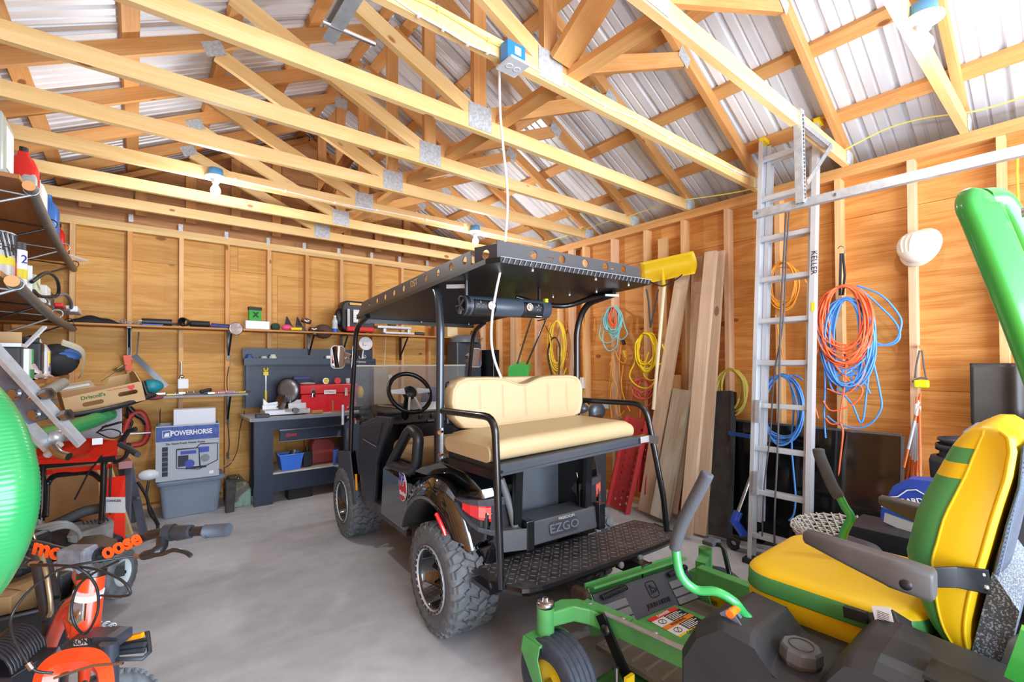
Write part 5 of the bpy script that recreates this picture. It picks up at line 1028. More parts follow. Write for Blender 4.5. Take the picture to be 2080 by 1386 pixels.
# on the bench
BZ = .878; t = thing('red_toolbox', 'bright red metal toolbox with chrome latches on the workbench', 'toolbox', (1.68, 5.45, BZ)); TBR = mat('toolbox_red', (214, 26, 36), .3, coat=.4)
MB().box((1.70, 5.50, BZ+.10), (.60, .22, .20)).build('lower_body', TBR, t, bevel=.006); MB().box((1.70, 5.50, BZ+.255), (.63, .24, .10)).build('lid', TBR, t, bevel=.01)
for x in (1.52, 1.88): M = MB(); M.box((x, 5.372, BZ+.215), (.035, .012, .09)); M.box((x, 5.366, BZ+.19), (.018, .012, .04)); M.build('latch', CHR, t)
M = MB(); M.box((1.70, 5.376, BZ+.22), (.13, .006, .045)); M.build('label', WHT, t)
text('WATERLOO', V((1.70, 5.372, BZ+.22)), (1, 0, 0), (0, 0, 1), .02, BLK, t, .001)
t = thing('miter_saw', 'silver and blue sliding miter saw on the left of the workbench', 'miter saw', (1.3, 5.4, BZ))
M = MB(); M.box((1.24, 5.38, BZ+.035), (.44, .22, .05)); M.box((1.10, 5.40, BZ+.085), (.16, .03, .05)); M.box((1.36, 5.40, BZ+.085), (.18, .03, .06)); M.prism([(0, 0), (.14, 0), (.14, .04), (.05, .03), (0, .08)], (1.03, 5.405, BZ+.10), (1, 0, 0), (0, 0, 1), .02, ez=V((0, 1, 0))); M.prism([(0, 0), (.17, 0), (.17, .08), (.10, .05), (0, .05)], (1.29, 5.405, BZ+.10), (1, 0, 0), (0, 0, 1), .02, ez=V((0, 1, 0))); M.build('base', ALU, t, bevel=.005)
M = MB(); M.bar((1.20, 5.30, BZ+.055), (1.42, 5.22, BZ+.045), .05, .03); M.cyl((1.30, 5.25, BZ+.05), (1.30, 5.20, BZ+.05), .03); M.build('turntable_arm', CHRD, t)
M = MB(); M.lathe([(0, -.02), (.10, -.02), (.125, -.005), (.125, .01), (.06, .02), (0, .02)], (1.28, 5.44, BZ+.25), (-.75, -.65, 0), 32); M.build('blade_guard', mat('saw_guard', (150, 150, 152), .35, .6), t)
M = MB(); M.lathe([(.127, -.01), (.137, -.01), (.137, .012), (.127, .012)], (1.28, 5.44, BZ+.25), (-.75, -.65, 0), 32); M.build('guard_rim', BLK, t)
M = MB(); M.cyl((1.33, 5.48, BZ+.26), (1.52, 5.55, BZ+.27), .055); M.box((1.43, 5.52, BZ+.38), (.17, .10, .035)); M.build('motor', mat('navy_plastic', (0, 0, 0)), t, bevel=.006); M = MB(); M.bar((1.40, 5.46, BZ+.27), (1.46, 5.48, BZ+.27), .012, .05); M.build('motor_label', WHT, t)
M = MB(); M.bar((1.17, 5.40, BZ+.06), (1.24, 5.46, BZ+.18), .09, .07); M.build('pivot', CHRD, t)
bx('sanding_block', 'dark grey sanding block at the front left corner of the workbench', 'block', (.985, 5.20, BZ+.02), (.12, .07, .035), DGRY); bx('wood_scrap', 'short light wood offcut on the bench edge by the miter saw', 'offcut', (1.52, 5.24, BZ+.022), (.11, .05, .035), SHELFW)
M = MB(); M.cyl((1.70, 5.28, BZ+.008), (1.70, 5.28, BZ+.13), .008); M.bar((1.68, 5.28, BZ+.01), (1.80, 5.20, BZ+.01), .03, .012); tag(M.build('bar_clamp', mat('brass', (190, 160, 110), .4, .7)), 'brass bar clamp standing on the bench in front of the toolbox', 'clamp')
t = thing('tape_measure', 'yellow and silver tape measure on the red toolbox', 'tape measure', (1.66, 5.44, BZ+.31)); MB().cyl((1.67, 5.42, BZ+.345), (1.67, 5.46, BZ+.345), .035, n=20).build('case', CHR, t); MB().cyl((1.67, 5.414, BZ+.345), (1.67, 5.42, BZ+.345), .026, n=20).build('face', YEL, t)
t = thing('tape_measure', 'red round tape measure on the red toolbox right of the yellow one', 'tape measure', (1.80, 5.44, BZ+.31)); MB().cyl((1.80, 5.42, BZ+.343), (1.80, 5.46, BZ+.343), .036, n=20).build('case', mat('tape_red', (214, 60, 70), .4), t)
M = MB(); M.lathe([(.020, 0), (.026, .06), (.022, .06), (.018, .004)], (1.93, 5.46, BZ+.307), (0, 0, 1), 16); tag(M.build('glass_cup', mat('pet', (0, 0, 0))), 'small clear cup at the right end of the red toolbox', 'cup')
M = MB(); M.ball((1.48, 5.44, BZ+.32), .06, sc=(1.4, .8, .25)); tag(M.build('work_glove', mat('glove', (170, 160, 160), .8)), 'grey glove lying on the left of the red toolbox lid', 'glove')
t = thing('yellow_grinder', 'yellow and black tool at the right side of the red toolbox', 'power tool', (2.05, 5.45, BZ)); MB().ball((2.07, 5.45, BZ+.20), .05, sc=(.9, .9, 1.5)).build('body', YEL, t); MB().box((2.08, 5.45, BZ+.07), (.08, .08, .13)).build('base', BLK, t)
t = thing('hanging_wrench', 'yellow handled adjustable wrench hanging on the navy pegboard', 'wrench', (1.05, 5.74, 1.2)); MB().bar((1.12, 5.74, 1.33), (1.12, 5.74, 1.12), .014, .018).build('shank', CHRD, t); MB().bar((1.12, 5.74, 1.12), (1.12, 5.74, 1.0), .02, .022).build('grip', YEL, t); M = MB(); M.lathe([(.012, 0), (.028, 0), (.028, .012), (.012, .012)], (1.12, 5.735, 1.36), (0, 1, 0), 14, a0=2.2, a1=7.0); M.box((1.12, 5.74, 1.31), (.05, .02, .04)); M.build('jaw', YEL, t)
# things in the pegboard tray
TZ = 1.412; q = random.Random(9)
tray = [('jar', 'blue glass jar at the left end of the pegboard tray', .96, mat('jar_blue', (60, 92, 150), .2), .035, .11), ('jar', 'clear jar of screws in the pegboard tray', 1.10, mat('jar_clear', (186, 204, 196), .3), .04, .09), ('jar', 'second clear jar in the tray, right of the first clear jar', 1.19, mat('jar_pale', (206, 210, 190), .3), .04, .11), ('carton', 'cream screw carton in the middle of the pegboard tray', 1.62, mat('cream2', (228, 222, 196), .6), .07, .06), ('carton', 'white small carton right of the cream carton in the tray', 1.80, WHT, .035, .10), ('carton', 'blue strip pack in the pegboard tray right of the white carton', 1.98, mat('strip_blue', (70, 150, 220), .4), .10, .05), ('carton', 'blue label pack in the tray left of the cream carton', 1.42, mat('pack_blue', (80, 150, 200), .4), .06, .06)]
for nm, lb, x, m, r, h in tray:
    M = MB()
    if nm == 'jar': M.lathe([(0, 0), (r, 0), (r, h*.75), (r*.7, h*.85), (r*.7, h), (0, h)], (x, 5.735, TZ), (0, 0, 1), 18)
    else: M.box((x, 5.735, TZ+h/2), (2*r, .05, h))
    tag(M.build(nm, m), lb, nm)
t = thing('clamp_lamp', 'white clip on reflector lamp above the right end of the pegboard', 'lamp', (2.2, 5.7, 1.5)); lp_ = at(743, 698, y=5.62); MB().lathe([(.018, -.06), (.03, -.05), (.078, -.005), (.082, 0)], lp_, (-.1, -.9, .15), 24).build('shade', WHT, t, solid=.003); MB().ball(lp_+V((0, .03, -.005)), .022).build('bulb', WHTP, t); M = MB(); M.tube([lp_+V((0, .05, -.01)), lp_+V((-.01, .06, -.10)), V((lp_.x-.02, 5.70, 1.45))], .010); M.build('clip_arm', WHT, t)
M = MB(); q = random.Random(3)
for i in range(22): a = q.random()*6.28; c = V((2.12+q.uniform(-.16, .12), 5.735+q.uniform(-.02, .02), TZ+.04+q.random()*.05)); M.tube([c+V((math.cos(a+k)*.02, 0, math.sin(a+k)*.02)) for k in (0, .8, 1.6, 2.4)], .005, 5)
tag(M.build('white_wire_bundle', WHT), 'tangle of white wire and clips in the right end of the tray', 'wire')
# dark cabinets behind the cart
t = thing('utility_cabinet', 'tall dark grey cabinet in the back right corner behind the cart', 'cabinet', (3.55, 5.35, 0)); MB().box((3.52, 5.42, .85), (.40, .25, 1.70)).build('body', mat('cabinet_grey', (60, 66, 78), .4), t, bevel=.02); M = MB(); M.lathe([(.20, 0), (.19, .06), (.12, .10), (0, .11)], (3.52, 5.42, 1.70), (0, 0, 1), 24); M.build('top_lid', mat('lid_grey', (96, 102, 112), .4), t)
bx('black_door_panel', 'flat black panel standing right of the tall grey cabinet', 'panel', (3.81, 5.30, .80), (.10, .45, 1.60), BLKM)
bx('plastic_bin', 'dark blue plastic bin in the corner behind the cart seat', 'bin', (3.1, 5.45, 1.0), (.35, .25, .2), mat('navy_plastic', (0, 0, 0)), .02)
bx('framed_picture', 'old framed card leaning behind the windshield glass', 'framed card', (2.42, 5.66, 1.13), (.20, .02, .45), mat('card_tan', (176, 164, 140), .6), .01, rz=.1)
M = MB(); M.bar((2.55, 5.8, 1.76), (2.52, 5.8, 1.3), .004, .004); M.mi = 1; M.box((2.60, 5.80, 1.22), (.05, .03, .1)); tag(M.build('wall_outlet', [WHT, WHT]), 'white switch box on a stud behind the steering wheel', 'outlet')
# grey tote, generator box, toolbox, stick
t = thing('storage_tote', 'large grey plastic storage tote standing on the floor', 'storage tote', (.42, 5.48, 0)); M = MB()
def rr3(w, d, z, r, cx=.415, cy=5.505): return [V((x, y, z)) for x, y in rrect(w, d, r, 4, cx, cy)]
M.loft([rr3(.43, .36, .003, .04), rr3(.47, .39, .20, .04), rr3(.49, .41, .30, .04), rr3(.53, .44, .305, .045), rr3(.55, .46, .335, .045), rr3(.50, .42, .35, .04)]); M.build('tub', mat('tote_grey', (126, 138, 154), .45), t, bevel=.004)
M = MB(); M.bar((.20, 5.306, .27), (.62, 5.306, .27), .006, .005); M.bar((.60, 5.312, .27), (.60, 5.322, .04), .006, .005, up=(0, 1, 0)); M.build('side_rib', mat('tote_rib', (104, 116, 132), .45), t)
t = thing('generator_box', 'tall generator box with a blue banner standing on the grey tote', 'carton', (.40, 5.4, .35)); BA = -.06; gx = V((math.cos(BA), math.sin(BA), 0)); gy = V((-math.sin(BA), math.cos(BA), 0)); g0 = V((.145, 5.29, .352)); BW, BH, BD = .48, .50, .30
BG = mat('box_grey_print', (176, 182, 192), .6); M = MB(); Zv = V((0, 0, 1)); c = g0+gx*BW/2+gy*BD/2
for (cc_, d_) in ((g0+gx*BW/2+Zv*BH/2, (BW, .006, BH)), (g0+gx*BW/2+gy*BD+Zv*BH/2, (BW, .006, BH)), (g0+gy*BD/2+Zv*BH/2, (.006, BD, BH)), (g0+gx*BW+gy*BD/2+Zv*BH/2, (.006, BD, BH)), (c+Zv*.004, (BW, BD, .006))): M.box(cc_, d_, (gx, gy, Zv))
M.build('carton_body', BG, t); f = g0-gy*.004
M = MB(); M.box(f+gx*BW/2+Zv*(BH-.075), (BW, .003, .13), (gx, gy, Zv)); M.build('blue_banner', mat('banner_blue', (40, 62, 140), .5, rgb2=(62, 88, 168), nscale=26), t)
M = MB(); M.tube([f+gx*.045+Zv*(BH-.045)-gy*.003, f+gx*.105+Zv*(BH-.04)-gy*.003, f+gx*.105+Zv*(BH-.10)-gy*.003, f+gx*.045+Zv*(BH-.105)-gy*.003], .004, 4, closed=True); M.prism([(0, 0), (.04, 0), (.04, .035), (.012, .03)], f+gx*.055+Zv*(BH-.095)-gy*.003, gx, Zv, .002, ez=-gy); M.build('horse_mark', WHT, t)
text('POWERHORSE', f+gx*.265+Zv*(BH-.072)-gy*.003, gx, Zv, .062, WHT, t, .002, bold=.0015, sx=.78); text('2in. Semi-Trash Water Pump', f+gx*.22+Zv*(BH-.165)-gy*.003, gx, Zv, .022, mat('ink', (40, 44, 60), .6), t, .001, bold=.0008, sx=1.15)
def fr(px, pz, pts, m, r=.005, nm='printed_frame', close=False): M = MB(); M.tube([f+gx*(px+a)+Zv*(pz+b)-gy*.003 for a, b in pts], r, 5, closed=close); return M.build(nm, m, t)
fr(.15, .08, fillet([V((0, .20, 0)), V((.0, .02, 0)), V((.20, 0, 0)), V((.32, .08, 0)), V((.32, .24, 0)), V((.18, .24, 0)), V((.14, .20, 0))], .02) and [(0, .20), (0, .03), (.17, .0), (.32, .07), (.32, .23), (.18, .235), (.15, .20)], mat('ink', (0, 0, 0)), .004); fr(.15, .08, [(0, .20), (.17, .20), (.18, .02)], mat('ink', (0, 0, 0)), .006)
M = MB(); M.box(f+gx*.24+Zv*.245-gy*.003, (.12, .002, .03), (gx, gy, Zv)); M.box(f+gx*.36+Zv*.26-gy*.003, (.08, .002, .05), (gx, gy, Zv)); M.prism(circ(0, 0, .038, 16), f+gx*.25+Zv*.14-gy*.003, gx, Zv, .002, ez=-gy); M.build('printed_pump_blue', mat('print_blue', (52, 66, 170), .5), t)
M = MB(); M.box(f+gx*.20+Zv*.17-gy*.002, (.08, .002, .10), (gx, gy, Zv)); M.box(f+gx*.30+Zv*.10-gy*.002, (.16, .002, .02), (gx, gy, Zv)); M.build('printed_pump_dark', mat('ink', (0, 0, 0)), t); M = MB(); M.prism(circ(0, 0, .035, 12), f+gx*.37+Zv*.18-gy*.0025, gx, Zv, .002, ez=-gy); M.build('printed_engine', mat('print_grey', (120, 130, 130), .5), t)
M = MB()
for k in range(6): M.box(f+gx*.065+Zv*(.29-.045*k)-gy*.003, (.042, .002, .04), (gx, gy, Zv))
M.build('printed_icons', mat('ink', (0, 0, 0)), t); M = MB(); M.box(f+gx*.42+Zv*.04-gy*.003, (.035, .002, .03), (gx, gy, Zv)); M.build('printed_label', WHT, t)
t = thing('white_carton', 'white carton with a red edge standing inside the generator box', 'carton', (.42, 5.42, .6)); c = g0+gx*.29+gy*.14+Zv*.53; MB().box(c, (.33, .17, .22), (gx, gy, Zv)).build('body', mat('carton_white', (222, 226, 234), .5), t, bevel=.004); MB().box(c-gy*.087-Zv*.075, (.30, .002, .02), (gx, gy, Zv)).build('red_edge', mat('decal_red', (0, 0, 0)), t)
M = MB(); M.prism([(0, 0), (.30, .01), (.33, .14), (.02, .12)], g0-gy*.0+gx*.02+gy*.01+Zv*(BH), gy, Zv, .003, ez=gx); tag(M.build('black_liner', BLK), 'black bag liner sticking up on the left inside the generator box', 'liner')
t = thing('metal_toolbox', 'old gable topped metal toolbox with peeling green paint', 'toolbox', (.87, 5.4, 0)); M = MB(); P = [(0, 0), (.19, 0), (.19, .15), (.14, .235), (.05, .235), (0, .15)]
M.prism(P, (.715, 5.31, 0.001), (1, -.02, 0), (0, 0, 1), .40, ez=V((0, 1, 0))); M.build('body', mat('old_toolbox', (132, 158, 146), .6, rgb2=(96, 90, 76), nscale=7, mask=(.5, .56)), t, bevel=.006); M = MB(); M.prism([(.0, .15), (.05, .235), (.14, .235), (.19, .15), (.195, .153), (.145, .245), (.045, .245), (-.005, .153)], (.715, 5.305, 0.001), (1, -.02, 0), (0, 0, 1), .41, ez=V((0, 1, 0))); M.build('lid', mat('olive_lid', (120, 116, 100), .6, noise=.4, nscale=12), t); M = MB(); M.tube(smooth_path([V((.81, 5.42, .245)), V((.81, 5.43, .275)), V((.81, 5.55, .275)), V((.81, 5.56, .245))], 3), .008); M.ball((.74, 5.315, .20), .012); M.build('handle', CHRD, t)
t = MB().loft([[V((.705+a*.035, 5.20+b*.035, 0.001)) for a, b in ((-1, -1), (1, -1), (1, 1), (-1, 1))], [V((.715+a*.04, 5.21+b*.035, .22)) for a, b in ((-1, -1), (1, -1), (1, 1), (-1, 1))], [V((.715+a*.042, 5.22+b*.035, .30)) for a, b in ((-1, -1), (1, -1), (1, 1), (-1, 1))]], smooth=False).build('wood_post', mat('charred', (70, 66, 64), .8, noise=.5, nscale=20), None, bevel=.008); tag(t, 'short dark burnt looking post between the tote and the green toolbox', 'post')
M = MB(); M.bar(at(444, 953, y=5.25), at(484, 932, y=5.1), .012, .006); tag(M.build('paint_stick', OLDW), 'thin wooden stick lying on the right rim of the tote', 'stick')
M = MB(); M.ball(at(302, 965, y=5.3), .07, sc=(1.2, .6, .7), n=10); tag(M.build('plastic_bag', WHTP), 'crumpled white plastic bag left of the generator box', 'plastic bag')
# push mower / spreader behind the seat and grinder
t = thing('lawn_edger', 'green hooded electric edger with two thin handles behind the rear seat', 'edger', (3.5, 3.9, 0)); hp = at(1055, 762, y=3.75); M = MB(); c = at(1052, 770, y=3.75)
M.loft([[at(1030, 782, y=3.7), at(1050, 800, y=3.7), at(1068, 795, y=3.7), at(1072, 770, y=3.7)], [at(1032, 745, y=3.72), at(1045, 742, y=3.72), at(1070, 742, y=3.72), at(1078, 748, y=3.72)], [at(1046, 736, y=3.9), at(1060, 735, y=3.9), at(1078, 738, y=3.9), at(1082, 745, y=3.9)]], smooth=False); M.build('hood', mat('edger_green', (60, 160, 72), .35), t, bevel=.01)
M = MB(); M.tube([at(1050, 742, y=3.8), at(1078, 650, y=3.8), at(1082, 640, y=3.8)], .009); M.build('handle_bar', BLKM, t); M = MB(); M.tube([at(1070, 740, y=3.8), at(1104, 660, y=3.8), at(1108, 650, y=3.8), at(1104, 642, y=3.8)], .010); M.build('handle_bar', BLKM, t); M = MB(); M.tube([at(1108, 662, y=3.8), at(1122, 690, y=3.8)], .004); M.tube([at(1092, 652, y=3.8), at(1110, 648, y=3.8)], .007); M.build('handle_rod', BLKM, t); MB().cyl(c+V((0, 0, -.1)), V((c.x, c.y, .02)), .03).build('shaft', BLKM, t)
t = thing('circular_saw', 'grey circular saw on the stand behind the right armrest', 'circular saw', at(1205, 840, y=2.9)); p = at(1212, 836, y=3.0); MB().lathe([(0, -.02), (.07, -.02), (.085, -.01), (.085, .02), (.03, .03), (0, .03)], p, (-.3, -1, 0), 24).build('blade_guard', mat('grinder_grey', (96, 100, 106), .35, .5), t); p2 = at(1184, 830, y=3.02); MB().ball(p2, .055, sc=(1.1, 1, .8)).build('motor', mat('grinder_grey', (0, 0, 0)), t); MB().box(p2+V((.06, .02, -.08)), (.25, .18, .03)).build('shoe', CHRD, t); M = MB(); M.tube(smooth_path([p2+V((0, 0, .04)), p2+V((.04, 0, .08)), p2+V((.09, 0, .04))], 4), .014); M.build('grip', BLK, t)
bx('side_crate', 'dark stand hidden behind the cart carrying the circular saw', 'stand', (p2.x+.06, p2.y+.05, (p2.z-.1)/2), (.30, .3, p2.z-.1), DGRY)
bx('grey_canister', 'grey canister on the floor between the cart and the red ramp', 'canister', (3.45, 3.25, .22), (.2, .2, .44), mat('canister', (150, 150, 148), .5), .04)
M = MB(); a, b = at(1022, 890, y=3.2), at(1066, 872, y=3.2); M.cyl(a, b, .014); tag(M.build('green_pole', GRN), 'green pole glimpsed between the seat cushion and backrest', 'pole')
# ================================================================ left wall shelves and the clutter at the left
def T(u, v, t): return at(u, v, t=t)
PIPE = mat('pipe_grey', (112, 112, 108), .45, noise=.2, nscale=12)
def wall_shelf(label, z, y0, y1, pz0, pz1, xf=-.47):
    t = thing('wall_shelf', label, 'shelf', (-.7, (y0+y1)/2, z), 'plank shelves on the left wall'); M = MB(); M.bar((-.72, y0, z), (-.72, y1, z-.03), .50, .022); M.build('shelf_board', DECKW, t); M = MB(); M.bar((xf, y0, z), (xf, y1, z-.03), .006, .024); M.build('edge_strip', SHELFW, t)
    P = [V((xf+.03, y0+.05, pz0)), V((xf+.03, (y0+y1)/2, (pz0+pz1)/2-.03)), V((xf+.03, y1, pz1))]; M = MB(); M.tube(smooth_path(P, 6), .026, 12); M.build('front_pipe', PIPE, t); M = MB(); M.cyl(P[0]-V((0, .003, 0)), P[0], .0262); M.build('pipe_end', mat('pipe_end', (222, 160, 96), .5), t)
    for k in range(int((y1-y0)/.75)+1):
        y = y0+.12+.75*k; M = MB(); M.cyl((-.97, y, z-.32), (xf+.03, y, pz0-.03), .006); M.cyl((-.97, y+.02, z-.02), (xf+.03, y+.02, pz0-.03), .005); M.tube([V((xf+.03+.03*math.cos(a), y, pz0-.02*k*.3+.03*math.sin(a))) for a in [2*math.pi*j/12 for j in range(12)]], .004, 6, closed=True); M.build('wire_brace', BLKM if k % 2 else STEEL, t)
    return t
wall_shelf('upper plank shelf with a grey front pipe on the left wall', 2.37, 3.42, 5.72, 2.345, 2.27)
wall_shelf('middle plank shelf with a grey front pipe on the left wall', 1.815, 3.02, 5.72, 1.79, 1.735)
t = thing('wall_shelf', 'lowest left wooden shelf under the blue grey tank', 'shelf', (-.7, 4, 1.33), 'plank shelves on the left wall'); MB().bar((-.70, 3.0, 1.31), (-.70, 5.6, 1.31), .5, .03).build('shelf_board', SHELFW, t)
for y in (3.3, 4.6): MB().bar((-.95, y, 1.0), (-.5, y, 1.29), .03, .03).build('strut', STUD, t)
def jug(label, name, u, v, x, h, w, m, capm, cat='bottle', grp=None, capr=.02, dz=0, d=None, z=None):
    p = at(u, v, x=x); p.z = z if z is not None else p.z; d = d or w; t = thing(name, label, cat, p, grp)
    M = MB(); M.loft([[p+V((a, b, c)) for a, b in rrect(w*k, d*k, .2*w*k, 3)] for c, k in ((0.001, .92), (.01, 1), (h*.68, 1), (h*.85, .72), (h*.92, .4), (h, .36))]); M.build('body', m, t); MB().cyl(p+V((0, 0, h)), p+V((0, 0, h+.03)), capr).build('cap', capm, t); return t, p
ZA, ZB, ZC = 2.382, 1.827, 1.326
JW = mat('jug_white', (214, 218, 214), .4); JR = mat('jug_red', (214, 40, 36), .35); JB = mat('jug_blue', (60, 110, 180), .35)
t = thing('grey_case', 'pale grey plastic case at the near end of the upper left shelf', 'case', (-.62, 3.5, ZA)); MB().box((-.64, 3.58, ZA+.16), (.22, .3, .32)).build('body', mat('case_pale', (168, 176, 166), .4), t, bevel=.02); M = MB(); M.box((-.528, 3.6, ZA+.16), (.003, .16, .22)); M.build('label', PAPER, t)
jug('red oil jug with a black cap beside the pale grey case', 'oil_jug', 48, 330, -.53, .30, .13, JR, BLK, z=ZA); o_, p = jug('clear silver bottle in front of the red oil jug on the upper shelf', 'spray_bottle', 60, 370, -.50, .20, .07, mat('clear_silver', (190, 196, 200), .25, .4), YEL, z=ZA)
jug('white bottle behind the silver bottle on the upper left shelf', 'oil_jug', 74, 390, -.52, .26, .10, JW, BLK, z=ZA); jug('blue oil jug halfway along the upper left shelf', 'oil_jug', 98, 440, -.52, .28, .12, JB, JB, z=ZA); jug('small red bottle past the blue jug on the upper left shelf', 'oil_bottle', 118, 480, -.52, .20, .09, JR, BLK, z=ZA)
M = MB(); p = at(126, 500, x=-.52); p.z = ZA; M.lathe([(0, .001), (.04, .001), (.045, .09), (.02, .11), (.012, .15), (0, .15)], p, (0, 0, 1), 16); tag(M.build('oil_bottle', ORANGE), 'small orange bottle near the far end of the upper left shelf', 'bottle')
M = MB(); p = at(137, 512, x=-.50); p.z = ZA+.03; M.lathe([(0, -.028), (.10, -.027), (.155, .0), (.16, .006), (.10, -.02)], p, (.2, 0, 1), 24); tag(M.build('white_pan', WHT), 'white round dish at the far end of the upper left shelf', 'dish')
# middle shelf
t = thing('paint_can', 'paint can covered in black drips at the near end of the middle left shelf', 'paint can', (-.62, 3.15, ZB)); c = V((-.54, 3.22, ZB)); MB().cyl(c+V((0, 0, .002)), c+V((0, 0, .20)), .088, n=28).build('can', mat('can_white', (206, 206, 206), .35, .3), t); M = MB(); M.tube([c+V((.088*math.cos(a), .088*math.sin(a), .20)) for a in [2*math.pi*k/28 for k in range(28)]], .006, 6, closed=True); M.build('rim', STEEL, t)
M = MB(); q = random.Random(8)
for k in range(26): a = 2*math.pi*k/26+q.uniform(-.1, .1); l = q.uniform(.03, .13); M.tube([c+V((.09*math.cos(a+w_*.3), .09*math.sin(a+w_*.3), .20-l*w_)) for w_ in (0, .35, .7, 1)], [.006, .004, .004, .003], 5)
M.build('paint_drips', BLK, t); M = MB(); M.lathe([(.0888, .05), (.0888, .09)], c, (0, 0, 1), 24); M.build('label_band', mat('label_yellow', (222, 206, 60), .5), t)
text('BEHR', c+V((.06, -.071, .13)), (.65, .76, 0), (0, 0, 1), .05, BLK, t, .002)
items = [('spray_can', 'red spray can right behind the dripping paint can', -.50, 3.42, .026, .17, RED), ('spray_can', 'white can with a dark lid and a figure 2 on the middle shelf', -.48, 3.50, .034, .18, WHT), ('spray_can', 'tall grey can behind the green box on the middle shelf', -.56, 3.8, .03, .2, GRYP)]
for nm, lb, x, y, r, h, m in items:
    t = thing(nm, lb, 'can', (x, y, ZB)); MB().cyl((x, y, ZB+.001), (x, y, ZB+h), r, n=18).build('body', m, t); MB().cyl((x, y, ZB+h), (x, y, ZB+h+.04), r*.85, n=18).build('cap', DGRY, t)
    if '2' in lb: text('2', V((x+r*.75, y-r*.75, ZB+.13)), (.7, .7, 0), (0, 0, 1), .06, mat('decal_blue', (0, 0, 0)), t, .003); MB().lathe([(r+.001, .03), (r+.001, .08)], (x, y, ZB), (0, 0, 1), 16).build('label_band', mat('label_yellow', (0, 0, 0)), t)
t = bx('green_carton', 'green carton with an orange band on the middle left shelf', 'carton', (-.52, 3.66, ZB+.095), (.09, .10, .19), mat('carton_green2', (64, 150, 92), .5), rz=.1); MB().box((-.52, 3.66, ZB+.165), (.093, .103, .02), (V((.995, .1, 0)), V((-.1, .995, 0)), V((0, 0, 1)))).build('orange_band', ORANGE, t); text('S', V((-.475, 3.62, ZB+.11)), (.15, 1, 0), (0, 0, 1), .05, WHT, t, .002); 
bx('white_pack', 'white blister pack leaning behind the green carton', 'pack', (-.50, 3.86, ZB+.075), (.03, .16, .15), WHT, rz=.3); bx('white_carton', 'white and lime carton further along the middle left shelf', 'carton', (-.54, 4.15, ZB+.07), (.12, .16, .14), mat('carton_lime', (214, 226, 190), .5)); bx('small_carton', 'small grey white carton past the lime carton on the middle shelf', 'carton', (-.53, 4.5, ZB+.06), (.12, .2, .12), PAPER); bx('dark_case', 'black case beyond the cartons on the middle left shelf', 'case', (-.58, 4.95, ZB+.07), (.16, .3, .14), BLK, .01)
M = MB(); M.tube(smooth_path([V((-.46, 3.74, ZB+.05)), V((-.42, 3.95, ZB+.14)), V((-.40, 4.2, ZB+.13)), V((-.41, 4.32, ZB+.05)), V((-.46, 4.1, ZB+.01)), V((-.47, 3.9, ZB+.02))], 5), .010); tag(M.build('black_cable', BLK), 'thick black cable looping over the middle left shelf edge', 'cable')
M = MB(); M.tube(smooth_path([V((-.45, 4.4, ZB+.03)), V((-.41, 4.7, ZB+.10)), V((-.40, 5.0, ZB+.08)), V((-.42, 5.2, ZB+.03)), V((-.47, 4.9, ZB+.012))], 5), .012); tag(M.build('grey_cable', MGRY), 'grey cable coil at the far end of the middle left shelf', 'cable')
bx('steel_tray', 'pale grey tray at the far end of the middle left shelf', 'tray', (-.44, 5.35, ZB+.04), (.14, .35, .05), WHTP, .01); bx('red_tool', 'small red tool near the far end of the middle left shelf', 'tool', (-.44, 4.8, ZB+.02), (.05, .2, .03), RED, .008)
# lowest shelf
t = thing('blue_tank', 'large pale blue grey plastic tank on the lowest left shelf', 'tank', (-.62, 3.1, ZC)); M = MB(); M.loft([[V((-.68+a, 3.02+b, ZC+c)) for a, b in rrect(.36*k, .34*k, .05, 4)] for c, k in ((.002, .97), (.08, 1), (.085, .95), (.30, .95), (.31, .97), (.36, .80), (.40, .55))]); M.build('body', mat('tank_blue', (172, 196, 216), .35), t); MB().cyl((-.68, 3.02, ZC+.4), (-.68, 3.02, ZC+.44), .05).build('cap', WHT, t)
t = bx('black_tub', 'black square tub with a carton sticking out beside the blue tank', 'tub', (-.54, 3.52, ZC+.09), (.16, .16, .18), mat('black_tub', (56, 54, 54), .6), .012); MB().box((-.54, 3.50, ZC+.185), (.17, .17, .018)).build('rim', WHTP, t); MB().box((-.56, 3.62, ZC+.19), (.16, .01, .14)).build('cardboard_flap', CARD, t)
t = bx('green_label_box', 'white green and yellow carton in front of the black tub', 'carton', (-.465, 3.58, ZC+.085), (.05, .12, .17), WHT); MB().box((-.462, 3.60, ZC+.035), (.052, .122, .05)).build('green_band', mat('carton_green2', (0, 0, 0)), t); MB().box((-.462, 3.62, ZC+.13), (.052, .05, .08)).build('green_band', mat('carton_green2', (0, 0, 0)), t)
jug('white gallon jug with a white cap on the lowest left shelf', 'gallon_jug', 72, 720, -.56, .27, .15, JW, WHT, z=ZC); t = bx('battery_box', 'black battery case beside the white gallon jug', 'case', (-.50, 4.0, ZC+.11), (.12, .14, .22), BLK, .012); MB().cyl((-.5, 4.0, ZC+.22), (-.5, 4.0, ZC+.25), .045).build('lid', DGRY, t); M = MB(); M.bar((-.50, 3.86, ZC+.19), (-.44, 4.06, ZC+.32), .02, .012); M.build('strap', WHTP, t)
t = bx('motor_oil_carton', 'white and yellow carton beside the black battery case', 'carton', (-.455, 4.12, ZC+.085), (.05, .13, .17), WHT); MB().box((-.452, 4.16, ZC+.12), (.052, .05, .10)).build('yellow_band', YEL, t); MB().box((-.45, 4.15, ZC+.07), (.052, .03, .05)).build('blue_mark', mat('decal_blue', (0, 0, 0)), t)
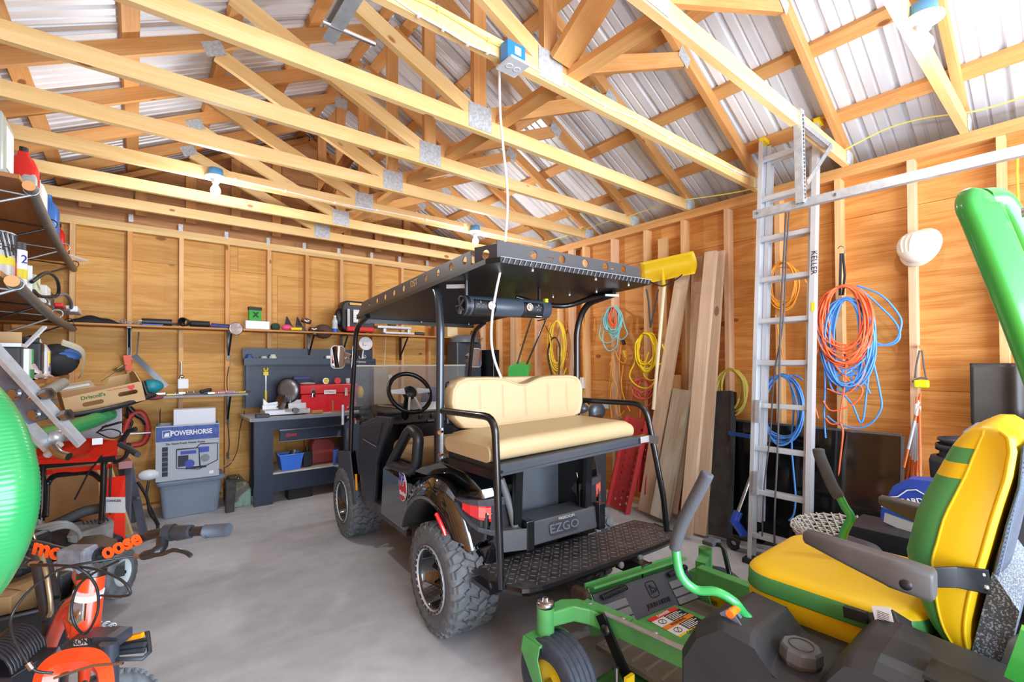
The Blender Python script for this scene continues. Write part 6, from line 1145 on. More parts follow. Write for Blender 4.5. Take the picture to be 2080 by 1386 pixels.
M = MB(); M.grid(lambda u, v: V((-.43-.02*math.sin(v*9+u*4)-.03*v, 3.72+.55*u, ZC+.004+.06*v*(1+.5*math.sin(u*11)))), 20, 6); tag(M.build('plastic_wrap', mat('wrap', (222, 206, 210), .35), solid=.003), 'crumpled clear plastic wrap on the lowest left shelf edge', 'plastic wrap')
t = thing('cooler_bag', 'black and blue bag with a pale strap at the far end of the lowest shelf', 'bag', (-.45, 4.9, ZC)); M = MB(); M.ball((-.47, 5.0, ZC+.125), .16, n=18, sc=(.8, 1.5, .78)); M.build('body', mat('bag_black', (44, 46, 50), .8), t); M = MB(); M.ball((-.462, 4.98, ZC+.155), .16, n=18, sc=(.82, 1.25, .45)); M.build('blue_panel', mat('bag_blue', (70, 112, 180), .7), t); M = MB(); M.tube(smooth_path([V((-.42, 4.70, ZC+.25)), V((-.32, 4.86, ZC+.19)), V((-.325, 5.0, ZC+.05)), V((-.35, 5.05, ZC-.02))], 5), .022, 4, sx=.25); M.build('strap', mat('strap_pale', (190, 184, 162), .7), t)
# fruit box
t = thing('fruit_box', 'open cardboard fruit tray tilted on the lower shelf end at the left', 'cardboard box', T(210, 800, 3.3)); a, b, c_, d = T(134, 838, 3.05), T(292, 805, 3.35), T(128, 770, 3.45), T(285, 760, 3.8)
ex = (b-a); W_ = ex.length; ex.normalize(); ez = V((0, -.12, 1)).normalized(); ez = (ez-ex*ez.dot(ex)).normalized(); ey = ez.cross(ex); a = a-ez*.03
holed([(0, 0), (W_, 0), (W_, .13), (W_*.98, .14), (0, .125)], [rrect(.11, .03, .014, 3, W_*.34, .055), rrect(.11, .03, .014, 3, W_*.80, .075)], a, ex, ez, .006, 'front_side', CARD, t); 
holed([(0, 0), (W_, 0), (W_, .15), (W_*.72, .15), (W_*.66, .10), (W_*.36, .10), (W_*.3, .15), (0, .15)], [circ(W_*.5, .055, .04, 16, .02)], a+ey*.36, ex, ez, .006, 'back_side', CARD, t)
for s in (0, 1): M = MB(); M.prism([(0, 0), (.36, 0), (.36, .15), (.22, .19 if s else .16), (.14, .19 if s else .16), (0, .13)], a+ex*W_*s, ey, ez, .006); M.build('end_side', CARD, t)
M = MB(); M.prism([(0, 0), (W_, 0), (W_, .36), (0, .36)], a+ez*.006, ex, ey, .004); M.build('bottom', CARDD, t)
M = MB(); M.prism([(-.01, .02), (.17, .0), (.17, .16), (0, .17)], a+ez*.165+ex*.0, ex, (ey+ez*.1), .004); M.build('corner_flap', mat('flap_grey', (186, 172, 142), .7), t); M = MB(); M.prism([(.01, .02), (.15, .02), (.15, .07), (.01, .07)], a+ez*.172, ex, (ey+ez*.1), .002); M.build('shipping_label', WHT, t)
text("Driscoll's", a+ex*W_*.36-ey*.005+ez*.100, ex, ez, .034, mat('berry_green', (58, 110, 48), .6), t, .002, bold=.001); text('Only the Finest Berries', a+ex*W_*.70-ey*.005+ez*.120, ex, ez, .014, mat('berry_red', (206, 70, 60), .6), t, .002)
M = MB(); M.prism([(0, -.024), (.020, -.002), (.018, .016), (0, .012), (-.018, .016), (-.02, -.002)], a+ex*W_*.86-ey*.004+ez*.112, ex, ez, .002, ez=-ey); M.build('strawberry_print', mat('berry_red2', (220, 50, 44), .5), t)
M = MB(); M.tube(smooth_path([T(110, 846, 2.9), T(160, 842, 3.0), (T(240, 826, 3.2)), T(312, 803, 3.5)], 4), .018); tag(M.build('black_rail', BLK), 'black rubber edged rail under the cardboard fruit tray', 'rail')
# sawhorse
t = thing('sawhorse', 'folding sawhorse with grey metal legs left of the generator box', 'sawhorse', (.0, 4.9, 0)); GL = mat('leg_grey', (98, 104, 116), .45)
for a, b in ((T(262, 945, 4.1), at(292, 1084, z=.0)), (T(246, 945, 4.3), at(270, 1062, z=0)), (T(262, 950, 4.1), T(256, 1078, 3.75))): M = MB(); M.bar(a, b, .055, .02, up=(.5, 1, 0)); M.build('leg', GL, t)
MB().bar(T(255, 945, 4.0), T(240, 930, 4.6), .09, .06).build('top_beam', mat('beam_pink', (190, 130, 130), .7), t); M = MB(); M.bar(T(266, 1010, 4.0), T(282, 1012, 3.95), .03, .02); M.build('spreader', GL, t)
M = MB(); M.tube(smooth_path([at(247, 905, y=5.76), at(262, 850, y=5.76), at(285, 838, y=5.76), at(298, 858, y=5.76), at(300, 880, y=5.76), at(290, 900, y=5.76), at(270, 905, y=5.76)], 5), .026, 8); tag(M.build('red_frame_loop', mat('dull_red', (190, 60, 54), .5)), 'red curved grip loop above the grey sawhorse', 'grip')
M = MB(); M.tube(smooth_path([at(262, 828, y=5.76), at(276, 842, y=5.76), at(290, 850, y=5.76), at(298, 862, y=5.76)], 4), .024); M.tube(smooth_path([at(252, 842, y=5.76), at(268, 858, y=5.76), at(258, 872, y=5.76), at(246, 862, y=5.76)], 4), .012); tag(M.build('jumper_cable', BLK), 'black cable bundle hanging over the red grip loop', 'cable')
tag(MB().bar(at(238, 882, y=5.77), at(306, 878, y=5.77), .10, .012).build('steel_plate', STEEL), 'flat zinc plate sticking out above the sawhorse', 'plate')
M = MB(); M.tube(smooth_path([T(280, 980, 4.0), T(298, 1010, 3.95), T(304, 1040, 3.85), T(318, 1062, 3.8), T(320, 1075, 3.75), T(312, 1090, 3.7)], 5), .012); M.tube(smooth_path([T(302, 978, 4.05), T(298, 1010, 4.0), T(312, 1045, 3.85), T(322, 1066, 3.78)], 5), .010); tag(M.build('black_hose', BLK), 'black rubber hoses drooping beside the sawhorse leg', 'hose')
# snow blower
t = thing('snow_blower', 'red and black snow blower parked at the left behind the bicycle', 'snow blower', (-.3, 3.9, 0)); SR = mat('snow_red', (226, 44, 30), .3, coat=.5)
M = MB(); D = 3.0
M.loft([[T(74, 935, D-.05), T(74, 905, D+.1), T(180, 890, D+.2), T(244, 896, D+.2), T(238, 915, D+.1), T(200, 930, D)], [T(74, 944, D-.05), T(74, 915, D+.1), T(180, 898, D+.2), T(244, 904, D+.2), T(238, 926, D+.1), T(200, 938, D)]], smooth=False); M.build('control_panel', SR, t, bevel=.008)
M = MB(); M.bar(T(74, 948, D-.02), T(232, 932, D+.02), .02, .035); M.build('dark_band', BLK, t); M = MB(); M.bar(T(74, 962, D), T(228, 947, D+.05), .02, .03); M.build('lower_bar', SR, t)
M = MB(); M.prism(rrect(.10, .05, .01), T(110, 915, D-.02), CR, CU, .004); M.build('dirty_decal', mat('decal_dark', (120, 60, 50), .6), t); M = MB(); M.box(T(198, 897, D-.06), (.05, .01, .04)); M.build('white_decal', WHT, t)
for pts in ([T(88, 930, D), T(86, 980, D-.05), T(84, 1060, D-.1)], [T(212, 930, D+.05), T(210, 990, D), T(206, 1070, D-.1)], [T(92, 1050, D-.1), T(96, 980, D), T(110, 966, D), T(185, 958, D+.05), T(205, 975, D)]): M = MB(); M.tube(fillet(pts, .06), .017); M.build('handle_tube', BLKM, t)
M = MB(); M.tube([T(244, 903, D), T(262, 912, D-.05), T(280, 924, D-.12)], .018); M.build('hand_grip', DGRY, t); M = MB(); M.tube([T(244, 900, D+.1), T(262, 875, D+.1), T(276, 872, D+.1)], .016); M.build('chute_lever', BLK, t)
M = MB(); M.tube(smooth_path([T(232, 940, D), T(255, 928, D), T(262, 900, D)], 4), .012); M.tube([T(152, 1015, D), T(180, 960, D), T(208, 925, D)], .005); M.tube([T(225, 945, D), T(223, 1000, D), T(224, 1045, D)], .006); M.build('cables', BLK, t)
M = MB(); M.tube(smooth_path([T(200, 880, D), T(222, 890, D-.05), T(240, 888, D-.05), T(244, 878, D), T(225, 872, D), T(205, 876, D)], 4), .004); M.bar(T(210, 868, D), T(245, 858, D), .025, .012); M.bar(T(196, 880, D), T(216, 864, D), .008, .008); M.build('shift_lever', BLK, t)
M = MB(); M.loft([[T(216, 972, D+.2), T(254, 966, D+.25), T(254, 1100, D+.1), T(216, 1110, D)], [T(216, 972, D+.3), T(254, 966, D+.35), T(254, 1100, D+.2), T(216, 1110, D+.1)]], smooth=False); M.build('belt_cover', SR, t, bevel=.01); M = MB(); M.prism([(0, 0), (.13, 0), (.13, .10), (0, .10)], T(213, 1042, D-.02), CR, CU, .003); M.build('warning_label', WHT, t); text('DANGER', T(232, 1018, D-.03), CR, CU, .022, mat('ink', (0, 0, 0)), t, .001)
M = MB(); M.loft([[T(135, 1092, 2.75), T(228, 1090, 2.8), T(232, 1060, 2.9), T(222, 1050, 3.0), T(150, 1062, 2.95)], [T(137, 1128, 2.75), T(228, 1112, 2.8), T(230, 1090, 2.9), T(222, 1080, 3.0), T(150, 1090, 2.95)]], smooth=False); M.build('engine_cover', mat('engine_grey', (150, 152, 154), .4, noise=.25, nscale=18), t, bevel=.02)
M = MB()
for k in range(7): M.bar(T(168+8*k, 1060-k*1.2, 2.86), T(172+8*k, 1066-k*1.2, 2.82), .006, .006)
M.build('cooling_slots', BLK, t)
M = MB(); M.cyl(T(122, 1070, 2.95), T(122, 1108, 2.9), .07, n=20); M.build('fuel_tank', BLK, t); M = MB(); M.tube(smooth_path([T(80, 1080, 2.9), T(130, 1058, 2.95), T(170, 1040, 3.0), T(208, 1032, 3.05)], 4), .032, 8); M.build('air_duct', mat('duct', (74, 76, 78), .6), t); M = MB(); M.bar(T(100, 1095, 2.9), T(200, 1140, 2.8), .30, .2); M.build('engine_block', BLK, t, bevel=.03); M = MB(); M.box(T(130, 1190, 2.75), (.32, .3, .28)); M.build('auger_housing', mat('dark_red', (150, 26, 24), .4), t, bevel=.03)
M = MB(); M.box(T(160, 1150, 2.72), (.42, .5, .06)); M.build('frame_plate', BLKM, t)
wl = bpy.data.objects.new('wheel', None); scene.collection.objects.link(wl); put(wl, t); wc = T(250, 1163, 2.68); wa = V((.86, -.5, .06)).normalized(); M = MB(); M.lathe([(.075, -.11), (.12, -.115), (.132, -.09), (.136, -.055), (.132, -.02), (.12, .005), (.075, .0)], wc, wa, 30); fr_ = frame(wa)
for k in range(20):
    a = 2*math.pi*k/20
    for off in (-.10, -.055, -.015): cc_ = wc+(fr_[0]*math.cos(a+off*3)+fr_[1]*math.sin(a+off*3))*.134+wa*off; M.box(cc_, (.03, .02, .012), (fr_[0]*-math.sin(a)+fr_[1]*math.cos(a), wa, fr_[0]*math.cos(a)+fr_[1]*math.sin(a)))
M.build('tyre', RUB, wl); M = MB(); M.lathe([(.076, .0), (.07, -.012), (.045, -.02), (.02, -.005), (0, -.005)], wc, wa, 24); M.build('rim', mat('rim_white', (196, 206, 208), .4), wl); MB().cyl(wc-wa*.01, wc+wa*.012, .010).build('axle_end', BLK, wl)
# cardboard sheets and white panel behind
tag(MB().bar(T(90, 1030, 3.6), T(205, 1020, 3.6), .02, .66).build('cardboard_sheet', CARD), 'flat brown cardboard sheet seen through the snow blower handles', 'cardboard sheet'); tag(MB().bar(T(212, 1010, 3.7), T(242, 1000, 3.7), .02, .70).build('cardboard_sheet', CARD), 'narrow brown cardboard strip right of the snow blower handle', 'cardboard sheet')
M = MB(); M.prism([(0, 0), (.42, .10), (.42, .36), (.20, .25), (0, .06)], T(130, 912, 3.4), CR, CU, .01); tag(M.build('plastic_fairing', mat('panel_white', (206, 210, 222), .4)), 'pale grey plastic panel behind the red control panel', 'panel'); tag(MB().bar(T(120, 868, 3.1), T(165, 862, 3.2), .02, .06).build('card_scrap', CARD), 'small cardboard scrap lying on the green hose', 'scrap')
# green hoses
def ribbed(P, r, m, name, label, pitch=.0075, amp=.0006, n=20):
    pts = smooth_path(P, 30); M = MB(); L = 0; out = []; rr = []; step = pitch/4; acc = 0
    dens = [pts[0]]
    for i in range(1, len(pts)):
        seg = pts[i]-pts[i-1]; k = max(1, int(seg.length/step))
        for j in range(1, k+1): dens.append(pts[i-1]+seg*(j/k))
    for i, p in enumerate(dens):
        if i: L += (p-dens[i-1]).length
        rr.append(r+amp*math.sin(2*math.pi*L/pitch))
    M.tube(dens, rr, n); return tag(M.build(name, m), label, 'hose')
ribbed([T(-180, 760, .95), T(-90, 800, .93), T(-36, 860, .92), T(-8, 930, .91), T(3, 1000, .90), T(-6, 1070, .90), T(-38, 1150, .91), T(-95, 1230, .93)], .054, GRNH, 'suction_hose', 'thick green ribbed suction hose curving up the left picture edge')
ribbed([T(-60, 850, 2.3), T(0, 898, 2.2), T(70, 892, 2.2), T(130, 875, 2.6), T(180, 858, 2.95), T(222, 842, 3.3)], .045, GRNH, 'green_hose', 'second green hose running behind the steel bracket toward the fruit tray')
ribbed([T(40, 830, 2.5), T(90, 800, 2.6), T(128, 778, 2.9)], .03, mat('hose_grey', (150, 148, 140), .5), 'grey_hose', 'grey hose end behind the steel bracket', pitch=.03)
# steel bracket with bolts
t = thing('steel_bracket', 'dark steel channel with hex bolts slanting across the left foreground', 'bracket', T(70, 830, 1.5)); CHN = mat('channel_dark', (96, 98, 110), .4, .3, noise=.3, nscale=22); a, b = T(-60, 700, 1.42), T(118, 888, 1.6); d = (b-a).normalized(); s = d.cross(CF).normalized()
M = MB(); M.bar(a, a.lerp(b, .80), .10, .008, up=CF); M.build('web_plate', CHN, t); s = frame(d, CF)[0]
for k in (-1, 1): M = MB(); M.bar(a+s*.052*k, b+s*.048*k+d*.05, .008, .04, up=CF); M.bar(a+s*.055*k-CF*.02, b+s*.052*k+d*.05-CF*.02, .016, .006, up=CF); M.build('side_flange', STEEL, t)
for f_ in (.50, .73): M = MB(); c_ = a.lerp(b, f_); M.tube([c_-CF*.004, c_-CF*.016], .016, 6); M.tube([c_-CF*.003, c_-CF*.006], .021, 16); M.build('hex_bolt', CHRD, t)
for f_ in (.58, .82): M = MB(); c_ = a.lerp(b, f_)+s*(.07 if frame(d, CF)[0].dot(CU) > 0 else -.07); M.tube([c_-s*.02, c_+s*.05], .013, 6); M.tube([c_-s*.02, c_-s*.0], .02, 6); M.build('cross_bolt', CHRD, t)
M = MB(); M.tube([T(95, 925, 1.6), T(122, 902, 1.6)], .012); M.build('pin', STEEL, t)
M = MB(); M.tube(smooth_path([T(108, 908, 1.58), T(120, 922, 1.57), T(140, 928, 1.57)], 4), .014); M.build('hook_tip', CHRD, t); M = MB(); M.ball(T(114, 888, 1.63), .026, 8); M.build('nut', STEEL, t)
# ---------------------------------------------------------------- the bicycle (front wheel toward the camera)
B = thing('bicycle', 'orange and black mountain bicycle standing in the left foreground', 'bicycle', T(170, 1386, 1.3)); BB = mat('bike_black', (30, 31, 36), .3, coat=.4); D = 1.3
M = MB(); hb = [T(-60, 1150, 1.25), T(-10, 1142, 1.26), T(28, 1113, 1.28), T(70, 1108, D), T(130, 1122, D), T(200, 1132, D), T(262, 1105, D), T(310, 1086, D), T(360, 1082, 1.29), T(462, 1076, 1.27)]; M.tube(smooth_path(hb, 5), .0135, 12); hbo = M.build('handlebar', BB, B)
text('mo', T(97, 1118, D-.016), CR*1.0-CU*.25, CU, .062, mat('moose_orange', (255, 92, 30), .4), hbo, .003, bold=.0022, name='lettering'); text('oose', T(246, 1108, D-.018), CR*1.0+CU*.45, CU, .058, mat('moose_orange', (0, 0, 0)), hbo, .003, bold=.002, name='lettering')
M = MB(); M.tube([T(413, 1080, 1.28), T(418, 1080, 1.28), T(420, 1079, 1.28), T(464, 1076, 1.265), T(466, 1076, 1.265)], [.014, .019, .0165, .0165, .015], 14); 
for k in range(9): M.tube([T(424+4.4*k, 1079-.3*k, 1.28), T(426+4.4*k, 1079-.3*k, 1.28)], .0178, 12)
M.build('hand_grip', mat('grip_rubber', (66, 72, 82), .6), B)
M = MB(); M.cyl(T(336, 1083, 1.29), T(352, 1082, 1.29), .023, n=18); M.tube([T(352, 1082, 1.29), T(362, 1083, 1.285), T(388, 1080, 1.28)], [.018, .021, .018], 14); M.build('grip_shifter', mat('shifter', (48, 52, 60), .4), B)
M = MB(); M.tube(smooth_path([T(330, 1090, 1.28), T(328, 1112, 1.26), T(312, 1124, 1.24), T(288, 1130, 1.24)], 4), [.014]*4+[.014]*4+[.012]*4+[.009], 10); M.tube(smooth_path([T(300, 1130, 1.235), T(330, 1126, 1.22), T(352, 1118, 1.21), T(376, 1122, 1.205), T(388, 1130, 1.20)], 4), .0055, 8); M.build('brake_lever', BB, B)
for q_ in (([T(270, 1130, 1.24), T(287, 1130, 1.24)], .006), ([T(62, 1146, 1.24), T(82, 1146, 1.24)], .008)): MB().tube(*q_, 10).build('cable_barrel', CHRD, B)
M = MB(); M.tube([T(20, 1145, 1.24), T(62, 1147, 1.24)], [.018, .009], 10); M.tube(smooth_path([T(28, 1120, 1.27), T(40, 1136, 1.25), T(58, 1146, 1.24)], 4), .013, 10); M.build('left_brake_lever', BB, B)
M = MB(); M.box(T(158, 1130, 1.27), (.075, .05, .05), (CR, CF, CU)); M.tube([T(152, 1128, 1.29), T(178, 1160, 1.33)], .022, 10); M.build('stem', mat('stem_pad', (120, 124, 134), .4, noise=.4, nscale=40), B, bevel=.008)
M = MB(); M.tube([T(185, 1130, 1.29), T(206, 1128, 1.29)], .021, 12); M.build('stem_clamp', BB, B)
HT, HB = T(186, 1172, 1.33), T(172, 1292, 1.30)
M = MB(); M.tube([HT, HB], [.031, .033], 18); hd = M.build('head_tube', ORG, B); M = MB(); M.tube([T(187, 1160, 1.335), T(186, 1174, 1.33)], .034, 18); M.build('headset_cup', BB, B); MB().tube([T(172, 1290, 1.30), T(171, 1300, 1.30)], .034, 18).build('headset_cup', BB, B)
hc_ = HT.lerp(HB, .5)-CF*.033; ax_d = (HT-HB).normalized(); ax_r = ax_d.cross(CF)*-1; ax_r = CR if ax_r.dot(CR) > 0 and False else CR
M = MB(); M.prism([(-.022, .03), (.022, .03), (.024, -.02), (0, -.036), (-.024, -.02)], hc_, CR, ax_d, .004, ez=-CF); bd = M.build('badge', CHR, hd); M = MB(); M.prism([(-.018, .025), (.018, .025), (.019, -.016), (0, -.03), (-.019, -.016)], hc_-CF*.0045, CR, ax_d, .001, ez=-CF); M.build('badge_inlay', mat('badge_dark', (150, 150, 156), .3, .5), bd); text('M', hc_-CF*.007-ax_d*.004, CR, ax_d, .035, CHR, bd, .002, bold=.001)
M = MB(); M.tube([T(181, 1200, 1.31), T(178, 1212, 1.31)], .0345, 18); M.build('white_stripe', WHT, hd)
M = MB(); M.tube(smooth_path([T(172, 1215, 1.34), T(140, 1232, 1.42), T(110, 1290, 1.5), T(92, 1340, 1.56)], 5), .019, 12); M.tube(smooth_path([T(150, 1290, 1.38), T(140, 1250, 1.45), T(152, 1215, 1.55)], 4), .014, 10); M.build('frame_tube', ORG, B)
M = MB(); M.tube(smooth_path([T(180, 1195, 1.35), T(160, 1165, 1.65), T(190, 1135, 2.0)], 5), .018, 12); M.build('top_tube', ORG, B)
M = MB(); M.loft([[T(140, 1116, 1.93)+V((0, 0, 0)), T(170, 1090, 1.95), T(205, 1086, 1.96), T(238, 1096, 1.95), T(244, 1112, 1.93), T(195, 1118, 1.92)], [T(150, 1122, 1.93), T(172, 1112, 1.85), T(205, 1110, 1.85), T(232, 1112, 1.87), T(238, 1118, 1.9), T(195, 1122, 1.9)]]); M.build('saddle', mat('saddle', (66, 62, 58), .35), B, bevel=.004)
M = MB(); M.loft([[c+V((0, 0, 0)) for c in (T(88, 1378, 1.18), T(96, 1340, 1.2), T(120, 1312, 1.22), T(165, 1296, 1.23), T(215, 1294, 1.23), T(238, 1296, 1.23), T(238, 1318, 1.23), T(212, 1320, 1.23), T(165, 1322, 1.23), T(130, 1334, 1.22), T(112, 1358, 1.2), T(108, 1384, 1.18))], [c+CF*.05 for c in (T(88, 1378, 1.18), T(96, 1340, 1.2), T(120, 1312, 1.22), T(165, 1296, 1.23), T(215, 1294, 1.23), T(238, 1296, 1.23), T(238, 1318, 1.23), T(212, 1320, 1.23), T(165, 1322, 1.23), T(130, 1334, 1.22), T(112, 1358, 1.2), T(108, 1384, 1.18))]], smooth=False); M.build('fork_crown', mat('fork_black', (52, 58, 70), .35), B, bevel=.006)
text('FRONT', T(164, 1305, 1.20), CR*1+CU*.1, CU, .020, BB, B, .002); M = MB(); M.prism(rrect(.036, .016, .002), T(164, 1305, 1.205), CR*1+CU*.1, CU, .001); M.build('front_label', WHT, B)
for u in (100, 222): M = MB(); M.tube([T(u, 1305 if u > 200 else 1360, 1.22), T(u-2, 1460, 1.22)], .021, 14); M.build('fork_leg', mat('fork_black', (0, 0, 0)), B)
# front wheel and fender below the crown
fw = T(158, 1386, 1.2); wc = V((fw.x, fw.y, .285)); ax_w = (CR+V((0, 0, -.0))).normalized(); ax_w.z = 0
M = MB(); R_ = .262; M.tube([wc+(V((0, 0, 1))*math.sin(a)+ax_w.cross(V((0, 0, 1)))*math.cos(a))*R_ for a in [2*math.pi*k/48 for k in range(48)]], .024, 10, closed=True); 
for k in range(60): a = 2*math.pi*k/60; dr_ = V((0, 0, 1))*math.sin(a)+ax_w.cross(V((0, 0, 1)))*math.cos(a); tg = dr_.cross(ax_w); [M.box(wc+dr_*(R_+.022)+ax_w*o2, (.010, .012, .012), (ax_w, tg, dr_)) for o2 in (-.012, .012)]
fwo = M.build('front_wheel', RUB, B); M = MB(); M.tube([wc+(V((0, 0, 1))*math.sin(a)+ax_w.cross(V((0, 0, 1)))*math.cos(a))*(R_-.03) for a in [2*math.pi*k/48 for k in range(48)]], .010, 8, closed=True); M.build('wheel_rim', BB, fwo); M = MB()
for k in range(24): a = 2*math.pi*k/24; M.tube([wc, wc+(V((0, 0, 1))*math.sin(a)+ax_w.cross(V((0, 0, 1)))*math.cos(a))*(R_-.03)], .0012, 4)
M.build('spokes', CHRD, fwo); MB().cyl(wc-ax_w*.05, wc+ax_w*.05, .018).build('hub', BB, fwo)
f2 = ax_w.cross(V((0, 0, 1))); f2 = f2 if f2.dot(CF) < 0 else -f2
M = MB(); M.tube(smooth_path([T(90, 1400, 1.13), T(98, 1365, 1.14), T(125, 1345, 1.15), T(165, 1338, 1.15), T(195, 1342, 1.15), T(212, 1362, 1.14), T(216, 1400, 1.13)], 5), .016, 4, sx=1.6); M.build('brake_arch', ORG, B)
M = MB(); M.tube([T(110, 1378, 1.10), T(190, 1352, 1.10), T(250, 1348, 1.1)], .003, 6); M.build('brake_wire', CHRD, B)
for P in ([T(62, 1148, 1.2), T(110, 1148, 1.18), T(190, 1156, 1.16), T(245, 1178, 1.15), T(265, 1205, 1.15), T(245, 1212, 1.18), T(205, 1210, 1.24)], [T(272, 1130, 1.22), T(190, 1142, 1.16), T(120, 1158, 1.14), T(60, 1200, 1.12), T(24, 1250, 1.1), T(25, 1290, 1.08), T(45, 1330, 1.07), T(70, 1362, 1.07), T(108, 1368, 1.09)], [T(62, 1150, 1.2), T(150, 1152, 1.16), T(192, 1185, 1.18), T(200, 1230, 1.2), T(190, 1265, 1.2), T(172, 1288, 1.22), T(152, 1270, 1.2), T(145, 1235, 1.2), T(158, 1192, 1.2), T(190, 1165, 1.2), T(240, 1140, 1.2)]): M = MB(); M.tube(smooth_path(P, 6), .0032, 6); M.build('brake_cable', BLK, B)
M = MB(); M.tube([T(57, 1348, 1.07), T(66, 1360, 1.07)], .006); M.build('cable_end', CHRD, B)
pd = bpy.data.objects.new('pedal', None); scene.collection.objects.link(pd); put(pd, B); pe = [T(242, 1300, 1.3), T(300, 1286, 1.3), T(304, 1325, 1.25), T(290, 1338, 1.22), T(234, 1340, 1.22), T(236, 1322, 1.25)]
M = MB(); M.tube(pe, .006, 6, closed=True); M.tube([pe[0].lerp(pe[5], .35), pe[1].lerp(pe[2], .35)], .006); M.tube([pe[0].lerp(pe[4], .7), pe[1].lerp(pe[3], .7)], .006); M.tube([pe[0].lerp(pe[4], .5), pe[1].lerp(pe[3], .5)], .009); M.build('cage', mat('pedal_black', (52, 58, 68), .5), pd); M = MB(); M.bar(T(256, 1298, 1.285), T(290, 1290, 1.285), .012, .012); M.build('reflector', mat('amber_lens', (0, 0, 0)), pd); M = MB(); M.tube([T(236, 1325, 1.26), T(205, 1345, 1.4)], .009); M.build('crank', BB, pd)
M = MB(); 
for y_ in range(8): a_ = y_*.75; M.tube([T(200+4*y_, 1268+3*((y_*3) % 4), 1.7)+V((.012*math.cos(k), .0, .008*math.sin(k))) for k in [2*math.pi*j/8 for j in range(8)]], .003, 5, closed=True)
M.build('chain', STEEL, B)
M = MB(); M.tube([T(170, 1300, 1.9)+V((0, 0, 0)), T(172, 1400, 1.9)], .02); M.build('seat_tube', ORG, B)
# things on the floor at the lower left
t = thing('cardboard_carton', 'open brown cardboard carton at the bottom left edge', 'cardboard box', T(20, 1220, 1.75)); c = T(5, 1225, 1.85); MB().box(c, (.24, .3, .16), (V((.9, -.4, 0)).normalized(), V((.4, .9, 0)).normalized(), V((0, 0, 1)))).build('carton_body', CARD, t, bevel=.003); M = MB(); M.bar(c+V((.05, -.12, .085)), c+V((.18, -.02, .085)), .12, .004); M.build('flap', CARD, t); M = MB(); M.ball(c+V((0, 0, .12)), .10, sc=(1.2, 1, .3), n=10); M.build('silver_wrap', CHRD, t)
t = thing('black_bin', 'tall black plastic waste bin behind the bicycle wheel', 'bin', V((-.42, 2.02, 0))); cb = at(52, 1300, t=1.75); cb.z = 0; M = MB(); M.loft([[cb+V((a, b, z)) for a, b in rrect(.26*k, .30*k, .07, 5)] for z, k in ((.002, .8), (.30, .95), (.52, 1.05), (.54, 1.08), (.545, 1.0), (.50, .97), (.1, .7))]); M.build('bin', mat('bin_black', (24, 26, 32), .3), t)
M = MB(); cb2 = T(15, 1345, 1.35)
for k in range(12): M.tube([cb2+CR*(.07*math.cos(a))+CU*(.07*math.sin(a)-.01)+CF*(k*.012-.05)-CR*k*.004 for a in [math.pi*j/8 for j in range(9)]], .006, 6)
M.mi = 0; M.box(cb2-CU*.10, (.17, .14, .20), (CR, CF, CU)); tag(M.build('shop_vacuum', mat('vac_black', (40, 44, 54), .35), bevel=.012), 'black ribbed plastic housing at the bottom left corner', 'housing')
c = T(40, 1110, 2.3); M = MB()
for k in range(5): M.tube([c+V((.10*math.cos(a)*(1-.08*k), .12*math.sin(a)*(1-.08*k), .02*k+.02*math.sin(2*a))) for a in [2*math.pi*j/24 for j in range(24)]], .011, 8, closed=True)
for k in range(3): M.tube(smooth_path([c+V((.05, -.05, .05+.02*k)), c+V((.17, -.08, .08+.01*k)), c+V((.22, .0, .0)), c+V((.2, .02, -.1))], 4), .010)
tag(M.build('grey_hose_coil', mat('hose_grey2', (134, 134, 134), .5)), 'coiled grey rubber hose between the green hose and the snow blower', 'hose')
M = MB()
for k in range(9):
    c = T(58+6*k, 1082+14*k if k < 4 else 1132+9*(k-4), 1.75); M.tube([c+CR*(.012*math.cos(a)*(1 if k % 2 else .4))+CF*(.012*math.cos(a)*(0 if k % 2 else 1))+CU*(.02*math.sin(a)) for a in [2*math.pi*j/10 for j in range(10)]], .005, 6, closed=True)
tag(M.build('heavy_chain', mat('chain_zinc', (190, 182, 150), .35, .7)), 'heavy zinc chain hanging beside the green hose', 'chain')
t = thing('loppers', 'pair of black tubes leaning behind the bicycle handlebar', 'tool', T(90, 1200, 1.6))
for k, (a, b, r) in enumerate([((72, 1120, 1.62), (98, 1260, 1.55), .018), ((88, 1118, 1.64), (112, 1215, 1.56), .015), ((112, 1215, 1.56), (92, 1290, 1.55), .015)]): M = MB(); M.tube([T(*a), T(*b)], r); M.build('tube', mat('tube_black', (46, 46, 50), .5), t)
M = MB(); M.tube(smooth_path([T(82, 1118, 1.58), T(95, 1170, 1.53), T(104, 1235, 1.52), T(100, 1252, 1.52)], 4), .007); M.build('brass_rod', mat('chain_zinc', (0, 0, 0)), t)
M = MB(); M.box(T(30, 1125, 1.75), (.16, .14, .14), (CR, CF, CU)); tag(M.build('black_motor', BLK, bevel=.02), 'black plastic motor housing beside the green hose', 'motor')
tag(MB().box(T(118, 1163, 2.1), (.12, .1, .06), (CR, CF, CU)).build('grey_battery', mat('battery_grey', (176, 184, 196), .4), bevel=.005), 'light grey box behind the bicycle cables', 'box')
tag(MB().box(T(122, 1215, 1.9), (.06, .06, .20), (CR, CF, CU)).build('grey_post', DGRY, bevel=.01), 'dark grey square post behind the bicycle', 'post')
# ================================================================ zero turn mower (faces +Y), right foreground
MW = thing('riding_mower', 'green and yellow zero turn riding mower in the right foreground', 'riding mower', (1.85, .8, 0))
SEATB = mat('mower_black', (46, 47, 50), .5, noise=.25, nscale=7, bump=.05, bscale=30); PADG = mat('armrest_grey', (84, 80, 80), .5, noise=.12, nscale=12); MAT_ = mat('floor_mat_brown', (104, 98, 86), .75, noise=.2, nscale=9)
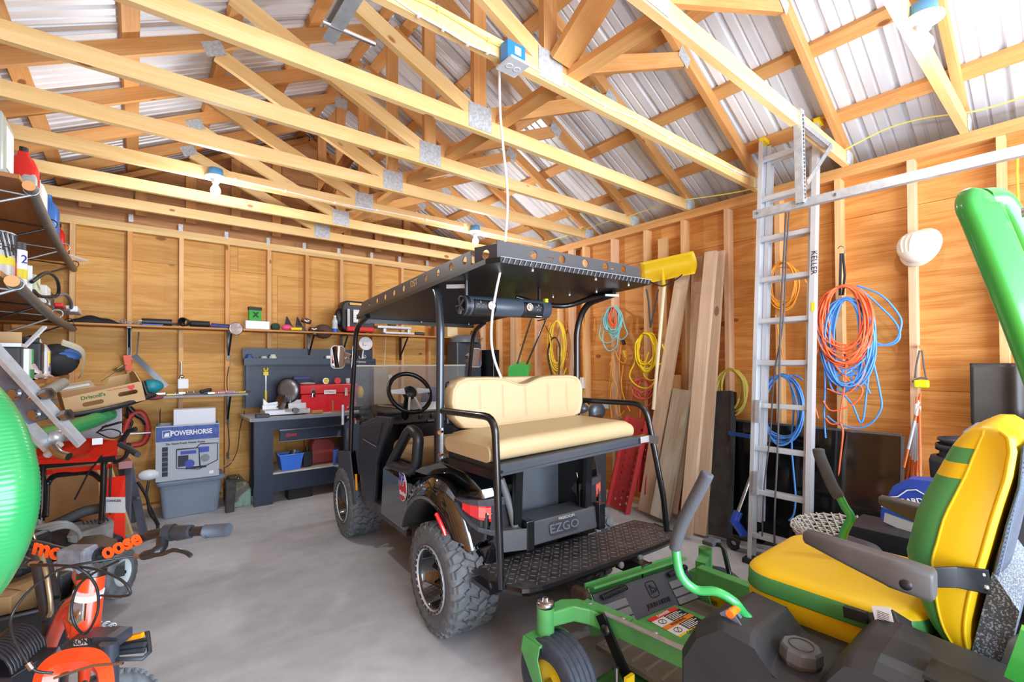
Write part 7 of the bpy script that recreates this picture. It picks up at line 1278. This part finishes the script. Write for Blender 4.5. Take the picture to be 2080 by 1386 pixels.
# seat cushion: stacked rounded outlines, with a green band round the side
def stack(name, rings, mats, pick, parent):
    M = MB(); R = [[M.bm.verts.new(p) for p in r] for r in rings]; n = len(R[0])
    for i in range(len(R)-1):
        for k in range(n):
            M.mi = pick(i, k, n); M.face([R[i][k], R[i][(k+1) % n], R[i+1][(k+1) % n], R[i+1][k]], True)
    M.mi = 0; M.face(R[0][::-1], True); M.face(R[-1], True); return M.build(name, mats, parent)
sr = [(.562, .86), (.568, .93), (.585, .975), (.615, .995), (.652, 1.0), (.668, 1.004), (.69, 1.002), (.702, .99), (.712, .965), (.720, .90), (.724, .75), (.725, .5), (.725, .1)]
seat = stack('seat_cushion', [[V((x, y, z)) for x, y in rrect(.53*k, .485*k, .10*k, 6, 1.875, .53)] for z, k in sr], [YELV, GRNV], lambda i, k, n: 1 if i in (4, 5, 6) else 0, MW)
PIP = mat('piping_yellow', (250, 214, 40), .4)
M = MB(); M.tube([V((x, y, .566)) for x, y in rrect(.53*.925, .485*.925, .09, 6, 1.875, .53)], .004, 6, closed=True); M.build('piping', PIP, seat)
M = MB(); M.tube([V((x, y, .652)) for x, y in rrect(.532, .487, .10, 6, 1.875, .53)], .0022, 5, closed=True); M.build('stitching', mat('stitch_green', (40, 110, 52), .6), seat)
# backrest: stacked outlines; front edge green with two yellow straps
def lin(T_, z):
    for (z0, v0), (z1, v1) in zip(T_, T_[1:]):
        if z <= z1: return v0+(v1-v0)*(z-z0)/(z1-z0)
    return T_[-1][1]
YFt = [(.66, .255), (.70, .285), (.74, .305), (.80, .325), (.88, .336), (.995, .312), (1.06, .290), (1.12, .264), (1.18, .240), (1.21, .222), (1.23, .205), (1.24, .185)]
YBt = [(.66, .205), (.72, .208), (.83, .19), (.92, .17), (1.02, .15), (1.12, .127), (1.19, .118), (1.22, .125), (1.24, .15)]
zs_ = [.66, .675, .70, .735, .78, .83, .88, .93, .995, 1.05, 1.105, 1.125, 1.145, 1.165, 1.185, 1.205, 1.22, 1.232, 1.24, 1.243]
rings = []
for j, z in enumerate(zs_):
    yf, yb = lin(YFt, z), lin(YBt, z); k = 1 if 1 < j < len(zs_)-4 else {0: .96, 1: .985, len(zs_)-4: .995, len(zs_)-3: .98, len(zs_)-2: .95, len(zs_)-1: .88}[j]; x0, x1 = 1.89-.235*k, 1.89+.235*k; bul = .012*math.sin(math.pi*(z-.66)/.58)
    th = yf-yb; o1, o2, o3, o4 = min(.012, .1*th), min(.062, .42*th), min(.03, .22*th), min(.010, .08*th)
    rings.append([V(q_+(z,)) for q_ in ((x0+.012, yb), (x0-bul*.3, yb+o1), (x0-bul, yb+.4*th), (x0-bul, yf-o2), (x0-bul*.8, yf-o3), (x0+.010, yf-o4), (x0+.035, yf), (1.82, yf+.004), (1.96, yf+.004), (x1-.035, yf), (x1-.01, yf-o4), (x1+bul*.8, yf-o3), (x1+bul, yf-o2), (x1+bul, yb+.4*th), (x1+bul*.3, yb+o1), (x1-.012, yb), (1.89, yb-.004))])
bk = stack('backrest', rings, [YELV, GRNV], lambda i, k, n: 1 if (3 <= k <= 11 and (.735 <= zs_[i] < 1.105 or .66 <= zs_[i] < .735 and 3 <= k <= 5 or 1.145 <= zs_[i] < 1.185)) else 0, MW)
M = MB(); M.tube(smooth_path([r[3]+V((-.001, 0, 0)) for r in rings[1:-2]], 2), .003, 6); M.build('piping', PIP, bk)
M = MB(); M.tube(smooth_path([r[1]+V((-.001, 0, 0)) for r in rings[1:-2]], 2), .004, 6); M.build('rear_piping', PIP, bk)
# rear mesh pocket and pan
MESH_ = mat('mesh_pocket', (92, 104, 124), .7, noise=.5, nscale=220); M = MB()
M.loft([[V((x, y, z)) for x in ()] for _ in ()]) if False else None
def rearp(u, v):
    P = [(.120, 1.20), (.128, 1.10), (.150, 1.0), (.160, .94), (.175, .86)]; i = v*4; k = min(3, int(i)); f = i-k; return V((1.675+.43*u, P[k][0]*(1-f)+P[k+1][0]*f-.010-.015*math.sin(math.pi*u), P[k][1]*(1-f)+P[k+1][1]*f))
M.grid(rearp, 10, 12); M.build('mesh_pocket', MESH_, bk, solid=.004)
M = MB()
for k in range(26): z = .87+.012*k; M.bar((1.685, .172-(z-.87)*.17-.016, z), (2.09, .172-(z-.87)*.17-.016, z+.02), .0025, .0025)
M.build('mesh_ribs', mat('mesh_rib', (128, 140, 160), .6), bk)
M = MB(); M.loft([[V((1.668, .165, .88)), V((1.668, .205, .665)), V((1.668, .21, .60)), V((1.668, .15, .62)), V((1.668, .12, .80))], [V((2.12, .165, .88)), V((2.12, .205, .665)), V((2.12, .21, .60)), V((2.12, .15, .62)), V((2.12, .12, .80))]], smooth=False); M.build('seat_pan', mat('pan_dusty', (78, 88, 102), .6, rgb2=(170, 182, 196), nscale=230, mask=(.54, .60)), bk, bevel=.01)
# armrests
for (x, yr, yf, zr, zf, nm) in ((1.50, .245, .525, .905, .93, 'armrest'), (2.16, .30, .505, .895, .915, 'armrest')):
    M = MB(); secs = []
    for f, k in ((0, .8), (.02, .97), (.3, 1), (.34, .97), (.6, .95), (.98, .8), (1, .6)):
        y = yr+(yf-yr)*f; z = zr+(zf-zr)*f; h = .075*(1-.45*max(0, (f-.3)/.7)); secs.append([V((a, y, b)) for a, b in rrect(.062*k, h*k, .014*k, 3, x, z-h/2)])
    M.loft(secs); ar_ = M.build(nm, PADG, MW)
    if x < 1.8: M = MB(); M.lathe([(0, .002), (.013, .0), (.014, -.004)], (x-.031, yr+.05, zr-.045), (-1, 0, 0), 18); M.build('pivot_plug', BLK, ar_)
BRK = mat('bracket_dark', (40, 38, 42), .25, .4)
M = MB(); M.loft([[V((1.535, .262, .895)), V((1.535, .262, .845)), V((1.548, .26, .845)), V((1.548, .26, .895))], [V((1.60, .22, .893)), V((1.60, .22, .84)), V((1.612, .22, .84)), V((1.612, .22, .893))], [V((1.648, .17, .89)), V((1.648, .165, .828)), V((1.655, .165, .828)), V((1.655, .17, .89))]], smooth=False); ab = M.build('armrest_bracket', BRK, MW, bevel=.003)
for z in (.875, .845): M = MB(); M.lathe([(0, .007), (.008, .006), (.010, 0), (.0, 0)], (1.645, .180+(z-.86)*.2, z), (-1, 0, 0), 14); M.build('screw', CHRD, ab)
# seat belt buckle and hinge cover by the seat corner
M = MB(); M.loft([[V((1.60, .41, .70)), V((1.60, .37, .66)), V((1.60, .31, .66)), V((1.60, .31, .72)), V((1.60, .35, .735))], [V((1.56, .39, .69)), V((1.56, .35, .65)), V((1.56, .28, .66)), V((1.56, .29, .70)), V((1.56, .33, .72))]], smooth=False); M.build('hinge_cover', SEATB, MW, bevel=.006)
M = MB(); M.bar((1.58, .455, .695), (1.575, .40, .70), .016, .03); M.build('belt_buckle', BLK, MW); M = MB(); M.prism([(0, 0), (.04, .012), (.032, .05), (-.008, .038)], at(1778, 1262, x=1.555), (0, -1, 0), (0, 0, 1), .001); tg_ = M.build('seat_tag', WHT, MW)
M = MB()
for k in range(6): M.bar(at(1782, 1258-3.5*k, x=1.553), at(1806, 1267-3.5*k, x=1.553), .0006, .0012)
M.build('tag_print', mat('ink', (0, 0, 0)), tg_)
# side consoles / fenders
def fender(x0, x1, nm):
    P = [(.825, .37), (.825, .515), (.78, .60), (.70, .665), (.60, .655), (.55, .600), (.44, .60), (.415, .66), (.378, .715), (.32, .725), (.20, .715), (.02, .70), (-.25, .66), (-.25, .40), (.10, .38)]
    M = MB(); s = 1 if x1 > x0 else -1; secs = []
    for f, k in ((0, .93), (.12, .98), (.25, 1), (1, 1)): secs.append([V((x0+(x1-x0)*f, .35+(y-.35)*k, .38+(z-.38)*k)) for y, z in P])
    M.loft(secs, smooth=False); return M.build(nm, SEATB, MW, bevel=.012, seg=3)
fL = fender(1.30, 1.56, 'side_console'); fR = fender(2.44, 2.18, 'side_console')
M = MB(); M.lathe([(.0, .045), (.045, .044), (.050, .038), (.052, .012), (.047, 0), (.047, -.02)], (1.40, .505, .60), (0, -.05, 1), 9, smooth=False); fc = M.build('fuel_cap', mat('cap_grey', (92, 94, 98), .5, noise=.2, nscale=16), MW); M = MB(); M.lathe([(.028, .0465), (.030, .0465), (.030, .044)], (1.40, .505, .60), (0, -.05, 1), 24); M.build('cap_ring', DGRY, fc)
M = MB(); M.bar((1.31, .20, .722), (1.31, -.2, .69), .006, .03); M.bar((1.37, .24, .727), (1.37, -.2, .70), .09, .008); M.build('console_tray', mat('tray_black', (22, 23, 26), .4), MW)
# steering levers
for x, P, G in ((1.30, [(.816, .842), (.800, .76), (.765, .718), (.715, .722), (.675, .70), (.655, .66), (.62, .62)], [(.709, 1.085), (.725, 1.05), (.795, .91), (.818, .83)]), (1.95, [(.572, .93), (.555, .895), (.538, .865), (.55, .83), (.563, .79), (.57, .70)], [(.636, 1.09), (.632, 1.065), (.612, 1.01), (.592, .96), (.572, .925)])):
    lv = bpy.data.objects.new('steering_lever', None); scene.collection.objects.link(lv); put(lv, MW)
    M = MB(); M.tube(smooth_path([V((x+(.16*max(0, i-1)/6 if x < 1.5 else 0), y, z)) for i, (y, z) in enumerate(P)], 5), .0135, 12); M.build('lever_tube', mat('lever_green', (52, 168, 88), .25, coat=.5), lv)
    g = smooth_path([V((x, y, z)) for y, z in G], 5); M = MB(); M.tube(g, [.013]+[.019]*(len(g)-3)+[.018, .017], 14); M.build('foam_grip', mat('foam', (76, 78, 84), .75, bump=.2, bscale=200), lv)
M = MB(); p = at(1492, 1243, x=1.37); M.cyl(p-V((.03, 0, -.002)), p+V((.025, -.0, .008)), .012); M.build('orange_knob', mat('knob_orange', (250, 130, 20), .4), MW); M = MB(); M.bar(at(1490, 1250, x=1.38), at(1530, 1310, x=1.38), .035, .012, up=(1, 0, 0)); M.bar(at(1472, 1240, x=1.35), at(1512, 1300, x=1.35), .004, .04, up=(0, 0, 1)); M.build('lever_bracket', mat('bracket_blue', (140, 152, 176), .3, .6), MW)
# frame
M = MB(); M.tube([V((1.306, 1.413, .30)), V((1.306, 1.413, .42))], .036, 20); M.build('caster_tube', GRND, MW); M = MB(); M.lathe([(0, .450), (.012, .452), (.014, .440), (.030, .440), (.038, .432), (.038, .418), (.0, .418)], (1.306, 1.413, 0), (0, 0, 1), 20); M.build('caster_cap', CHRD, MW)
M = MB(); M.loft([[V((x, y, z)) for x, y, z in q_] for q_ in (
    [(1.32, 1.44, .34), (1.32, 1.38, .34), (1.32, 1.38, .40), (1.32, 1.44, .40)], [(1.42, 1.44, .335), (1.42, 1.36, .335), (1.42, 1.36, .40), (1.42, 1.44, .40)], [(1.50, 1.42, .325), (1.47, 1.32, .32), (1.47, 1.32, .385), (1.50, 1.42, .385)], [(1.56, 1.32, .315), (1.50, 1.26, .31), (1.50, 1.26, .375), (1.56, 1.32, .375)])], smooth=False); M.build('front_arm', GRND, MW, bevel=.006)
M = MB(); M.bar((1.515, 1.36, .345), (1.60, .55, .345), .055, .075); M.build('side_frame', GRND, MW, bevel=.004); M = MB(); M.bar((1.50, 1.38, .386), (1.53, 1.16, .386), .05, .008); M.build('frame_cap', GRND, MW)
for y in (1.35, 1.19, 1.05): M = MB(); M.lathe([(0, .006), (.010, .005), (.013, 0)], (1.505+(1.35-y)*.09, y, .386), (0, 0, 1), 14); M.build('carriage_bolt', STEEL, MW)
M = MB(); M.bar((2.22, 1.26, .345), (2.20, .55, .345), .055, .075); M.build('side_frame', GRND, MW, bevel=.004)
M = MB(); M.bar((2.25, 1.27, .36), (2.36, 1.30, .37), .05, .06); M.tube([V((2.37, 1.31, .29)), V((2.37, 1.31, .42))], .034, 16); M.build('front_arm', GRND, MW)
def caster(px, py, side):
    W = bpy.data.objects.new('caster_wheel', None); scene.collection.objects.link(W); put(W, MW); wy = py-.07
    M = MB(); M.box((px, py, .30), (.155, .10, .012))
    for s in (-1, 1): M.loft([[V((px+s*.078+a, y, z)) for a, (y, z) in ((0, (py+.05, .306)), (0, (py-.05, .306)), (.005, (py-.05, .306)), (.005, (py+.05, .306)))], [V((px+s*.095+a, y, z)) for a, (y, z) in ((0, (py+.045, .26)), (0, (py-.055, .26)), (.005, (py-.055, .26)), (.005, (py+.045, .26)))], [V((px+s*.095+a, y, z)) for a, (y, z) in ((0, (wy+.02, .13)), (0, (wy-.03, .13)), (.005, (wy-.03, .13)), (.005, (wy+.02, .13)))]], smooth=False)
    M.build('fork', GRND, W, bevel=.004); c = V((px, wy, .163))
    prof = [(.085, -.055), (.13, -.068), (.150, -.062)]
    for k in range(5): x = -.05+.025*k; prof += [(.160, x-.006), (.160, x+.006), (.154, x+.009), (.154, x+.016)]
    prof = prof[:-2]+[(.150, .062), (.13, .068), (.085, .055)]
    M = MB(); M.lathe(prof, c, (1, 0, 0), 48); M.build('tyre', mat('caster_tyre', (58, 66, 80), .6, noise=.35, nscale=40), W); M = MB(); M.lathe([(.0, -.02), (.03, -.05), (.06, -.03), (.086, -.05), (.086, .05), (.06, .03), (.03, .05), (0, .02)], c, (1, 0, 0), 28); M.build('rim', YEL, W)
    M = MB(); M.cyl(c-V((.105, 0, 0)), c+V((.105, 0, 0)), .012, n=8); M.build('axle', CHRD, W)
caster(1.306, 1.413, 0); caster(2.37, 1.31, 0)
# footplate
GT = (V((1.65, 1.484, .36)), V((2.28, 1.395, .36))); GBt = (V((1.655, 1.375, .20)), V((2.30, 1.285, .20)))
M = MB(); M.bar(GT[0]+V((0, .0, 0)), GT[1], .075, .012, up=(0, .35, 1)); M.bar(GT[0]+V((0, .03, -.03)), GT[1]+V((0, .03, -.03)), .012, .08); M.build('foot_bar', GRND, MW, bevel=.003)
exf = (GT[1]-GT[0]).normalized(); dn = (GBt[0]-GT[0]); LD = dn.length; dn.normalize(); nf = exf.cross(dn).normalized(); nf = nf if nf.dot(V((0, -1, 1))) > 0 else -nf; Wf = (GT[1]-GT[0]).length
M = MB(); M.prism([(0, .03), (Wf, .03), (Wf, LD), (0, LD)], GT[0], exf, dn, .008, ez=-nf); fpad = M.build('foot_pad', mat('pad_black', (66, 68, 78), .5), MW)
M = MB(); M.prism([(-.01, 0), (-.005, 0), (-.005, LD), (-.01, LD)], GT[0], exf, dn, .12, ez=-nf); M.build('side_plate', GRND, MW)
for a0, a1 in ((.03, .17), (Wf-.17, Wf-.03)):
    for r0, r1 in ((.085, .118), (.125, .158), (.165, .195)): M = MB(); M.prism([(a0, r0), (a1, r0), (a1, r1), (a0, r1)], GT[0]+nf*.001, exf, dn, .006, ez=nf); M.build('grip_rib', mat('rib_grey', (112, 114, 116), .55), fpad, bevel=.002)
for x0, x1 in ((.03, .19), (Wf-.16, Wf-.02)):
    M = MB(); a = GT[0]+exf*x0+dn*.055+nf*.018; b = GT[0]+exf*x1+dn*.045+nf*.018; hx, hy, hz = frame(b-a)
    M.tube([a.lerp(b, i/150)+(hx*math.cos(i*.7)+hy*math.sin(i*.7))*.011 for i in range(151)], .0032, 6); M.cyl(a, b, .006); M.build('coil_spring', mat('spring', (64, 66, 74), .4, .5), MW)
lc = GT[0]+exf*(Wf*.55)+dn*.09+nf*.002
M = MB(); M.tube([lc+exf*x-dn*y for x, y in rrect(.062, .072, .014, 4)], .0025, 6, closed=True); M.tube(smooth_path([lc+exf*x-dn*y+nf*.001 for x, y in ((-.018, -.02), (-.010, -.002), (-.014, .012), (-.006, .022), (-.002, .008), (.010, .004), (.022, -.004), (.014, -.014), (.002, -.008), (-.004, -.018))], 4), .0028, 6); M.build('deer_emblem', mat('emblem', (28, 30, 34), .4), fpad)
text('JOHN DEERE', lc+dn*.065, exf, -dn, .028, mat('emblem', (0, 0, 0)), fpad, .004, bold=.0006)
M = MB(); M.box(GT[0]+exf*.0+dn*.05-nf*.05+V((-.02, .03, 0)), (.05, .12, .12)); M.build('deck_roller', mat('roller', (70, 56, 46), .6), MW, bevel=.02)
# floor: green tunnel with the warning decal, ribbed mats
M = MB(); M.loft([[V((1.83, 1.35, .205)), V((2.10, 1.32, .205)), V((2.12, 1.32, .17)), V((1.81, 1.35, .17))], [V((1.83, .85, .215)), V((2.10, .85, .215)), V((2.12, .85, .17)), V((1.81, .85, .17))]], smooth=False); M.build('tunnel_cover', GRND, MW, bevel=.004)
M = MB(); M.box((1.685, 1.12, .185), (.27, .48, .02)); mt = M.build('floor_mat', MAT_, MW)
M = MB(); M.box((2.18, 1.10, .185), (.14, .46, .02)); M.build('floor_mat', MAT_, MW)
M = MB()
for k in range(7): M.bar((1.57, 1.33-.07*k, .196), (1.80, 1.33-.07*k, .196), .010, .006)
M.build('mat_ribs', mat('mat_rib', (116, 108, 94), .75), mt)
d0 = V((1.865, 1.322, .2085)); dex = V((.99, -.07, 0)).normalized(); dey = V((.05, 1, -.00)).normalized(); dw, dh = .205, .245
for i, (nm, col, hcol, word) in enumerate((('DANGER', mat('decal_r', (226, 58, 48), .45), WHT, 'DANGER'), ('WARNING', mat('decal_o', (246, 140, 34), .45), BLK, 'WARNING'), ('CAUTION', mat('decal_y', (246, 212, 30), .45), BLK, 'CAUTION'))):
    y1 = -dh*i/3; y0 = -dh*(i+1)/3
    M = MB(); M.prism([(0, y0+.055), (dw, y0+.055), (dw, y1), (0, y1)], d0, dex, dey, .0006, ez=V((0, 0, 1))); M.build('warning_header', col, MW); M = MB(); M.prism([(.0, y0), (.085, y0), (.085, y0+.054), (0, y0+.054)], d0, dex, dey, .0006, ez=V((0, 0, 1))); M.build('warning_panel', WHT, MW); M = MB(); M.prism([(.085, y0), (dw, y0), (dw, y0+.054), (.085, y0+.054)], d0, dex, dey, .0006, ez=V((0, 0, 1))); M.build('warning_text_block', mat('ink2', (24, 24, 26), .6), MW)
    text('\u26a0 '+word if False else word, d0+dex*dw*.5+dey*(y1-.013)+V((0, 0, .001)), dex, dey, .022, hcol, MW, .0006, bold=.0006)
    M = MB()
    for k in range(5): M.bar(d0+dex*.092+dey*(y0+.008+.0095*k)+V((0, 0, .001)), d0+dex*(dw-.012-(k % 3)*.015)+dey*(y0+.008+.0095*k)+V((0, 0, .001)), .004, .0006)
    M.build('warning_lines', WHT, MW); M = MB(); M.tube([d0+dex*(.042+.02*math.cos(a))+dey*(y0+.027+.017*math.sin(a))+V((0, 0, .001)) for a in [2*math.pi*j/10 for j in range(10)]], .0016, 5, closed=True); M.bar(d0+dex*.028+dey*(y0+.014)+V((0, 0, .0012)), d0+dex*.058+dey*(y0+.042)+V((0, 0, .0012)), .003, .0006); M.build('warning_pictogram', mat('ink2', (0, 0, 0)), MW)
M = MB(); M.box((1.85, .80, .11), (.95, 0.95, .08)); M.build('mower_deck', mat('deck_green', (56, 112, 52), .5, noise=.4, nscale=8), MW, bevel=.03)
# linkage by the left frame
M = MB(); M.cyl(V((1.49, 1.255, .39)), V((1.50, .80, .41)), .009); M.build('silver_rod', STEEL, MW); M = MB(); M.bar((1.475, 1.27, .385), (1.47, 1.13, .20), .012, .045, up=(0, 1, 0)); M.lathe([(0, .01), (.02, .008), (.022, 0)], (1.466, 1.235, .34), (-1, 0, 0), 14); M.build('lift_arm', BLKM, MW)
M = MB(); M.bar((1.44, 1.10, .12), (1.44, 1.10, .24), .014, .045, up=(1, 0, 0)); M.build('yellow_bracket', YEL, MW); M = MB(); M.tube([V((1.43, 1.15, .10)), V((1.43, 1.15, .25))], .009); M.build('height_bolt', CHRD, MW)
# pedal
M = MB(); M.box(at(1445, 1101, x=2.36), (.085, .06, .025)); M.build('foot_pedal', mat('pedal_grey', (80, 86, 96), .5), MW, bevel=.006); M = MB(); M.tube(fillet([at(1452, 1106, x=2.36), at(1468, 1108, x=2.36), at(1490, 1202, x=2.36), at(1470, 1206, x=2.3)], .03), .012, 6); M.build('pedal_arm', BLKM, MW)
# rear body, engine and roll bar
M = MB(); M.box((1.87, .15, .45), (.66, .9, .28)); M.build('rear_body', SEATB, MW, bevel=.02)
M = MB(); M.box((1.87, -.12, .58), (.56, .36, .22)); M.build('engine', BLK, MW, bevel=.04); 
M = MB(); M.tube(fillet([at(2035, 1386, x=1.66), at(2062, 1300, x=1.66), at(2120, 1290, x=1.70), at(2150, 1386, x=1.7)], .02), .012, 6); M.build('belt_guard_frame', mat('frame_blue', (120, 132, 150), .4, .4), MW); M = MB(); M.bar(at(2075, 1386, x=1.45), at(2110, 1290, x=1.45), .03, .05); M.build('green_plate', GRN, MW)
for x in (1.26, 2.56):
    W = bpy.data.objects.new('rear_wheel', None); scene.collection.objects.link(W); put(W, MW); M = MB(); M.lathe([(.12, -.12), (.24, -.13), (.27, -.10), (.275, 0), (.27, .10), (.24, .13), (.12, .12)], (x, .0, .275), (1, 0, 0), 40); M.build('tyre', RUB2, W); M = MB(); M.lathe([(0, -.06), (.12, -.1), (.12, .1), (0, .06)], (x, 0, .275), (1, 0, 0), 24); M.build('rim', YEL, W)
rb = bpy.data.objects.new('roll_bar', None); scene.collection.objects.link(rb); put(rb, MW)
pa = [at(2190, 1120, x=1.60), at(2120, 800, x=1.60), at(2042, 600, x=1.60), at(1972, 425, x=1.60)]
M = MB(); secs = []
P = smooth_path([V((1.60, -.03, .58)), at(2175, 900, x=1.6), at(2140, 800, x=1.6), at(2062, 600, x=1.6), at(2000, 450, x=1.6), at(1985, 415, x=1.6), at(1990, 400, x=1.61)], 5)
for i, p in enumerate(P):
    d = (P[min(i+1, len(P)-1)]-P[max(i-1, 0)]).normalized(); n1 = d.cross(CF).normalized(); k = 1 if i < len(P)-4 else [.98, .9, .7, .35][i-len(P)+4]
    secs.append([p+n1*a*k+CF*b for a, b in rrect(.088, .05, .02, 4)])
M.loft(secs); M.build('near_post', GRN, rb)
M = MB(); P = smooth_path([at(1990, 408, x=1.66), at(2030, 412, x=1.72), at(2066, 480, x=1.76), at(2104, 590, x=1.78), at(2150, 760, x=1.8), V((1.84, -.04, .58))], 6); M.tube(P, .030, 14); M.build('far_post', GRN, rb)
M = MB(); M.tube([at(2075, 432, x=1.63), at(2110, 425, x=1.63)], .012); M.build('pin', CHRD, rb)
# ---------------------------------------------------------------- behind the mower
def ring_basket():
    M = MB(); c = V((3.22, .88, .27)); q = random.Random(4)
    for k in range(9):
        z = .02*k; R = .215+.012*k; ph = k*.5
        for w_ in range(2): M.tube([c+V(((R+.012*math.sin(a*11+ph+w_*math.pi))*math.cos(a), (R+.012*math.sin(a*11+ph+w_*math.pi))*math.sin(a)*.95, z+.007*math.cos(a*11+ph+w_*math.pi))) for a in [2*math.pi*j/132 for j in range(132)]], .0055, 5, closed=True)
    for k in range(40): a = 2*math.pi*k/40; M.tube([c+V((.20*math.cos(a), .19*math.sin(a), -.02)), c+V((.24*math.cos(a+.1), .225*math.sin(a+.1), .07)), c+V((.30*math.cos(a+.2), .29*math.sin(a+.2), .18))], .005, 5)
    M.prism(circ(0, 0, .20, 28), c-V((0, 0, .02)), (1, 0, 0), (0, 1, 0), .012); return M.build('wicker_basket', mat('wicker', (190, 182, 168), .7))
tag(ring_basket(), 'round pale grey wicker basket behind the mower armrest', 'basket')
bx('plank_stand', 'dark low crate on the floor under the wicker basket', 'crate', (3.22, .88, .115), (.36, .36, .23), mat('crate_dark', (50, 48, 48), .7), .01)
t = thing('blue_bag', 'blue paper gift bag with a white chocolate maker logo behind the seat', 'bag', (3.0, .55, .4)); a = at(1788, 1050, x=2.98); e1 = (at(1912, 1050, x=2.92)-a); Wb = e1.length; e1.normalize(); BGB = mat('bag_blue2', (48, 74, 168), .5)
M = MB(); M.prism([(0, -.34), (Wb, -.34), (Wb, .10), (Wb*.92, .165), (Wb*.5, .185), (Wb*.22, .15), (0, .03)], a, e1, (0, 0, 1), .10, ez=V((1, 0, 0))); M.build('bag_body', BGB, t, bevel=.004)
lo = a+e1*Wb*.55+V((-.004, 0, .075)); text('GHIRARDELLI', lo, e1, (0, 0, 1), .036, WHT, t, .002, bold=.0008); M = MB(); M.tube([lo+e1*x+V((-.002, 0, z)) for x, z in ((-.135, -.024), (.135, -.024), (.135, .024), (.06, .026), (.02, .055), (-.02, .055), (-.06, .026), (-.135, .024))], .003, 5, closed=True); M.build('logo_frame', WHT, t)
t = thing('white_box', 'white and blue folded carton lying beside the wicker basket', 'carton', (2.9, .6, .5)); M = MB(); M.bar(at(1800, 1040, x=2.80), at(1880, 1075, x=2.75), .02, .10, up=(0, .3, 1)); M.build('carton_body', mat('carton_cream', (214, 214, 216), .5), t); M = MB(); M.bar(at(1795, 1034, x=2.80), at(1870, 1060, x=2.75), .022, .02, up=(0, .3, 1)); M.build('blue_edge', BLU, t)
bx('white_box_stand', 'dark box on the floor carrying the folded white carton', 'box', (2.78, .60, .315), (.25, .30, .63), BLK)
t = thing('black_pail', 'black pail with a folded handle nested in a black trash can at the right', 'pail', (3.32, .42, .8)); c = V((3.40, .40, 0)); M = MB(); M.lathe([(.0, .62), (.105, .62), (.125, .84), (.132, .90), (.125, .98), (.138, .99), (.138, 1.0), (.128, 1.0), (.118, .90), (.10, .66), (0, .66)], c, (0, 0, 1), 36); M.build('pail_body', mat('pail_black', (52, 58, 66), .45, noise=.3, nscale=10), t); M = MB(); M.lathe([(.139, .935), (.146, .938), (.146, .968), (.139, .970)], c, (0, 0, 1), 36); M.build('rim_band', BLK, t); M = MB(); M.ball(c+V((-.125, -.06, .955)), .02, 10); M.build('handle_ear', mat('pail_ear', (84, 92, 104), .4), t); M = MB(); M.lathe([(0, .955), (.12, .955)], c, (0, 0, 1), 30); M.build('salt_contents', mat('salt', (210, 214, 220), .9, bump=.5, bscale=90), t)
t = thing('trash_can', 'tall black round trash can standing under the black pail', 'trash can', (3.4, .4, 0)); M = MB(); M.lathe([(0, .002), (.12, .002), (.15, .60), (.168, .80), (.172, .875), (.165, .90), (.14, .905)], c, (0, 0, 1), 36); M.build('can_body', mat('can_black', (36, 38, 42), .5, noise=.2, nscale=8), t)
t = thing('grey_tub', 'pale blue grey plastic tub standing on edge behind the mower backrest', 'tub', (3.45, .15, .5)); a = at(1940, 925, x=3.2); M = MB(); M.prism([(0, -.25), (0, .04), (.015, .11), (.06, .155), (.15, .175), (.45, .175), (.62, .14), (.66, .0), (.66, -.25)], V((3.30, a.y, a.z)), (0, -1, 0), (0, 0, 1), .10, ez=V((1, 0, 0))); M.build('tub_body', mat('tub_blue', (150, 168, 190), .4), t, bevel=.02); M = MB(); M.prism([(.02, -.25), (.02, .03), (.035, .09), (.07, .125), (.15, .14), (.60, .12), (.62, -.25)], V((3.295, a.y, a.z)), (0, -1, 0), (0, 0, 1), .004, ez=V((-1, 0, 0))); M.build('tub_face', mat('tub_face', (176, 182, 176), .45), t)
bx('stand_box', 'dark box on the floor under the pale tub', 'box', (3.36, .02, .36), (.24, .5, .72), mat('crate_dark', (0, 0, 0)), .01)
t = thing('kick_scooter', 'blue and silver kick scooter standing at the foot of the black panels', 'scooter', (3.6, 1.75, 0)); a, b = at(1492, 1060, x=3.52), at(1519, 985, x=3.66); M = MB(); M.cyl(a, b+ (b-a)*.5, .014); M.build('steering_tube', CHRD, t); M = MB(); M.cyl(at(1491, 1064, x=3.50), at(1500, 1040, x=3.54), .032); M.bar(at(1491, 1058, x=3.50), at(1512, 1088, x=3.44), .05, .03); M.build('fork', mat('scooter_blue', (30, 80, 200), .3, coat=.5), t); M = MB(); wc_ = at(1490, 1085, x=3.5); wc_.z = .055; M.lathe([(.02, -.014), (.048, -.014), (.052, 0), (.048, .014), (.02, .014)], wc_, (1, .2, 0), 20); M.build('wheel', BLK, t); M = MB(); M.bar(V((wc_.x, wc_.y-.05, .06)), V((wc_.x+.12, wc_.y-.40, .06)), .10, .02); M.build('deck', ALU, t)
t = thing('panel_latch', 'pair of chrome latches on the black panels behind the ladder', 'latch', (3.7, 1.35, 0)); M = MB(); M.bar(at(1640, 905, x=3.69), at(1640, 960, x=3.69), .02, .03); M.bar(at(1545, 900, x=3.69), at(1552, 945, x=3.69), .03, .04); M.build('latch', CHRD, t)
